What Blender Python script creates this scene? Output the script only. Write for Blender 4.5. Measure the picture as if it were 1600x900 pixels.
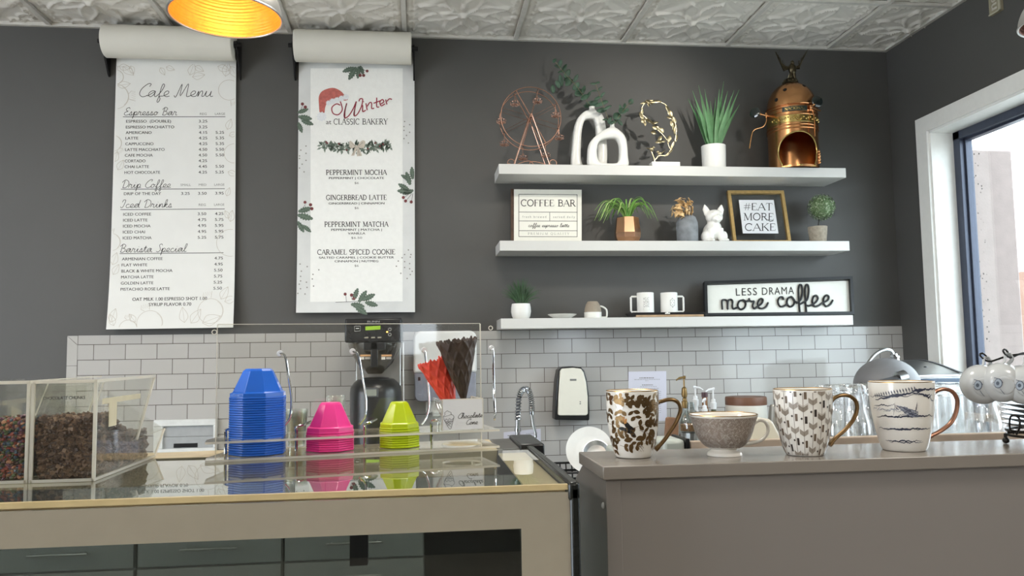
import bpy, bmesh, math, random
from mathutils import Vector, Matrix, noise
for o in list(bpy.data.objects): bpy.data.objects.remove(o)
SC = bpy.context.scene
COL = SC.collection
PI = math.pi
rnd = random.Random(7)
# ------------------------------------------------------------------ camera
F = 1256.135
CAM = Vector((1.72157, -4.31436, 1.58001))
RT = Vector((0.9934384, -0.11342666, -0.01464706)); UP = Vector((0.00539562, -0.08144438, 0.99666328)); FW = Vector((0.11424111, 0.99020261, 0.08029797))
cd = bpy.data.cameras.new('camera'); cam = bpy.data.objects.new('camera', cd); COL.objects.link(cam)
cd.sensor_width = 36; cd.lens = F / 1600 * 36; cd.clip_start = 0.05
m = Matrix((RT, UP, -FW)).transposed().to_4x4(); m.translation = CAM; cam.matrix_world = m
SC.camera = cam
# ------------------------------------------------------------------ world and exposure
SC.view_settings.view_transform = 'Standard'; SC.view_settings.look = 'None'
SC.view_settings.exposure = 1.12; SC.view_settings.gamma = 1.0; SC.view_settings.use_curve_mapping = False
W = bpy.data.worlds.new('overcast_sky'); SC.world = W; W.use_nodes = True
bg = W.node_tree.nodes['Background']; bg.inputs[0].default_value = (0.80, 0.89, 1.0, 1); bg.inputs[1].default_value = 4.2
SC.cycles.use_denoising = True; SC.cycles.max_bounces = 14; SC.cycles.transparent_max_bounces = 40
SC.cycles.glossy_bounces = 6; SC.cycles.transmission_bounces = 10; SC.cycles.diffuse_bounces = 4
SC.cycles.caustics_reflective = False; SC.cycles.caustics_refractive = False; SC.cycles.sample_clamp_indirect = 6
def area(name, loc, size, power, col, rot=(0, 0, 0), spread=180, portal=False):
    l = bpy.data.lights.new(name, 'AREA'); l.shape = 'RECTANGLE'; l.size, l.size_y = size; l.energy = power; l.color = col
    l.spread = math.radians(spread)
    o = bpy.data.objects.new(name, l); COL.objects.link(o); o.location = loc; o.rotation_euler = rot
    if portal: l.cycles.is_portal = True
    return o
FILL_PANELS = [(-0.6, -2.9, 16), (1.9, -2.0, 10), (3.3, -3.9, 10)]   # fill panels added to the unseen ceiling: x, y, watts
FILL_GLOBES = [(-2.4, -5.0, 34), (0.1, -5.9, 60), (2.5, -5.6, 72), (1.0, -7.6, 30), (-1.9, -3.0, 26), (-3.3, -4.8, 24)]   # globes added out of view to lift walls and ceiling: x, y, watts
SPOT = ((3.45, -1.75, 3.2), (2.85, 0, 2.66), 30)            # track spot aimed at the highest shelf: place, aim, watts
# ------------------------------------------------------------------ pixel <-> world helpers (pinhole maths of the camera above)
def proj(p):
    d = Vector(p) - CAM; z = d.dot(FW)
    return 800 + F * d.dot(RT) / z, 450 - F * d.dot(UP) / z
def at(px, py, X=None, Y=None, Z=None):
    d = RT * ((px - 800) / F) + UP * (-(py - 450) / F) + FW
    t = (X - CAM.x) / d.x if X is not None else (Y - CAM.y) / d.y if Y is not None else (Z - CAM.z) / d.z
    return CAM + d * t
def place(px, Y, Z):                     # the point at depth Y and height Z seen in image column px
    x = at(px, 500, Y=Y).x
    for _ in range(4):
        a = proj((x, Y, Z))[0]; b = proj((x + .01, Y, Z))[0]
        x += (px - a) / (b - a) * .01
    return Vector((x, Y, Z))
def mpp(p): return (Vector(p) - CAM).dot(FW) / F
# ------------------------------------------------------------------ materials
def lin(c):
    return tuple(((v / 255) / 12.92 if v / 255 <= .04045 else (((v / 255) + .055) / 1.055) ** 2.4) for v in c) + (1.0,)
MATS = {}
def mat(name, rgb, rough=.5, metal=0, var=.06, vs=30, bump=0, bs=200, coat=0, emit=None, es=0, trans=0, alpha=1, sss=0):
    if name in MATS: return MATS[name]
    M = bpy.data.materials.new(name); M.use_nodes = True; nt = M.node_tree; b = nt.nodes['Principled BSDF']
    c = lin(rgb); b.inputs['Roughness'].default_value = rough; b.inputs['Metallic'].default_value = metal
    tc = nt.nodes.new('ShaderNodeTexCoord')
    if var:
        n = nt.nodes.new('ShaderNodeTexNoise'); n.inputs['Scale'].default_value = vs; n.inputs['Detail'].default_value = 3
        nt.links.new(tc.outputs['Object'], n.inputs['Vector'])
        r = nt.nodes.new('ShaderNodeValToRGB'); r.color_ramp.elements[0].position = .3; r.color_ramp.elements[1].position = .7
        r.color_ramp.elements[0].color = tuple(v * (1 - var) for v in c[:3]) + (1,)
        r.color_ramp.elements[1].color = tuple(min(1, v * (1 + var)) for v in c[:3]) + (1,)
        nt.links.new(n.outputs['Fac'], r.inputs['Fac']); nt.links.new(r.outputs['Color'], b.inputs['Base Color'])
    else: b.inputs['Base Color'].default_value = c
    if bump:
        n2 = nt.nodes.new('ShaderNodeTexNoise'); n2.inputs['Scale'].default_value = bs; nt.links.new(tc.outputs['Object'], n2.inputs['Vector'])
        bp = nt.nodes.new('ShaderNodeBump'); bp.inputs['Strength'].default_value = bump; bp.inputs['Distance'].default_value = .002
        nt.links.new(n2.outputs['Fac'], bp.inputs['Height']); nt.links.new(bp.outputs['Normal'], b.inputs['Normal'])
    if coat: b.inputs['Coat Weight'].default_value = coat; b.inputs['Coat Roughness'].default_value = .05
    if emit: b.inputs['Emission Color'].default_value = lin(emit); b.inputs['Emission Strength'].default_value = es
    if trans: b.inputs['Transmission Weight'].default_value = trans
    if alpha < 1: b.inputs['Alpha'].default_value = alpha
    MATS[name] = M; return M
def clear(name, tint=(245, 248, 246), f0=.04, rough=.02, gain=.96, haze=0, hazec=(230, 232, 228), gl=(255, 255, 255)):
    """thin clear sheet: transparent with a Schlick mirror, optional milky haze"""
    if name in MATS: return MATS[name]
    M = bpy.data.materials.new(name); M.use_nodes = True; nt = M.node_tree; nt.nodes.clear()
    N = nt.nodes.new; L = nt.links.new
    out = N('ShaderNodeOutputMaterial'); tr = N('ShaderNodeBsdfTransparent'); tr.inputs[0].default_value = lin(tint)
    go = N('ShaderNodeBsdfGlossy'); go.inputs['Roughness'].default_value = rough; go.inputs['Color'].default_value = lin(gl)
    lw = N('ShaderNodeLayerWeight'); lw.inputs[0].default_value = .5
    p = N('ShaderNodeMath'); p.operation = 'POWER'; p.inputs[1].default_value = 5; L(lw.outputs['Facing'], p.inputs[0])
    q = N('ShaderNodeMath'); q.operation = 'MULTIPLY_ADD'; q.inputs[1].default_value = gain; q.inputs[2].default_value = f0; L(p.outputs[0], q.inputs[0])
    base = tr
    if haze:
        df = N('ShaderNodeBsdfDiffuse'); df.inputs[0].default_value = lin(hazec); tl = N('ShaderNodeBsdfTranslucent'); tl.inputs[0].default_value = lin(hazec)
        a = N('ShaderNodeMixShader'); a.inputs[0].default_value = .5; L(df.outputs[0], a.inputs[1]); L(tl.outputs[0], a.inputs[2])
        h = N('ShaderNodeMixShader'); h.inputs[0].default_value = haze; L(tr.outputs[0], h.inputs[1]); L(a.outputs[0], h.inputs[2]); base = h
    mx = N('ShaderNodeMixShader'); L(q.outputs[0], mx.inputs[0]); L(base.outputs[0], mx.inputs[1]); L(go.outputs[0], mx.inputs[2]); L(mx.outputs[0], out.inputs[0])
    MATS[name] = M; return M
# ------------------------------------------------------------------ mesh builder
def cat_rom(pts, n=6, closed=False):
    P = [Vector(p) for p in pts]; out = []; k = len(P)
    for i in range(k if closed else k - 1):
        p1, p2 = P[i], P[(i + 1) % k]
        p0 = P[i - 1] if (closed or i) else p1 * 2 - p2
        p3 = P[(i + 2) % k] if (closed or i + 2 < k) else p2 * 2 - p1
        for j in range(n):
            t = j / n
            out.append(.5 * (2 * p1 + (p2 - p0) * t + (2 * p0 - 5 * p1 + 4 * p2 - p3) * t * t + (3 * p1 - p0 - 3 * p2 + p3) * t ** 3))
    if not closed: out.append(P[-1])
    return out
class MB:
    def __init__(s): s.v, s.f, s.m = [], [], []
    def add(s, vs, fs, m=0):
        o = len(s.v); s.v += [Vector(v) for v in vs]
        for f in fs: s.f.append([i + o for i in f]); s.m.append(m)
        return s
    def box(s, x0, x1, y0, y1, z0, z1, m=0, T=None):
        vs = [Vector((x, y, z)) for x in (x0, x1) for y in (y0, y1) for z in (z0, z1)]
        if T: vs = [T @ v for v in vs]
        return s.add(vs, [(0, 1, 3, 2), (4, 6, 7, 5), (0, 4, 5, 1), (2, 3, 7, 6), (0, 2, 6, 4), (1, 5, 7, 3)], m)
    def hexa(s, b, t, m=0):               # 8 points: bottom 4, top 4, both counter-clockwise from above
        return s.add(list(b) + list(t), [(3, 2, 1, 0), (4, 5, 6, 7), (0, 1, 5, 4), (1, 2, 6, 5), (2, 3, 7, 6), (3, 0, 4, 7)], m)
    def tube(s, pts, r, n=8, m=0, closed=False, cap=True, flat=1, up=None):
        P = [Vector(p) for p in pts]; k = len(P); R = r if isinstance(r, (list, tuple)) else [r] * k
        T = []
        for i in range(k):
            a = P[i - 1] if (i or closed) else P[i]; b = P[(i + 1) % k] if (i + 1 < k or closed) else P[i]
            d = b - a; T.append(d.normalized() if d.length > 1e-9 else Vector((0, 0, 1)))
        u = up.copy() if up else (Vector((0, 0, 1)) if abs(T[0].z) < .9 else Vector((1, 0, 0)))
        u = (u - T[0] * u.dot(T[0])).normalized(); vs = []
        for i in range(k):
            w = u - T[i] * u.dot(T[i]); u = w.normalized() if w.length > 1e-6 else u
            b = T[i].cross(u)
            vs += [P[i] + (u * math.cos(2 * PI * j / n) * flat + b * math.sin(2 * PI * j / n)) * R[i] for j in range(n)]
        fs = [[i * n + j, i * n + (j + 1) % n, ((i + 1) % k) * n + (j + 1) % n, ((i + 1) % k) * n + j] for i in range(k if closed else k - 1) for j in range(n)]
        if cap and not closed: fs += [list(range(n))[::-1], [(k - 1) * n + j for j in range(n)]]
        return s.add(vs, fs, m)
    def cyl(s, a, b, r0, r1=None, n=24, m=0): return s.tube([a, b], [r0, r0 if r1 is None else r1], n, m)
    def lathe(s, prof, c=(0, 0, 0), n=40, m=0, T=None, cap0=True, cap1=True, mod=None, ms=None):
        c = Vector(c); vs = []
        for r, z in prof:
            for j in range(n):
                a = 2 * PI * j / n; k = mod(a) if mod else 1
                v = Vector((r * k * math.cos(a), r * k * math.sin(a), z)); vs.append((T @ v if T else v) + c)
        q = len(prof)
        for i in range(q - 1):
            s.add([], [], 0)
        o = len(s.v); s.v += vs
        for i in range(q - 1):
            for j in range(n):
                s.f.append([o + i * n + j, o + i * n + (j + 1) % n, o + (i + 1) * n + (j + 1) % n, o + (i + 1) * n + j]); s.m.append(ms[i] if ms else m)
        if cap0 and prof[0][0] > 1e-6: s.f.append([o + j for j in range(n)][::-1]); s.m.append(ms[0] if ms else m)
        if cap1 and prof[-1][0] > 1e-6: s.f.append([o + (q - 1) * n + j for j in range(n)]); s.m.append(ms[-1] if ms else m)
        return s
    def sph(s, c, r, n=14, m=0, T=None):
        r = (r, r, r) if not isinstance(r, (tuple, list)) else r; c = Vector(c); vs = [Vector((0, 0, -1))]; h = n // 2 + 1
        for i in range(1, h):
            a = -PI / 2 + PI * i / h
            vs += [Vector((math.cos(a) * math.cos(2 * PI * j / n), math.cos(a) * math.sin(2 * PI * j / n), math.sin(a))) for j in range(n)]
        vs.append(Vector((0, 0, 1))); L = len(vs) - 1
        fs = [[0, 1 + (j + 1) % n, 1 + j] for j in range(n)]
        for i in range(h - 2): fs += [[1 + i * n + j, 1 + i * n + (j + 1) % n, 1 + (i + 1) * n + (j + 1) % n, 1 + (i + 1) * n + j] for j in range(n)]
        fs += [[1 + (h - 2) * n + j, 1 + (h - 2) * n + (j + 1) % n, L] for j in range(n)]
        vs = [Vector((v.x * r[0], v.y * r[1], v.z * r[2])) for v in vs]
        return s.add([(T @ v if T else v) + c for v in vs], fs, m)
    def prism(s, poly, fn, w0, w1, m=0, me=None):   # polygon (u,v) extruded along w; fn(u,v,w)->xyz
        k = len(poly); s.add([fn(u, v, w0) for u, v in poly] + [fn(u, v, w1) for u, v in poly], [list(range(k)), list(range(k, 2 * k))[::-1]], m)
        o = len(s.v) - 2 * k
        for i in range(k): s.f.append([o + i, o + k + i, o + k + (i + 1) % k, o + (i + 1) % k]); s.m.append(m if me is None else me)
        return s
    def poly(s, pts, fn, m=0):             # flat print: polygon through fn(x,y)->xyz
        return s.add([fn(*p) for p in pts], [list(range(len(pts)))], m)
    def stroke(s, pts, w, fn, m=0, taper=False):  # flat printed line
        P = [Vector((p[0], p[1])) for p in pts]; k = len(P); vs = []
        for i in range(k):
            d = P[min(i + 1, k - 1)] - P[max(i - 1, 0)]
            d = d.normalized() if d.length > 1e-9 else Vector((1, 0)); q = Vector((-d.y, d.x)) * (w / 2 * (1 - .8 * abs(2 * i / (k - 1) - 1) if taper else 1))
            vs += [fn(*(P[i] + q)), fn(*(P[i] - q))]
        return s.add(vs, [[2 * i, 2 * i + 1, 2 * i + 3, 2 * i + 2] for i in range(k - 1)], m)
    def blade(s, pts, w, n=1, m=0, fold=.25, up=Vector((0, -1, .3))):   # leaf blade with a folded midrib; w list of widths
        P = [Vector(p) for p in pts]; k = len(P); vs = []
        for i in range(k):
            d = (P[min(i + 1, k - 1)] - P[max(i - 1, 0)]).normalized(); b = d.cross(up)
            b = b.normalized() if b.length > 1e-6 else Vector((1, 0, 0)); nn = b.cross(d).normalized()
            vs += [P[i] - b * w[i] / 2 + nn * w[i] * fold, P[i], P[i] + b * w[i] / 2 + nn * w[i] * fold]
        return s.add(vs, [[3 * i + j, 3 * i + j + 1, 3 * i + j + 4, 3 * i + j + 3] for i in range(k - 1) for j in (0, 1)], m)
    def build(s, name, mats, parent=None, label=None, ang=35, bevel=0, kind=None, solid=0):
        if not isinstance(mats, (list, tuple)): mats = [mats]
        off = parent_loc(parent) if parent else Vector((0, 0, 0))
        me = bpy.data.meshes.new(name); me.from_pydata([v - off for v in s.v], [], s.f); me.update()
        for q in mats: me.materials.append(q)
        me.polygons.foreach_set('material_index', s.m)
        me.polygons.foreach_set('use_smooth', [True] * len(me.polygons))
        bm = bmesh.new(); bm.from_mesh(me); bmesh.ops.remove_doubles(bm, verts=bm.verts, dist=1e-6); bmesh.ops.recalc_face_normals(bm, faces=bm.faces); bm.to_mesh(me); bm.free()
        me.set_sharp_from_angle(angle=math.radians(ang))
        o = bpy.data.objects.new(name, me); COL.objects.link(o)
        if parent: o.parent = parent
        if label: o['label'] = label
        if kind: o['kind'] = kind
        if solid:
            d = o.modifiers.new('solid', 'SOLIDIFY'); d.thickness = solid; d.offset = 0
        if bevel:
            b = o.modifiers.new('bevel', 'BEVEL'); b.width = bevel; b.segments = 2; b.limit_method = 'ANGLE'; b.angle_limit = math.radians(40); b.harden_normals = False
        return o
def parent_loc(p):
    v = Vector(p.location)
    while p.parent: p = p.parent; v += Vector(p.location)
    return v
def thing(name, label, cat, loc, group=None):
    o = bpy.data.objects.new(name, None); COL.objects.link(o); o.location = Vector(loc); o.empty_display_size = .05
    return tag(o, label, cat, group)
def tag(o, label, cat, group=None, kind=None):
    o['label'] = label; o['category'] = cat
    if group: o['group'] = group
    if kind: o['kind'] = kind
    return o
def struct(o, label=None, cat=None):
    o['kind'] = 'structure'
    if label: o['label'] = label
    if cat: o['category'] = cat
    return o
def dup(root, loc, label=None, group=None, rz=None):
    r = root.copy(); COL.objects.link(r); r.location = Vector(loc)
    if rz is not None: r.rotation_euler.z = rz
    if label: r['label'] = label
    if group: r['group'] = group
    for ch in list(root.children):
        c = ch.copy(); COL.objects.link(c); c.parent = r
        for g in list(ch.children):
            d = g.copy(); COL.objects.link(d); d.parent = c
    return r
def circ(cx, cy, rx, ry=None, a0=0, a1=360, n=24):
    ry = rx if ry is None else ry
    return [(cx + rx * math.cos(math.radians(a0 + (a1 - a0) * i / n)), cy + ry * math.sin(math.radians(a0 + (a1 - a0) * i / n))) for i in range(n + 1)]
# ------------------------------------------------------------------ lettering
_TX = {}
def glyphs(s, bold=0, space=1.0):
    k = (s, bold, space)
    if k not in _TX:
        c = bpy.data.curves.new('t', 'FONT'); c.body = s; c.size = 1; c.offset = bold; c.space_character = space; c.resolution_u = 3
        o = bpy.data.objects.new('t', c); COL.objects.link(o)
        me = bpy.data.meshes.new_from_object(o.evaluated_get(bpy.context.evaluated_depsgraph_get()))
        vs = [(v.co.x, v.co.y) for v in me.vertices]; fs = [list(p.vertices) for p in me.polygons]
        bpy.data.objects.remove(o); bpy.data.curves.remove(c); bpy.data.meshes.remove(me)
        _TX[k] = (vs, fs)
    return _TX[k]
def text(mb, s, x, y, cap, fn, width=None, align='L', m=0, bold=.012, space=1.0, rot=0):
    """print s with its cap height centred on y (y grows downwards, as on the sheet)"""
    vs, fs = glyphs(s, min(bold, 0), space); k = cap / .73
    x0 = min(v[0] for v in vs); x1 = max(v[0] for v in vs); w = (x1 - x0) * k
    sx = k * (width / w if width else 1); w = (x1 - x0) * sx
    ox = x - (0 if align == 'L' else w / 2 if align == 'C' else w)
    P = [(ox + (a - x0) * sx, y + cap / 2 - b * k) for a, b in vs]
    if rot: P = [(x + (a - x) * math.cos(rot) - (b - y) * math.sin(rot), y + (a - x) * math.sin(rot) + (b - y) * math.cos(rot)) for a, b in P]
    if bold > 0:
        for e in (-1, 1): mb.add([fn(p[0] + e * bold * .8 * k, p[1]) for p in P], fs, m)
    else: mb.add([fn(*p) for p in P], fs, m)
# joined handwriting, x-height 1
CUR = {'a': (1.05, [[(0, .1), (.72, .92), (.4, 1), (.1, .6), (.15, .15), (.4, 0), (.68, .4), (.8, .95), (.76, .3), (.88, 0), (1.05, .1)]]),
 'c': (.75, [[(.58, .76), (.44, .98), (.2, .84), (.08, .42), (.2, .04), (.45, .02), (.75, .1)]]),
 'd': (1.05, [[(0, .1), (.7, .9), (.4, 1), (.1, .6), (.15, .15), (.4, 0), (.7, .4), (.95, 2.1), (.8, .6), (.85, .05), (1.05, .1)]]),
 'e': (.75, [[(0, .1), (.48, .45), (.58, .82), (.36, 1), (.1, .65), (.14, .2), (.4, 0), (.75, .1)]]),
 'f': (.7, [[(0, .1), (.4, .9), (.62, 1.9), (.45, 2.2), (.32, 1.6), (.25, 0), (.16, -.8), (.32, -.95), (.45, -.4), (.32, .05), (.7, .1)]]),
 'h': (.95, [[(0, .1), (.42, 1.2), (.5, 2.1), (.3, 2.05), (.18, 1), (.15, 0), (.3, .75), (.58, 1), (.72, .7), (.7, .1), (.95, .1)]]),
 'i': (.6, [[(0, .1), (.28, .95), (.24, .3), (.35, 0), (.6, .1)], [(.33, 1.45), (.38, 1.5)]]),
 'k': (.85, [[(0, .1), (.42, 1.3), (.48, 2.1), (.28, 2), (.17, 1), (.15, 0), (.25, .6), (.58, 1), (.52, .65), (.25, .5), (.58, 0), (.85, .1)]]),
 'l': (.6, [[(0, .1), (.42, 1.3), (.48, 2.1), (.28, 2.05), (.18, 1), (.2, .12), (.36, 0), (.6, .1)]]),
 'm': (1.25, [[(0, .1), (.2, .95), (.18, 0), (.35, .8), (.52, 1), (.6, .7), (.58, 0), (.75, .8), (.95, 1), (1.02, .6), (1.02, .05), (1.25, .1)]]),
 'n': (.9, [[(0, .1), (.2, .95), (.18, 0), (.35, .75), (.56, 1), (.66, .65), (.66, .05), (.9, .1)]]),
 'o': (.85, [[(0, .1), (.2, .8), (.48, 1), (.2, .8), (.1, .4), (.33, 0), (.63, .3), (.63, .75), (.45, 1), (.58, .8), (.85, .8)]]),
 'p': (.9, [[(0, .1), (.22, 1), (.15, 0), (.05, -.95), (.18, -.2), (.3, .8), (.58, 1), (.72, .6), (.52, .05), (.3, .1), (.9, .1)]]),
 'r': (.8, [[(0, .1), (.18, 1.08), (.3, .86), (.52, .9), (.48, .3), (.58, 0), (.8, .1)]]),
 's': (.7, [[(0, .1), (.33, 1.05), (.43, .5), (.47, .15), (.24, 0), (.1, .1), (.4, .02), (.7, .1)]]),
 't': (.6, [[(0, .1), (.35, 1.7), (.28, .4), (.38, 0), (.6, .1)], [(.05, 1.15), (.6, 1.22)]]),
 'u': (1.02, [[(0, .1), (.2, .95), (.15, .3), (.35, 0), (.63, .35), (.73, .95), (.7, .25), (.82, 0), (1.02, .1)]]),
 'C': (1.0, [[(1.0, 1.75), (1.12, 2.2), (.75, 2.2), (.2, 1.4), (.05, .5), (.4, 0), (.8, .1), (1.0, .3)]]),
 'M': (1.6, [[(-.2, .2), (.05, 0), (.45, 2.2), (.52, .1), (1.15, 2.25), (1.22, .3), (1.35, 0), (1.6, .1)]]),
 'E': (1.0, [[(.95, 1.8), (.75, 2.2), (.3, 1.85), (.38, 1.3), (.68, 1.15), (.18, .8), (.08, .3), (.4, 0), (1.0, .25)]]),
 'B': (1.1, [[(.35, 2.1), (.2, 0)], [(-.05, 1.6), (.45, 2.25), (.92, 1.8), (.6, 1.15), (.35, 1.1), (.8, 1.0), (.98, .5), (.6, 0), (.1, .1)]]),
 'D': (1.2, [[(.35, 2.0), (.2, .0)], [(-.1, 1.5), (.4, 2.2), (1, 1.8), (1.12, .9), (.75, .1), (.15, 0)]]),
 'I': (.75, [[(.02, 1.5), (.2, 2.1), (.5, 2.15), (.56, 1.7), (.42, .8), (.28, .15), (.02, 0), (-.14, .3)]]),
 'S': (.9, [[(.95, 1.8), (.75, 2.2), (.42, 1.9), (.58, 1.2), (.7, .5), (.38, 0), (0, .2)]]),
 ' ': (.7, [])}
def cursive(mb, s, x, base, xh, fn, width=None, w=1.0, m=0, slant=.22, rise=0, align='L'):
    tot = sum(CUR[c][0] for c in s); sx = width / (tot * xh) if width else 1
    if align == 'C': x -= tot * xh * sx / 2
    for c in s:
        adv, st = CUR[c]
        for q in st:
            P = cat_rom([(a, b, 0) for a, b in q], 5)
            P = [(x + (p.x + p.y * slant / max(sx, .6)) * xh * sx, base - p.y * xh - rise * (p.x * xh * sx)) for p in P]
            mb.stroke(P, w, fn, m)
        x += adv * xh * sx; base -= rise * adv * xh * sx
# serif capitals, cap height 1: (advance, [(weight, points)], [serif x,y])
A_ = lambda *a: circ(*a)
SER = {'A': (.86, [(0, [(.06, 0), (.43, 1)]), (1, [(.43, 1), (.8, 0)]), (0, [(.2, .36), (.64, .36)])], [(.06, 0), (.8, 0)]),
 'B': (.74, [(1, [(.16, 0), (.16, 1)]), (.6, [(.16, .98)] + A_(.4, .76, .2, .22, 90, -90, 10) + [(.16, .54)]), (.6, [(.4, .54)] + A_(.44, .28, .22, .26, 90, -90, 10) + [(.16, .02)])], [(.12, 0), (.12, 1)]),
 'C': (.84, [(.7, A_(.46, .5, .38, .49, 48, 312, 20)), (0, [(.74, .98), (.73, .72)])], []),
 'D': (.86, [(1, [(.16, 0), (.16, 1)]), (.7, [(.16, .98), (.36, .98)] + A_(.36, .5, .4, .48, 90, -90, 14) + [(.16, .02)])], [(.12, 0), (.12, 1)]),
 'E': (.7, [(1, [(.16, 0), (.16, 1)]), (0, [(.1, .98), (.6, .98), (.6, .8)]), (0, [(.16, .52), (.48, .52)]), (0, [(.1, .02), (.62, .02), (.64, .22)])], []),
 'F': (.66, [(1, [(.16, 0), (.16, 1)]), (0, [(.1, .98), (.6, .98), (.6, .8)]), (0, [(.16, .52), (.48, .52)])], [(.16, 0)]),
 'G': (.88, [(.7, A_(.46, .5, .38, .49, 48, 300, 20)), (0, [(.74, .98), (.73, .72)]), (1, [(.72, .42), (.72, .06)])], [(.72, .42)]),
 'H': (.9, [(1, [(.16, 0), (.16, 1)]), (1, [(.74, 0), (.74, 1)]), (0, [(.16, .52), (.74, .52)])], [(.16, 0), (.16, 1), (.74, 0), (.74, 1)]),
 'I': (.36, [(1, [(.18, 0), (.18, 1)])], [(.18, 0), (.18, 1)]),
 'K': (.84, [(1, [(.16, 0), (.16, 1)]), (0, [(.7, 1), (.2, .45)]), (1, [(.34, .58), (.76, 0)])], [(.16, 0), (.16, 1), (.68, 1), (.76, 0)]),
 'L': (.66, [(1, [(.16, 0), (.16, 1)]), (0, [(.1, .02), (.6, .02), (.62, .24)])], [(.16, 1)]),
 'M': (1.06, [(0, [(.16, 0), (.18, 1)]), (1, [(.18, 1), (.52, .02)]), (0, [(.52, .02), (.86, 1)]), (1, [(.88, 1), (.9, 0)])], [(.16, 0), (.14, 1), (.9, 0), (.92, 1)]),
 'N': (.92, [(0, [(.16, 0), (.16, 1)]), (1, [(.16, 1), (.76, 0)]), (0, [(.76, 0), (.76, 1)])], [(.16, 0), (.76, 1), (.12, 1)]),
 'O': (.92, [(.75, A_(.46, .5, .38, .49, 0, 360, 28))], []),
 'P': (.7, [(1, [(.16, 0), (.16, 1)]), (.6, [(.16, .98), (.36, .98)] + A_(.38, .72, .22, .26, 90, -90, 10) + [(.16, .46)])], [(.16, 0), (.12, 1)]),
 'Q': (.92, [(.75, A_(.46, .5, .38, .49, 0, 360, 28)), (.6, [(.5, .18), (.66, -.1), (.86, -.16)])], []),
 'R': (.8, [(1, [(.16, 0), (.16, 1)]), (.6, [(.16, .98), (.36, .98)] + A_(.38, .74, .21, .24, 90, -90, 10) + [(.16, .5)]), (.9, [(.38, .5), (.7, 0)])], [(.16, 0), (.12, 1), (.74, 0)]),
 'S': (.62, [(.8, A_(.31, .74, .22, .24, 40, 250, 12) + A_(.3, .25, .23, .25, 80, -130, 12)), (0, [(.5, .98), (.5, .78)])], []),
 'T': (.76, [(1, [(.38, 0), (.38, 1)]), (0, [(.05, .78), (.06, .98), (.7, .98), (.71, .78)])], [(.38, 0)]),
 'U': (.9, [(1, [(.16, 1), (.16, .35)]), (.7, A_(.45, .32, .29, .31, 180, 360, 12)), (0, [(.74, .32), (.74, 1)])], [(.16, 1), (.74, 1)]),
 'Y': (.8, [(1, [(.08, 1), (.4, .48)]), (0, [(.74, 1), (.4, .48)]), (1, [(.4, .5), (.4, 0)])], [(.08, 1), (.74, 1), (.4, 0)]),
 '#': (.8, [(0, [(.22, 0), (.34, 1)]), (0, [(.5, 0), (.62, 1)]), (0, [(.08, .66), (.76, .66)]), (0, [(.06, .34), (.74, .34)])], []),
 ' ': (.45, [], [])}
def serif(mb, s, x, y, cap, fn, width=None, align='L', m=0, thick=.13, thin=.055, ls=0):
    tot = sum(SER[c][0] + ls for c in s) * cap; sx = width / tot if width else 1; w = tot * sx
    x -= 0 if align == 'L' else w / 2 if align == 'C' else w
    for c in s:
        adv, st, sf = SER[c]
        for k, q in st: mb.stroke([(x + a * cap * sx, y + cap / 2 - b * cap) for a, b in q], (thin + (thick - thin) * k) * cap, fn, m)
        for a, b in sf: mb.stroke([(x + (a - .11) * cap * sx, y + cap / 2 - b * cap), (x + (a + .11) * cap * sx, y + cap / 2 - b * cap)], thin * cap, fn, m)
        x += (adv + ls) * cap * sx
def sheet(c4, q4, lift=.0006):
    """c4: world TL,TR,BR,BL; q4: the same corners in sheet units. Returns fn(x,y)->world, bilinear, lifted towards the viewer."""
    TL, TR, BR, BL = [Vector(c) for c in c4]; n = (BL - TL).cross(TR - TL).normalized()
    if n.y > 0: n = -n
    def fn(x, y, w=None):
        v = (y - (q4[0][1] + q4[1][1]) / 2) / ((q4[2][1] + q4[3][1]) / 2 - (q4[0][1] + q4[1][1]) / 2)
        xl = q4[0][0] + (q4[3][0] - q4[0][0]) * v; xr = q4[1][0] + (q4[2][0] - q4[1][0]) * v; u = (x - xl) / (xr - xl)
        return (TL * (1 - u) + TR * u) * (1 - v) + (BL * (1 - u) + BR * u) * v + n * (lift if w is None else w)
    return fn
# ================================================================== the room
ZC = 3.315; CX = 4.4532; Z0 = 1.6524; XL = -4.5; YF = -8.6
PAINT = mat('grey_wall_paint', (77, 76, 74), .55, var=.03, vs=3, bump=.15, bs=350)
WHITE = mat('white_gloss_paint', (228, 227, 222), .35, var=.02)
FLOOR = mat('floor_vinyl', (168, 160, 148), .4, var=.12, vs=4)
struct(MB().box(XL - .15, CX + .15, 0, .15, 0, ZC + .2).build('wall_back', PAINT), 'grey painted back wall carrying the shelves and paper menus')
WY0, WY1, WZ0, WZ1 = -.351, -3.3, .95, 2.736       # window opening in the right wall
w = MB()
w.box(CX, CX + .15, WY0, 0, 0, ZC + .2); w.box(CX, CX + .15, WY1, WY0, 0, WZ0); w.box(CX, CX + .15, WY1, WY0, WZ1, ZC + .2); w.box(CX, CX + .15, YF, WY1, 0, ZC + .2)
struct(w.build('wall_right', PAINT), 'grey side wall with the tall white cased window')
w = MB(); w.box(XL - .15, XL, YF, -7.6, 0, ZC + .2); w.box(XL - .15, XL, -2.4, 0, 0, ZC + .2); w.box(XL - .15, XL, -7.6, -2.4, 0, .4); w.box(XL - .15, XL, -7.6, -2.4, 2.85, ZC + .2)  # wide opening is added so daylight reaches the right wall
struct(w.build('wall_left', PAINT), 'grey wall at the far side of the room with a wide opening added for daylight')
w = MB()                                             # shop front behind the photographer with one small high pane
for a, b, c, d in ((XL, 3.95, 0, ZC), (4.40, CX + .15, 0, ZC), (3.95, 4.40, 0, 1.58), (3.95, 4.40, 1.95, ZC)):
    w.box(a, b, YF - .15, YF, c, d + (.2 if d == ZC else 0))
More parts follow.
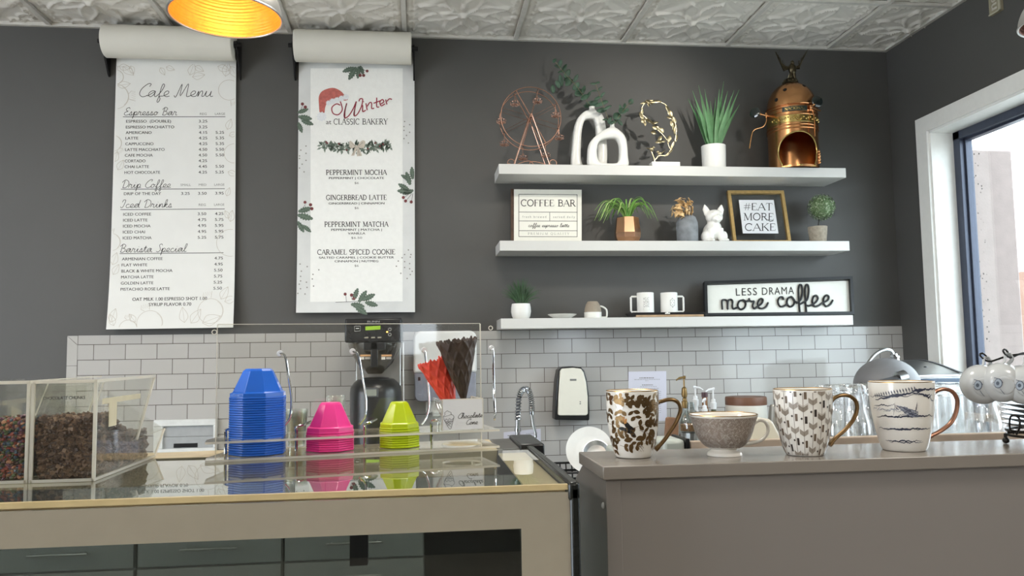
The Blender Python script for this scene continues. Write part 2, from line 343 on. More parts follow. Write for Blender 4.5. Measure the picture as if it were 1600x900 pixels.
struct(w.build('wall_front', PAINT), 'shop front wall with one small high opening')
struct(MB().box(XL - .15, CX + .15, YF - .15, .15, -.1, 0).build('floor', FLOOR), 'brown vinyl floor')
# ceiling: pressed-tin tiles in a grid
def tin(u, v):
    r = math.hypot(u, v); th = math.atan2(v, u); h = 0
    for k in range(4):
        for s in (-1, 1):
            a = th - (k * PI / 2 + s * .36); a = (a + PI) % (2 * PI) - PI
            if abs(a) < 1.2 and r < .8:
                x, y = r * math.cos(a), r * math.sin(a)
                hw = .13 * math.sin(PI * min(1, max(0, x / .78))) ** .8
                d = abs(y) - hw
                h += .0045 * math.exp(-(d / .018) ** 2)
                if d < 0: h += .0016
    q = abs(u) ** .7 + abs(v) ** .7
    h += .006 * max(0, 1 - abs(q - 1.12) / .12) ** .5 * .5 if r > .3 else 0
    m = max(abs(u), abs(v))
    for cx_, cy_ in ((.72, .72), (.9, .5), (.5, .9)):
        dd = math.hypot(abs(u) - cx_, abs(v) - cy_)
        h += .0035 * math.exp(-((dd - .11) / .02) ** 2) + .0025 * math.exp(-((dd - .05) / .018) ** 2)
    if .80 < m < .86: h += .0028 * (.5 + .5 * math.sin((u if abs(v) > abs(u) else v) * 60))
    h += .003 * math.exp(-((m - .9) / .015) ** 2)
    h += .004 * math.exp(-(r / .05) ** 2)
    if m > .955: h -= .004
    return h
TIN = mat('white_pressed_tin', (226, 222, 214), .45, var=.03, vs=8)
G = .6096; BX = -.1802
c = MB(); n = 72
hgt = [[tin(-1 + 2 * i / n, -1 + 2 * j / n) for j in range(n + 1)] for i in range(n + 1)]
for ix in range(-2, 8):
    for iy in range(0, 2):
        x0 = BX + ix * G; y0 = -iy * G; x1 = min(x0 + G, CX); vs = []
        k = n if x1 - x0 > G - .001 else int(n * (x1 - x0) / G)
        for i in range(k + 1):
            for j in range(n + 1): vs.append((x0 + (x1 - x0 if k < n and i == k else G * i / n), y0 - G * j / n, ZC + .012 - 2.3 * hgt[i][j]))
        c.add(vs, [(i * (n + 1) + j, (i + 1) * (n + 1) + j, (i + 1) * (n + 1) + j + 1, i * (n + 1) + j + 1) for i in range(k) for j in range(n)])
c.box(XL - .15, CX + .15, YF - .15, -2 * G, ZC, ZC + .2); c.box(XL - .15, BX - 2 * G, -2 * G, .15, ZC, ZC + .2); c.box(BX - 2 * G, CX + .15, -2 * G, .15, ZC + .06, ZC + .2)
struct(c.build('ceiling', TIN, ang=180), 'white pressed tin ceiling with a flower in every square')
g = MB()
for ix in range(-4, 8): g.box(BX + ix * G - .012, BX + ix * G + .012, -4 * G, 0, ZC - .006, ZC + .012)
for iy in range(1, 5): g.box(XL, CX, -iy * G - .012, -iy * G + .012, ZC - .0055, ZC + .012)
g.box(XL, CX, -.022, 0, ZC - .008, ZC + .012); g.box(CX - .022, CX, -4 * G, 0, ZC - .0078, ZC + .012)
struct(g.build('trim_1', mat('white_grid_metal', (205, 202, 195), .45), bevel=.001), 'white metal grid bars of the ceiling')
# tile splashback
T = bpy.data.materials.new('white_subway_tile'); T.use_nodes = True; nt = T.node_tree; b = nt.nodes['Principled BSDF']
tc = nt.nodes.new('ShaderNodeTexCoord'); sx = nt.nodes.new('ShaderNodeSeparateXYZ'); nt.links.new(tc.outputs['Object'], sx.inputs[0])
ax = nt.nodes.new('ShaderNodeMath'); ax.inputs[1].default_value = .077 + 40 * .154; nt.links.new(sx.outputs['X'], ax.inputs[0])
az = nt.nodes.new('ShaderNodeMath'); az.inputs[1].default_value = -Z0 + 40 * .0778; nt.links.new(sx.outputs['Z'], az.inputs[0])
cb = nt.nodes.new('ShaderNodeCombineXYZ'); nt.links.new(ax.outputs[0], cb.inputs[0]); nt.links.new(az.outputs[0], cb.inputs[1])
br = nt.nodes.new('ShaderNodeTexBrick'); br.offset = .5; br.offset_frequency = 2; br.squash = 1
for k, v in (('Scale', 1), ('Mortar Size', .0016), ('Mortar Smooth', .3), ('Brick Width', .154), ('Row Height', .0778), ('Bias', 0)): br.inputs[k].default_value = v
br.inputs['Color1'].default_value = lin((184, 182, 178)); br.inputs['Color2'].default_value = lin((178, 176, 173)); br.inputs['Mortar'].default_value = lin((92, 84, 78))
nt.links.new(cb.outputs[0], br.inputs['Vector']); nt.links.new(br.outputs['Color'], b.inputs['Base Color'])
inv = nt.nodes.new('ShaderNodeMath'); inv.operation = 'SUBTRACT'; inv.inputs[0].default_value = 1; nt.links.new(br.outputs['Fac'], inv.inputs[1])
bp = nt.nodes.new('ShaderNodeBump'); bp.inputs['Strength'].default_value = .7; bp.inputs['Distance'].default_value = .003; nt.links.new(inv.outputs[0], bp.inputs['Height'])
nz = nt.nodes.new('ShaderNodeTexNoise'); nz.inputs['Scale'].default_value = 14; nt.links.new(tc.outputs['Object'], nz.inputs['Vector'])
bp2 = nt.nodes.new('ShaderNodeBump'); bp2.inputs['Strength'].default_value = .06; bp2.inputs['Distance'].default_value = .01
nt.links.new(nz.outputs['Fac'], bp2.inputs['Height']); nt.links.new(bp.outputs['Normal'], bp2.inputs['Normal']); nt.links.new(bp2.outputs['Normal'], b.inputs['Normal'])
b.inputs['Roughness'].default_value = .12
PLAIN = mat('white_tile_edge', (182, 180, 176), .12, var=.02); GROUT = mat('brown_grout', (92, 84, 78), .8)
t = MB(); t.box(0, CX, -.008, 0, .8, Z0 + .0465, 0); t.box(-.052, 0, -.006, 0, .8, Z0 + .0465, 2)
zz = Z0 - .005
t.prism([(-.051, Z0 + .0455), (-.001, Z0 + .0455), (-.001, Z0 + .0005)], lambda u, v, w: (u, w, v), -.009, -.002, 1)
t.prism([(-.051, Z0 + .0435), (-.0015, Z0 - .002), (-.0015, zz - .1), (-.051, zz - .1)], lambda u, v, w: (u, w, v), -.009, -.002, 1)
for k in range(5): t.box(-.051, -.0015, -.009, -.002, zz - .102 - .155 * (k + 1) + .002, zz - .102 - .155 * k, 1)
struct(t.build('trim_2', [T, PLAIN, GROUT]), 'white subway tile splashback with dark grout')
# window: white casing, deep jamb, dark aluminium frame, glass
JD = .17
wc = MB()
wc.box(CX - .018, CX, WY0, -.2575, WZ0 - .1, 2.822); wc.box(CX - .018, CX, WY1 - .09, WY0, WZ1, 2.822); wc.box(CX - .018, CX, WY1 - .09, WY1, WZ0 - .1, WZ1); wc.box(CX - .03, CX, WY1 - .09, -.2575, WZ0 - .09, WZ0)
wc.box(CX - .004, CX + JD, WY0 - .012, WY0 + .01, WZ0, WZ1); wc.box(CX - .004, CX + JD, WY1, WY0, WZ1 - .012, WZ1 + .01); wc.box(CX - .004, CX + JD, WY1 - .01, WY1 + .012, WZ0, WZ1); wc.box(CX - .03, CX + JD, WY1, WY0, WZ0 - .01, WZ0 + .012)
win = wc.build('window_1', WHITE, bevel=.002); struct(win, 'tall window with white casing and dark metal frame over the counter')
FR = mat('dark_blue_aluminium', (62, 68, 84), .35, metal=.3)
fr = MB()
for (ya, yb, za, zb) in ((WY0 - .062, WY0 - .012, WZ0 + .01, WZ1 - .01), (WY1 + .012, WY1 + .062, WZ0 + .01, WZ1 - .01), (WY1, WY0, WZ1 - .055, WZ1 - .012), (WY1, WY0, WZ0 + .012, WZ0 + .06)):
    fr.box(CX + JD - .045, CX + JD, ya, yb, za, zb)
    d = .012; fr.box(CX + JD - .02, CX + JD + .02, ya - d if yb < WY0 - .5 or ya == WY1 else ya - d, yb + (0 if yb > WY0 - .02 else d), za - d, zb + d)
fr.build('frame', FR, win, bevel=.002)
MB().box(CX + JD - .012, CX + JD - .006, WY1 + .05, WY0 - .05, WZ0 + .05, WZ1 - .05).build('pane', clear('window_glass'), win)
# outside: speckled concrete pillar, brick building, pavement
CON = mat('speckled_concrete', (140, 126, 121), .85, var=.06, vs=18, bump=.3, bs=90)
p0 = at(1573, 185, X=5.05)
tag(MB().box(4.78, 5.05, p0.y, -.2, -.2, 2.68).build('concrete_pillar', CON, bevel=.01), 'pale speckled concrete pillar standing outside the window', 'pillar')
pm = MB()
for k in range(90):
    y = rnd.uniform(p0.y + .01, -.3); z = rnd.uniform(1.2, 2.65); r = rnd.uniform(.0015, .005); pm.sph((4.779, y, z), (.002, r, r), 6)
pm.build('pit', mat('concrete_pit', (82, 74, 70), .9), bpy.data.objects['concrete_pillar'])
a = at(1591, 425, X=26)
bb = MB().box(26, 32, a.y - 14, a.y, -.3, a.z)
for k in range(3):
    for j in range(5): bb.box(25.95, 26, a.y - 2.5 - 2.5 * j, a.y - 1.2 - 2.5 * j, a.z - 1.9 - 2.6 * k, a.z - .6 - 2.6 * k, 1)
tag(bb.build('brick_building', [mat('pale_brick', (120, 92, 78), .9, var=.15, vs=40), mat('dark_window', (48, 54, 64), .5)]), 'low brick building across the street seen through the window', 'building')
struct(MB().box(CX + .2, 60, -40, 30, -.4, -.2).build('floor_outside', mat('pale_pavement', (170, 168, 165), .9)), 'pale pavement outside')
# fill light panels, added to the unseen ceiling to brighten the room
LP = mat('fill_diffuser', (250, 248, 240), .5, var=0, emit=(255, 244, 226), es=3.0)
for i, (x, y, wt) in enumerate(FILL_PANELS):
    q = thing('fill_panel', 'square fill light panel added to the unseen ceiling over the room', 'ceiling light', (x, y, ZC - .02), 'added fill light panels')
    f = MB(); f.box(x - .3, x + .3, y - .3, y - .28, ZC - .02, ZC); f.box(x - .3, x + .3, y + .28, y + .3, ZC - .02, ZC); f.box(x - .3, x - .28, y - .28, y + .28, ZC - .02, ZC); f.box(x + .28, x + .3, y - .28, y + .28, ZC - .02, ZC)
    f.build('frame', WHITE, q); MB().box(x - .28, x + .28, y - .28, y + .28, ZC - .014, ZC).build('diffuser', LP, q)
    area('fill_panel_lamp', (x, y, ZC - .03), (.54, .54), wt, (1, .96, .89))
GLB_ = mat('fill_globe_opal', (250, 246, 236), .4, var=0, emit=(255, 236, 206), es=2.0)
for x, y, wt in FILL_GLOBES:  # added fill globes with no known lamp behind them
    q = thing('fill_globe', 'white opal fill globe added out of view to brighten the room', 'pendant lamp', (x, y, 2.5), 'added white fill globes')
    MB().sph((x, y, 2.5), .13, 24).build('globe', GLB_, q); g_ = MB(); g_.cyl((x, y, 2.6), (x, y, ZC), .006, n=8); g_.lathe([(.05, 2.61), (.05, 2.64), (.01, 2.66)], (x, y, 0), 20); g_.build('cord', WHITE, q)
    l = bpy.data.lights.new('fill_globe_light', 'POINT'); l.energy = wt; l.color = (1, .955, .88); l.shadow_soft_size = .15; o = bpy.data.objects.new('fill_globe_light', l); COL.objects.link(o); o.location = (x, y, 2.5)
q = thing('track_spot', 'small white spot lamp on the ceiling aimed at the shelves', 'spot lamp', SPOT[0])
a_, b_ = Vector(SPOT[0]), Vector(SPOT[1]); d_ = (b_ - a_).normalized(); MB().lathe([(.03, -.12), (.045, -.1), (.05, -.005), (.046, -.005), (.04, -.09), (0, -.1)], a_, 28, T=Vector((0, 0, 1)).rotation_difference(d_).to_matrix(), cap1=False).build('lamp_head', WHITE, q); MB().cyl(a_ - d_ * .08, (a_ - d_ * .08).xy.to_3d() + Vector((0, 0, ZC - .01)), .01, n=10).build('stem', WHITE, q)
l = bpy.data.lights.new('spot_light', 'SPOT'); l.energy = SPOT[2]; l.color = (1, .95, .86); l.spot_size = math.radians(52); l.spot_blend = .9; l.shadow_soft_size = .04; o = bpy.data.objects.new('spot_light', l); COL.objects.link(o); o.location = a_; o.rotation_euler = d_.to_track_quat('-Z', 'Y').to_euler()
# wall plate high on the side wall
a = at(1547, 26, X=CX - .012); b_ = at(1565, 16, X=CX - .012); top = at(1563, -30, X=CX - .012).z
q = MB().box(CX - .016, CX, b_.y, a.y, a.z, top)
pl = q.build('wall_plaque', mat('beige_plaque', (150, 142, 118), .6), bevel=.002)
tag(pl, 'narrow beige plaque with pale upright letters high on the side wall', 'plaque')
q = MB(); q.box(CX - .02, CX - .016, b_.y, b_.y + .012, a.z, top); q.box(CX - .02, CX - .016, b_.y, a.y, a.z, a.z + .006)
q.build('edge', mat('pale_edge', (190, 186, 165), .5), pl)
q = MB(); text(q, 'ne.s', 0, 0, 1, lambda x, y: (CX - .0175, (a.y + b_.y) / 2 + .012 - .0 - y * .055, a.z + .02 + x * .055), bold=.03)
q.build('letters', mat('cream_letters', (222, 218, 205), .5), pl)
# ================================================================== paper menus
PAPER = mat('white_menu_paper', (226, 226, 222), .65, var=.015, vs=12); ROLLP = mat('white_roll_paper', (216, 213, 202), .6, var=.02, vs=6)
INK = mat('black_ink', (38, 36, 36), .6, var=0); GREY = mat('grey_ink', (120, 118, 114), .6, var=0); LINE = mat('tan_line_ink', (188, 180, 166), .6, var=0)
BLK = mat('black_metal', (26, 27, 30), .4, metal=.4)
def menu_roll(name, label, q4, lpx, rpx, rtop, rbot, Yr=-.105):
    """roll of paper in wall brackets with a sheet hanging against the wall; q4 = sheet corners in sheet units"""
    (x0, y0), (x1, y1), (x2, y2), (x3, y3) = q4
    a = at(lpx, (rtop + rbot) / 2, Y=Yr); b = at(rpx, (rtop + rbot) / 2 + 4, Y=Yr); z = (a.z + b.z) / 2; a.z = b.z = z
    r = (rbot - rtop) / 2 * mpp(a) * .96
    t = thing(name, label, 'menu', (a.x, 0, at(x3, y3, Y=-.05).z))
    m_ = MB(); ax = (b - a).normalized(); Tm = Vector((0, 0, 1)).rotation_difference(ax).to_matrix()
    L = (b - a).length
    m_.lathe([(.02, 0), (r - .004, 0), (r, .004), (r, L - .004), (r - .004, L), (.02, L), (.02, 0)], a, 56, T=Tm, cap0=False, cap1=False)
    m_.build('paper_roll', ROLLP, t)
    for s, p in ((-1, a), (1, b)):
        q = MB(); xx = p.x + s * .012
        pts = [(-.0015, z + .05), (-.11, z + .02), (-.125, z), (-.11, z - .022), (-.02, z - r - .06), (-.0015, z - r - .07)]
        q.prism(pts, lambda u, v, w: (w, u, v), xx - .004, xx + .004)
        q.cyl((xx - .01 * s, Yr, z), (xx + .022 * s, Yr, z), .012); q.build('bracket', BLK, t)
    MB().cyl((a.x - .014, Yr, z), (b.x + .014, Yr, z), .0185, n=20).build('spindle', BLK, t)
    return t, z, r
M1 = [(182, 100), (369, 100), (366.5, 512), (169.5, 515)]
mt, z1, r1 = menu_roll('menu_scroll', 'long white paper cafe menu hanging from a wall roll beside the tile edge', M1, 164, 366, 38.5, 91.5)
def curl(fn, ybot, amp, lx=0):
    def f(x, y):
        v = max(0, (y - (ybot - 130)) / 130); p = fn(x, y); return p + Vector((0, -amp * v * v, 0))
    return f
def world_sheet(q4, Yt, Yb, lift): return sheet([at(*q4[0], Y=Yt), at(*q4[1], Y=Yt), at(*q4[2], Y=Yb), at(*q4[3], Y=Yb)], q4, lift)
def paper(q4, Yt, Yb, amp, t, mats, extra, top):
    f0 = curl(world_sheet(q4, Yt, Yb, 0), q4[2][1], amp); f1 = curl(world_sheet(q4, Yt, Yb, .0012), q4[2][1], amp); P = curl(world_sheet(q4, Yt, Yb, .0017), q4[2][1], amp)
    s = MB(); n = 24; ys = [top] + [q4[0][1] + (((q4[2][1] + q4[3][1]) / 2) - q4[0][1]) * i / n for i in range(n + 1)]
    row = []
    for y in ys:
        v = (y - q4[0][1]) / ((q4[2][1] + q4[3][1]) / 2 - q4[0][1]); xl = q4[0][0] + (q4[3][0] - q4[0][0]) * v; xr = q4[1][0] + (q4[2][0] - q4[1][0]) * v
        row.append([xl + (xr - xl) * j / 8 for j in range(9)])
    for f in (f0, f1):
        s.add([f(x, y) for y, xs in zip(ys, row) for x in xs], [(i * 9 + j, i * 9 + j + 1, i * 9 + j + 10, i * 9 + j + 9) for i in range(len(ys) - 1) for j in range(8)])
    extra(s, P); s.build('paper', mats, t, ang=60); return P
def clipx(pts, q4, pad=1.0):
    out = [[]]
    for x, y in pts:
        v = (y - q4[0][1]) / ((q4[2][1] + q4[3][1]) / 2 - q4[0][1])
        if q4[0][0] + (q4[3][0] - q4[0][0]) * v + pad < x < q4[1][0] + (q4[2][0] - q4[1][0]) * v - pad and q4[0][1] < y < q4[2][1] - 1: out[-1].append((x, y))
        elif out[-1]: out.append([])
    return [o for o in out if len(o) > 1]
def menu1(s, P):
    def ln(pts, w=.55, m=3):
        for q in clipx(pts, M1): s.stroke(q, w, P, m)
    def cur(pts, w=.55): ln([(p.x, p.y) for p in cat_rom([(a, b, 0) for a, b in pts], 5)], w)
    def leaf(x, y, L, a, wd=.3):
        c, d = math.cos(math.radians(a)), -math.sin(math.radians(a)); tx, ty = x + L * c, y + L * d
        for sg in (-1, 1): cur([(x, y), (x + L * (.3 * c + sg * wd * d * .9), y + L * (.3 * d - sg * wd * c * .9)), (x + L * (.65 * c + sg * wd * d * .7), y + L * (.65 * d - sg * wd * c * .7)), (tx, ty)])
        cur([(x, y), (tx, ty)], .4)
    def pome(x, y, r, a=90):
        ln(circ(x, y, r, r * .95, 0, 360, 36)); ln(circ(x + r * .1, y, r * .86, r * .85, -60, 50, 16), .4)
        c, d = math.cos(math.radians(a)), -math.sin(math.radians(a)); bx, by = x + c * r, y + d * r
        q = [(bx - d * r * .2, by + c * r * .2)]
        for k in range(5): q += [(bx - d * r * (.35 - .17 * k) + c * r * .5, by + c * r * (.35 - .17 * k) + d * r * .5), (bx - d * r * (.26 - .17 * k) + c * r * .2, by + c * r * (.26 - .17 * k) + d * r * .2)]
        q.append((bx + d * r * .2, by - c * r * .2)); ln(q)
    pome(236, 505, 20, 105); pome(330, 488, 20, 100); pome(203, 513, 14); pome(360, 383, 22, -60); pome(174, 380, 14); pome(358, 142, 17, -70); pome(180, 152, 21, 0); pome(181, 121, 12); pome(177, 226, 13, -50); pome(366, 243, 16, 40)
    for a in ((176, 503, 22, 72), (181, 508, 18, 110), (214, 503, 16, 130), (290, 505, 24, 100), (300, 506, 26, 55), (318, 506, 30, 20), (346, 470, 22, 60), (352, 474, 20, 20), (360, 350, 18, 80), (358, 345, 14, 120), (176, 415, 20, 70), (177, 430, 18, 60), (192, 104, 22, -40), (186, 104, 18, -10), (204, 103, 14, -70), (296, 118, 20, 70), (300, 121, 20, 10), (304, 104, 16, -30), (340, 104, 20, -20), (352, 120, 24, 80), (360, 104, 22, -60), (184, 135, 20, 10), (355, 205, 18, 70), (358, 215, 14, 20), (356, 272, 16, -20), (184, 268, 18, 60), (180, 255, 16, 80), (250, 106, 14, -60), (259, 105, 14, -20), (354, 310, 14, 70)): leaf(*a)
    cursive(s, 'Cafe Menu', 216, 152.5, 9.2, P, width=116, w=.95, m=1)
    def head(tx, x, y, w): cursive(s, tx, x, y, 5.6, P, width=w, w=.8, m=1)
    head('Espresso Bar', 193, 182, 83); head('Drip Coffee', 190, 296.2, 76); head('Iced Drinks', 189, 327, 79); head('Barista Special', 186.5, 396, 104)
    for y, xa, xb in ((184.5, 192, 352), (298.3, 189, 351), (330, 188, 351), (398, 187, 349)): s.stroke([(xa, y), (xb, y + .3)], .9, P, 1)
    def hd(tx, x, y, w): text(s, tx, x, y, 3.7, P, w, 'C', 2, .0)
    hd('REG', 317, 180, 10.5); hd('LARGE', 343.5, 180, 16); hd('SMALL', 289.5, 292, 16); hd('MED', 316, 292, 12); hd('LARGE', 342.5, 292, 16); hd('REG', 315.5, 323.3, 11); hd('LARGE', 342.3, 323.3, 16)
    def row(tx, x, y, w, *pr):
        text(s, tx, x, y, 4.6, P, w, 'L', 1, .016)
        for px_, v in pr: text(s, v, px_, y + .2, 4.6, P, 13.3, 'C', 1, .016)
    A, B = 316.7, 343.3
    row('ESPRESSO  (DOUBLE)', 197, 191.4, 69.5, (A, '3.25')); row('ESPRESSO MACHIATTO', 196.5, 200.6, 75, (A, '3.25')); row('AMERICANO', 196.3, 209.3, 40, (A, '4.15'), (B, '5.25')); row('LATTE', 196, 218.1, 19.5, (A, '4.25'), (B, '5.35'))
    row('CAPPUCCINO', 195.7, 227.1, 43.5, (A, '4.25'), (B, '5.35')); row('LATTE MACCHIATO', 195.4, 236.2, 61, (A - .2, '4.50'), (B, '5.50')); row('CAFE MOCHA', 195, 245.1, 43, (A - .3, '4.50'), (B, '5.50')); row('CORTADO', 194.8, 254, 32, (A - .4, '4.25'))
    row('CHAI LATTE', 194.6, 263, 37.5, (A - .5, '4.45'), (B - .2, '5.50')); row('HOT CHOCOLATE', 194.4, 272, 55, (A - .5, '4.25'), (B - .4, '5.25'))
    row('DRIP OF THE DAY', 193.5, 305.2, 57.5, (289, '3.25'), (315.6, '3.50'), (342.6, '3.95'))
    for k, (tx, w, p1, p2) in enumerate((('ICED COFFEE', 43, '3.50', '4.25'), ('ICED LATTE', 37.5, '4.75', '5.75'), ('ICED MOCHA', 42.5, '4.95', '5.95'), ('ICED CHAI', 34, '4.95', '5.95'), ('ICED MATCHA', 44.5, '5.25', '5.75'))):
        row(tx, 192.5 - .2 * k, 337.2 + 9.15 * k, w, (315, p1), (342.2, p2))
    for k, (tx, w, p1) in enumerate((('ARMENIAN COFFEE', 63, '4.75'), ('FLAT WHITE', 39.5, '4.95'), ('BLACK & WHITE MOCHA', 79, '5.50'), ('MATCHA LATTE', 50, '5.75'), ('GOLDEN LATTE', 50, '5.25'), ('PISTACHIO ROSE LATTE', 76, '5.50'))):
        row(tx, 190.5 - .25 * k, 406.2 + 9.3 * k, w, (341.5 - .2 * k, p1))
    text(s, 'OAT MILK 1.00 ESPRESSO SHOT 1.00', 266, 468.2, 5.2, P, 116, 'C', 1, .02); text(s, 'SYRUP FLAVOR 0.70', 266.5, 476.6, 5.2, P, 66, 'C', 1, .02)
paper(M1, -.015, -.028, .03, mt, [PAPER, INK, GREY, LINE], menu1, 66)
M2 = [(467, 102), (647.5, 102), (648.5, 488), (463.5, 489)]
mt2, z2, r2 = menu_roll('menu_scroll', 'winter drinks paper menu with holly and a red hat hanging above the coffee brewer', M2, 461, 643, 45.5, 97.5)
HOLLY = mat('holly_green_print', (88, 104, 90), .65, var=.25, vs=120); BERRY = mat('berry_print', (112, 52, 54), .6, var=.1); RED = mat('red_script_ink', (150, 42, 62), .6, var=.1); HAT = mat('hat_red_print', (186, 100, 92), .65, var=.2, vs=60)
FUR = mat('hat_fur_print', (224, 226, 228), .7, var=.08, vs=150); PANEL = mat('textured_card_print', (236, 236, 232), .7, var=.02, vs=40, bump=.5, bs=130); BORDER = mat('grey_wash_print', (212, 213, 211), .65, var=.05, vs=10); DOT = mat('dot_print', (140, 138, 132), .65); BOW = mat('bow_print', (196, 186, 172), .65, var=.12, vs=90); SAGE = mat('sage_print', (128, 140, 128), .65, var=.3, vs=160); VEIN = mat('vein_print', (120, 134, 120), .65)
def menu2(s, P):
    P2 = lambda x, y: P(x, y) + Vector((0, -.0006, 0)); P3 = lambda x, y: P(x, y) + Vector((0, -.0011, 0)); P4 = lambda x, y: P(x, y) + Vector((0, -.0016, 0))
    for i in range(10):
        for j in range(6):
            a, b = 107 + 36.5 * i, 485 + 24 * j; s.add([P(b, a), P(b + 24, a), P(b + 24, a + 36.5), P(b, a + 36.5)], [(0, 3, 2, 1)], 1)
    lim = lambda pts: [(min(647.2, max(464.5, x)), y) for x, y in pts]
    def hl(x, y, L, a, wd=.42, m=2):
        c, d = math.cos(math.radians(a)), -math.sin(math.radians(a)); k = 6; up, dn = [], []
        for i in range(k * 2 + 1):
            t = i / (2 * k); w_ = wd * L * .5 * math.sin(PI * min(1, t * .96 + .04)) ** .7 * (1.12 if i % 2 else .72)
            up.append((x + c * L * t - d * w_, y + d * L * t + c * w_)); dn.append((x + c * L * t + d * w_, y + d * L * t - c * w_))
        s.poly(lim(up + dn[::-1]), P2, m); s.stroke(lim([(x, y), (x + c * L, y + d * L)]), .5, P3, 12)
    def bs(*pts):
        for x, y, r in pts: s.poly(lim(circ(x, y, r, n=12)[:-1]), P3, 3)
    def stem(*pts): s.stroke(lim(pts), .6, P2, 7)
    for a in ((560, 473, 22, 55), (552, 470, 20, 70), (566, 470, 22, 25), (570, 473, 21, -15), (554, 478, 24, -35), (548, 476, 22, -10)): hl(*a)
    stem((524, 473), (550, 472), (575, 470)); stem((541, 472), (540, 462)); stem((550, 470), (548, 463)); bs((539, 460.5, 2.4), (549, 462, 2.6), (552.5, 467.5, 2.6))
    for a in ((466, 333, 22, 15), (465, 338, 25, -15), (465, 348, 20, -60), (473, 354, 17, -40)): hl(*a)
    stem((470, 332), (477, 322)); stem((472, 333), (487, 326)); bs((476.5, 318.5, 2.4), (485, 322.5, 2.6), (487, 328.5, 2.6))
    for a in ((465, 178, 18, 20), (466, 184, 22, -10), (466, 193, 18, -70), (471, 190, 20, -20)): hl(*a)
    stem((468, 178), (473, 166)); bs((472.5, 164, 2.5), (477, 169, 2.6))
    for a in ((639, 300, 20, 150), (644, 303, 24, 175), (641, 292, 22, 108), (645, 283, 20, 95), (640, 284, 16, 150), (646, 300, 18, 200)): hl(*a)
    stem((640, 305), (631, 312)); stem((643, 306), (634, 317)); stem((645, 305), (643, 318)); bs((630, 311.5, 2.5), (633.5, 317, 2.5), (642.5, 318.5, 2.5))
    for a in ((553, 106, 20, -160), (556, 105, 24, -120), (560, 104, 20, -95), (562, 103, 16, -70)): hl(*a)
    stem((560, 106), (571, 111)); stem((561, 105), (566, 116)); bs((573, 111.5, 2.3), (562, 118.5, 2.6), (567.5, 118.5, 2.5))
    # hat with pompom
    c2 = lambda pts, n=5: [(p.x, p.y) for p in cat_rom([(a, b, 0) for a, b in pts], n)]
    s.poly(c2([(499, 180), (498, 166), (498, 152), (504, 143), (519, 138.3), (531, 143), (539, 152), (542, 158), (528, 159), (513, 161), (508, 168), (506.5, 179)]), P2, 4)
    fz = lambda x, y, r, k, m=5: s.poly([(x + (r + (.9 if i % 2 else -.7)) * math.cos(2 * PI * i / k), y + (r + (.9 if i % 2 else -.7)) * math.sin(2 * PI * i / k)) for i in range(k)], P3, m)
    for x, y, r in ((513, 162.5, 4), (519, 160, 4.5), (526, 158, 4.5), (533, 155.5, 4.5), (540, 153, 4.5), (502, 184, 7.2)): fz(x, y, r, 22)
    # Winter
    for st in ([(531, 166), (525, 164), (518, 170), (520, 179), (528, 181), (534, 174), (533, 166), (531, 160)], [(541, 163), (538, 176), (538, 186), (544, 183), (551, 172), (556, 160)], [(556, 160), (553, 176), (553, 183), (558, 180), (564, 168), (566, 157), (562, 156), (560, 160)],
               [(566, 166), (566, 176), (571, 174)], [(567, 161), (567.5, 160)], [(571, 163), (573, 174)], [(573, 168), (577, 162), (580, 163), (580, 171), (584, 171)], [(588, 154), (588, 168), (592, 169)], [(583, 163), (594, 159)], [(593, 165), (599, 161), (597, 157), (593, 161), (595, 167), (601, 164)], [(602, 157), (604, 165)], [(604, 160), (608, 156), (612, 157)]):
        s.stroke(c2(st), 1.7, P4, 6)
    s.stroke(c2([(541, 163), (538, 176), (538, 186), (542, 185)]), 2.9, P4, 6, True); s.stroke(c2([(556, 160), (553, 176), (553, 183), (557, 181)]), 2.6, P4, 6, True)
    text(s, 'at', 509, 192.3, 7.5, P2, 8, 'L', 7, .0); serif(s, 'CLASSIC BAKERY', 520.5, 192, 9, P2, 85, 'L', 7)
    # garland and bow
    for k in range(210):
        t = rnd.uniform(-1, 1); x = 556 + 54 * t; y = 232 + rnd.uniform(-6, 6) * (1 - .55 * abs(t)) + 2 * math.cos(t * 3); a = rnd.uniform(0, 360); L = rnd.uniform(5, 10)
        c, d = math.cos(math.radians(a)), math.sin(math.radians(a)); s.poly([(x, y), (x + L * .5 * c - d * 1.7, y + L * .5 * d + c * 1.7), (x + L * c, y + L * d), (x + L * .5 * c + d * 1.7, y + L * .5 * d - c * 1.7)], P2, 8 if k % 3 else 2)
    for x, y in ((509, 224), (529, 227), (541, 237), (574, 235), (586, 226), (598, 228), (593, 231), (511, 226)): s.poly(circ(x, y, 1.6, n=8)[:-1], P3, 3)
    s.poly(c2([(556, 231), (548, 223), (545, 224), (546, 233), (551, 234)]), P3, 9); s.poly(c2([(557, 231), (565, 222), (570, 224), (568, 233), (562, 234)]), P3, 9)
    s.poly([(554, 233), (548, 246), (553, 245.5), (557, 234)], P3, 9); s.poly([(557, 234), (557, 247), (565, 246), (560, 233)], P3, 9); s.poly(circ(556.7, 232.3, 2.6, n=8)[:-1], P4, 9)
    for a, b in (((548, 226), (555, 231)), ((566, 225), (559, 231)), ((553, 236), (551, 244)), ((559, 236), (561, 245))): s.stroke([a, b], .5, P4, 10)
    for tx, y, w in (('PEPPERMINT MOCHA', 272, 95), ('GINGERBREAD LATTE', 311.2, 95), ('PEPPERMINT MATCHA', 352.8, 100), ('CARAMEL SPICED COOKIE', 395.8, 122)): serif(s, tx, 556.3, y, 7.6, P2, w, 'C', 7, thick=.16, thin=.08)
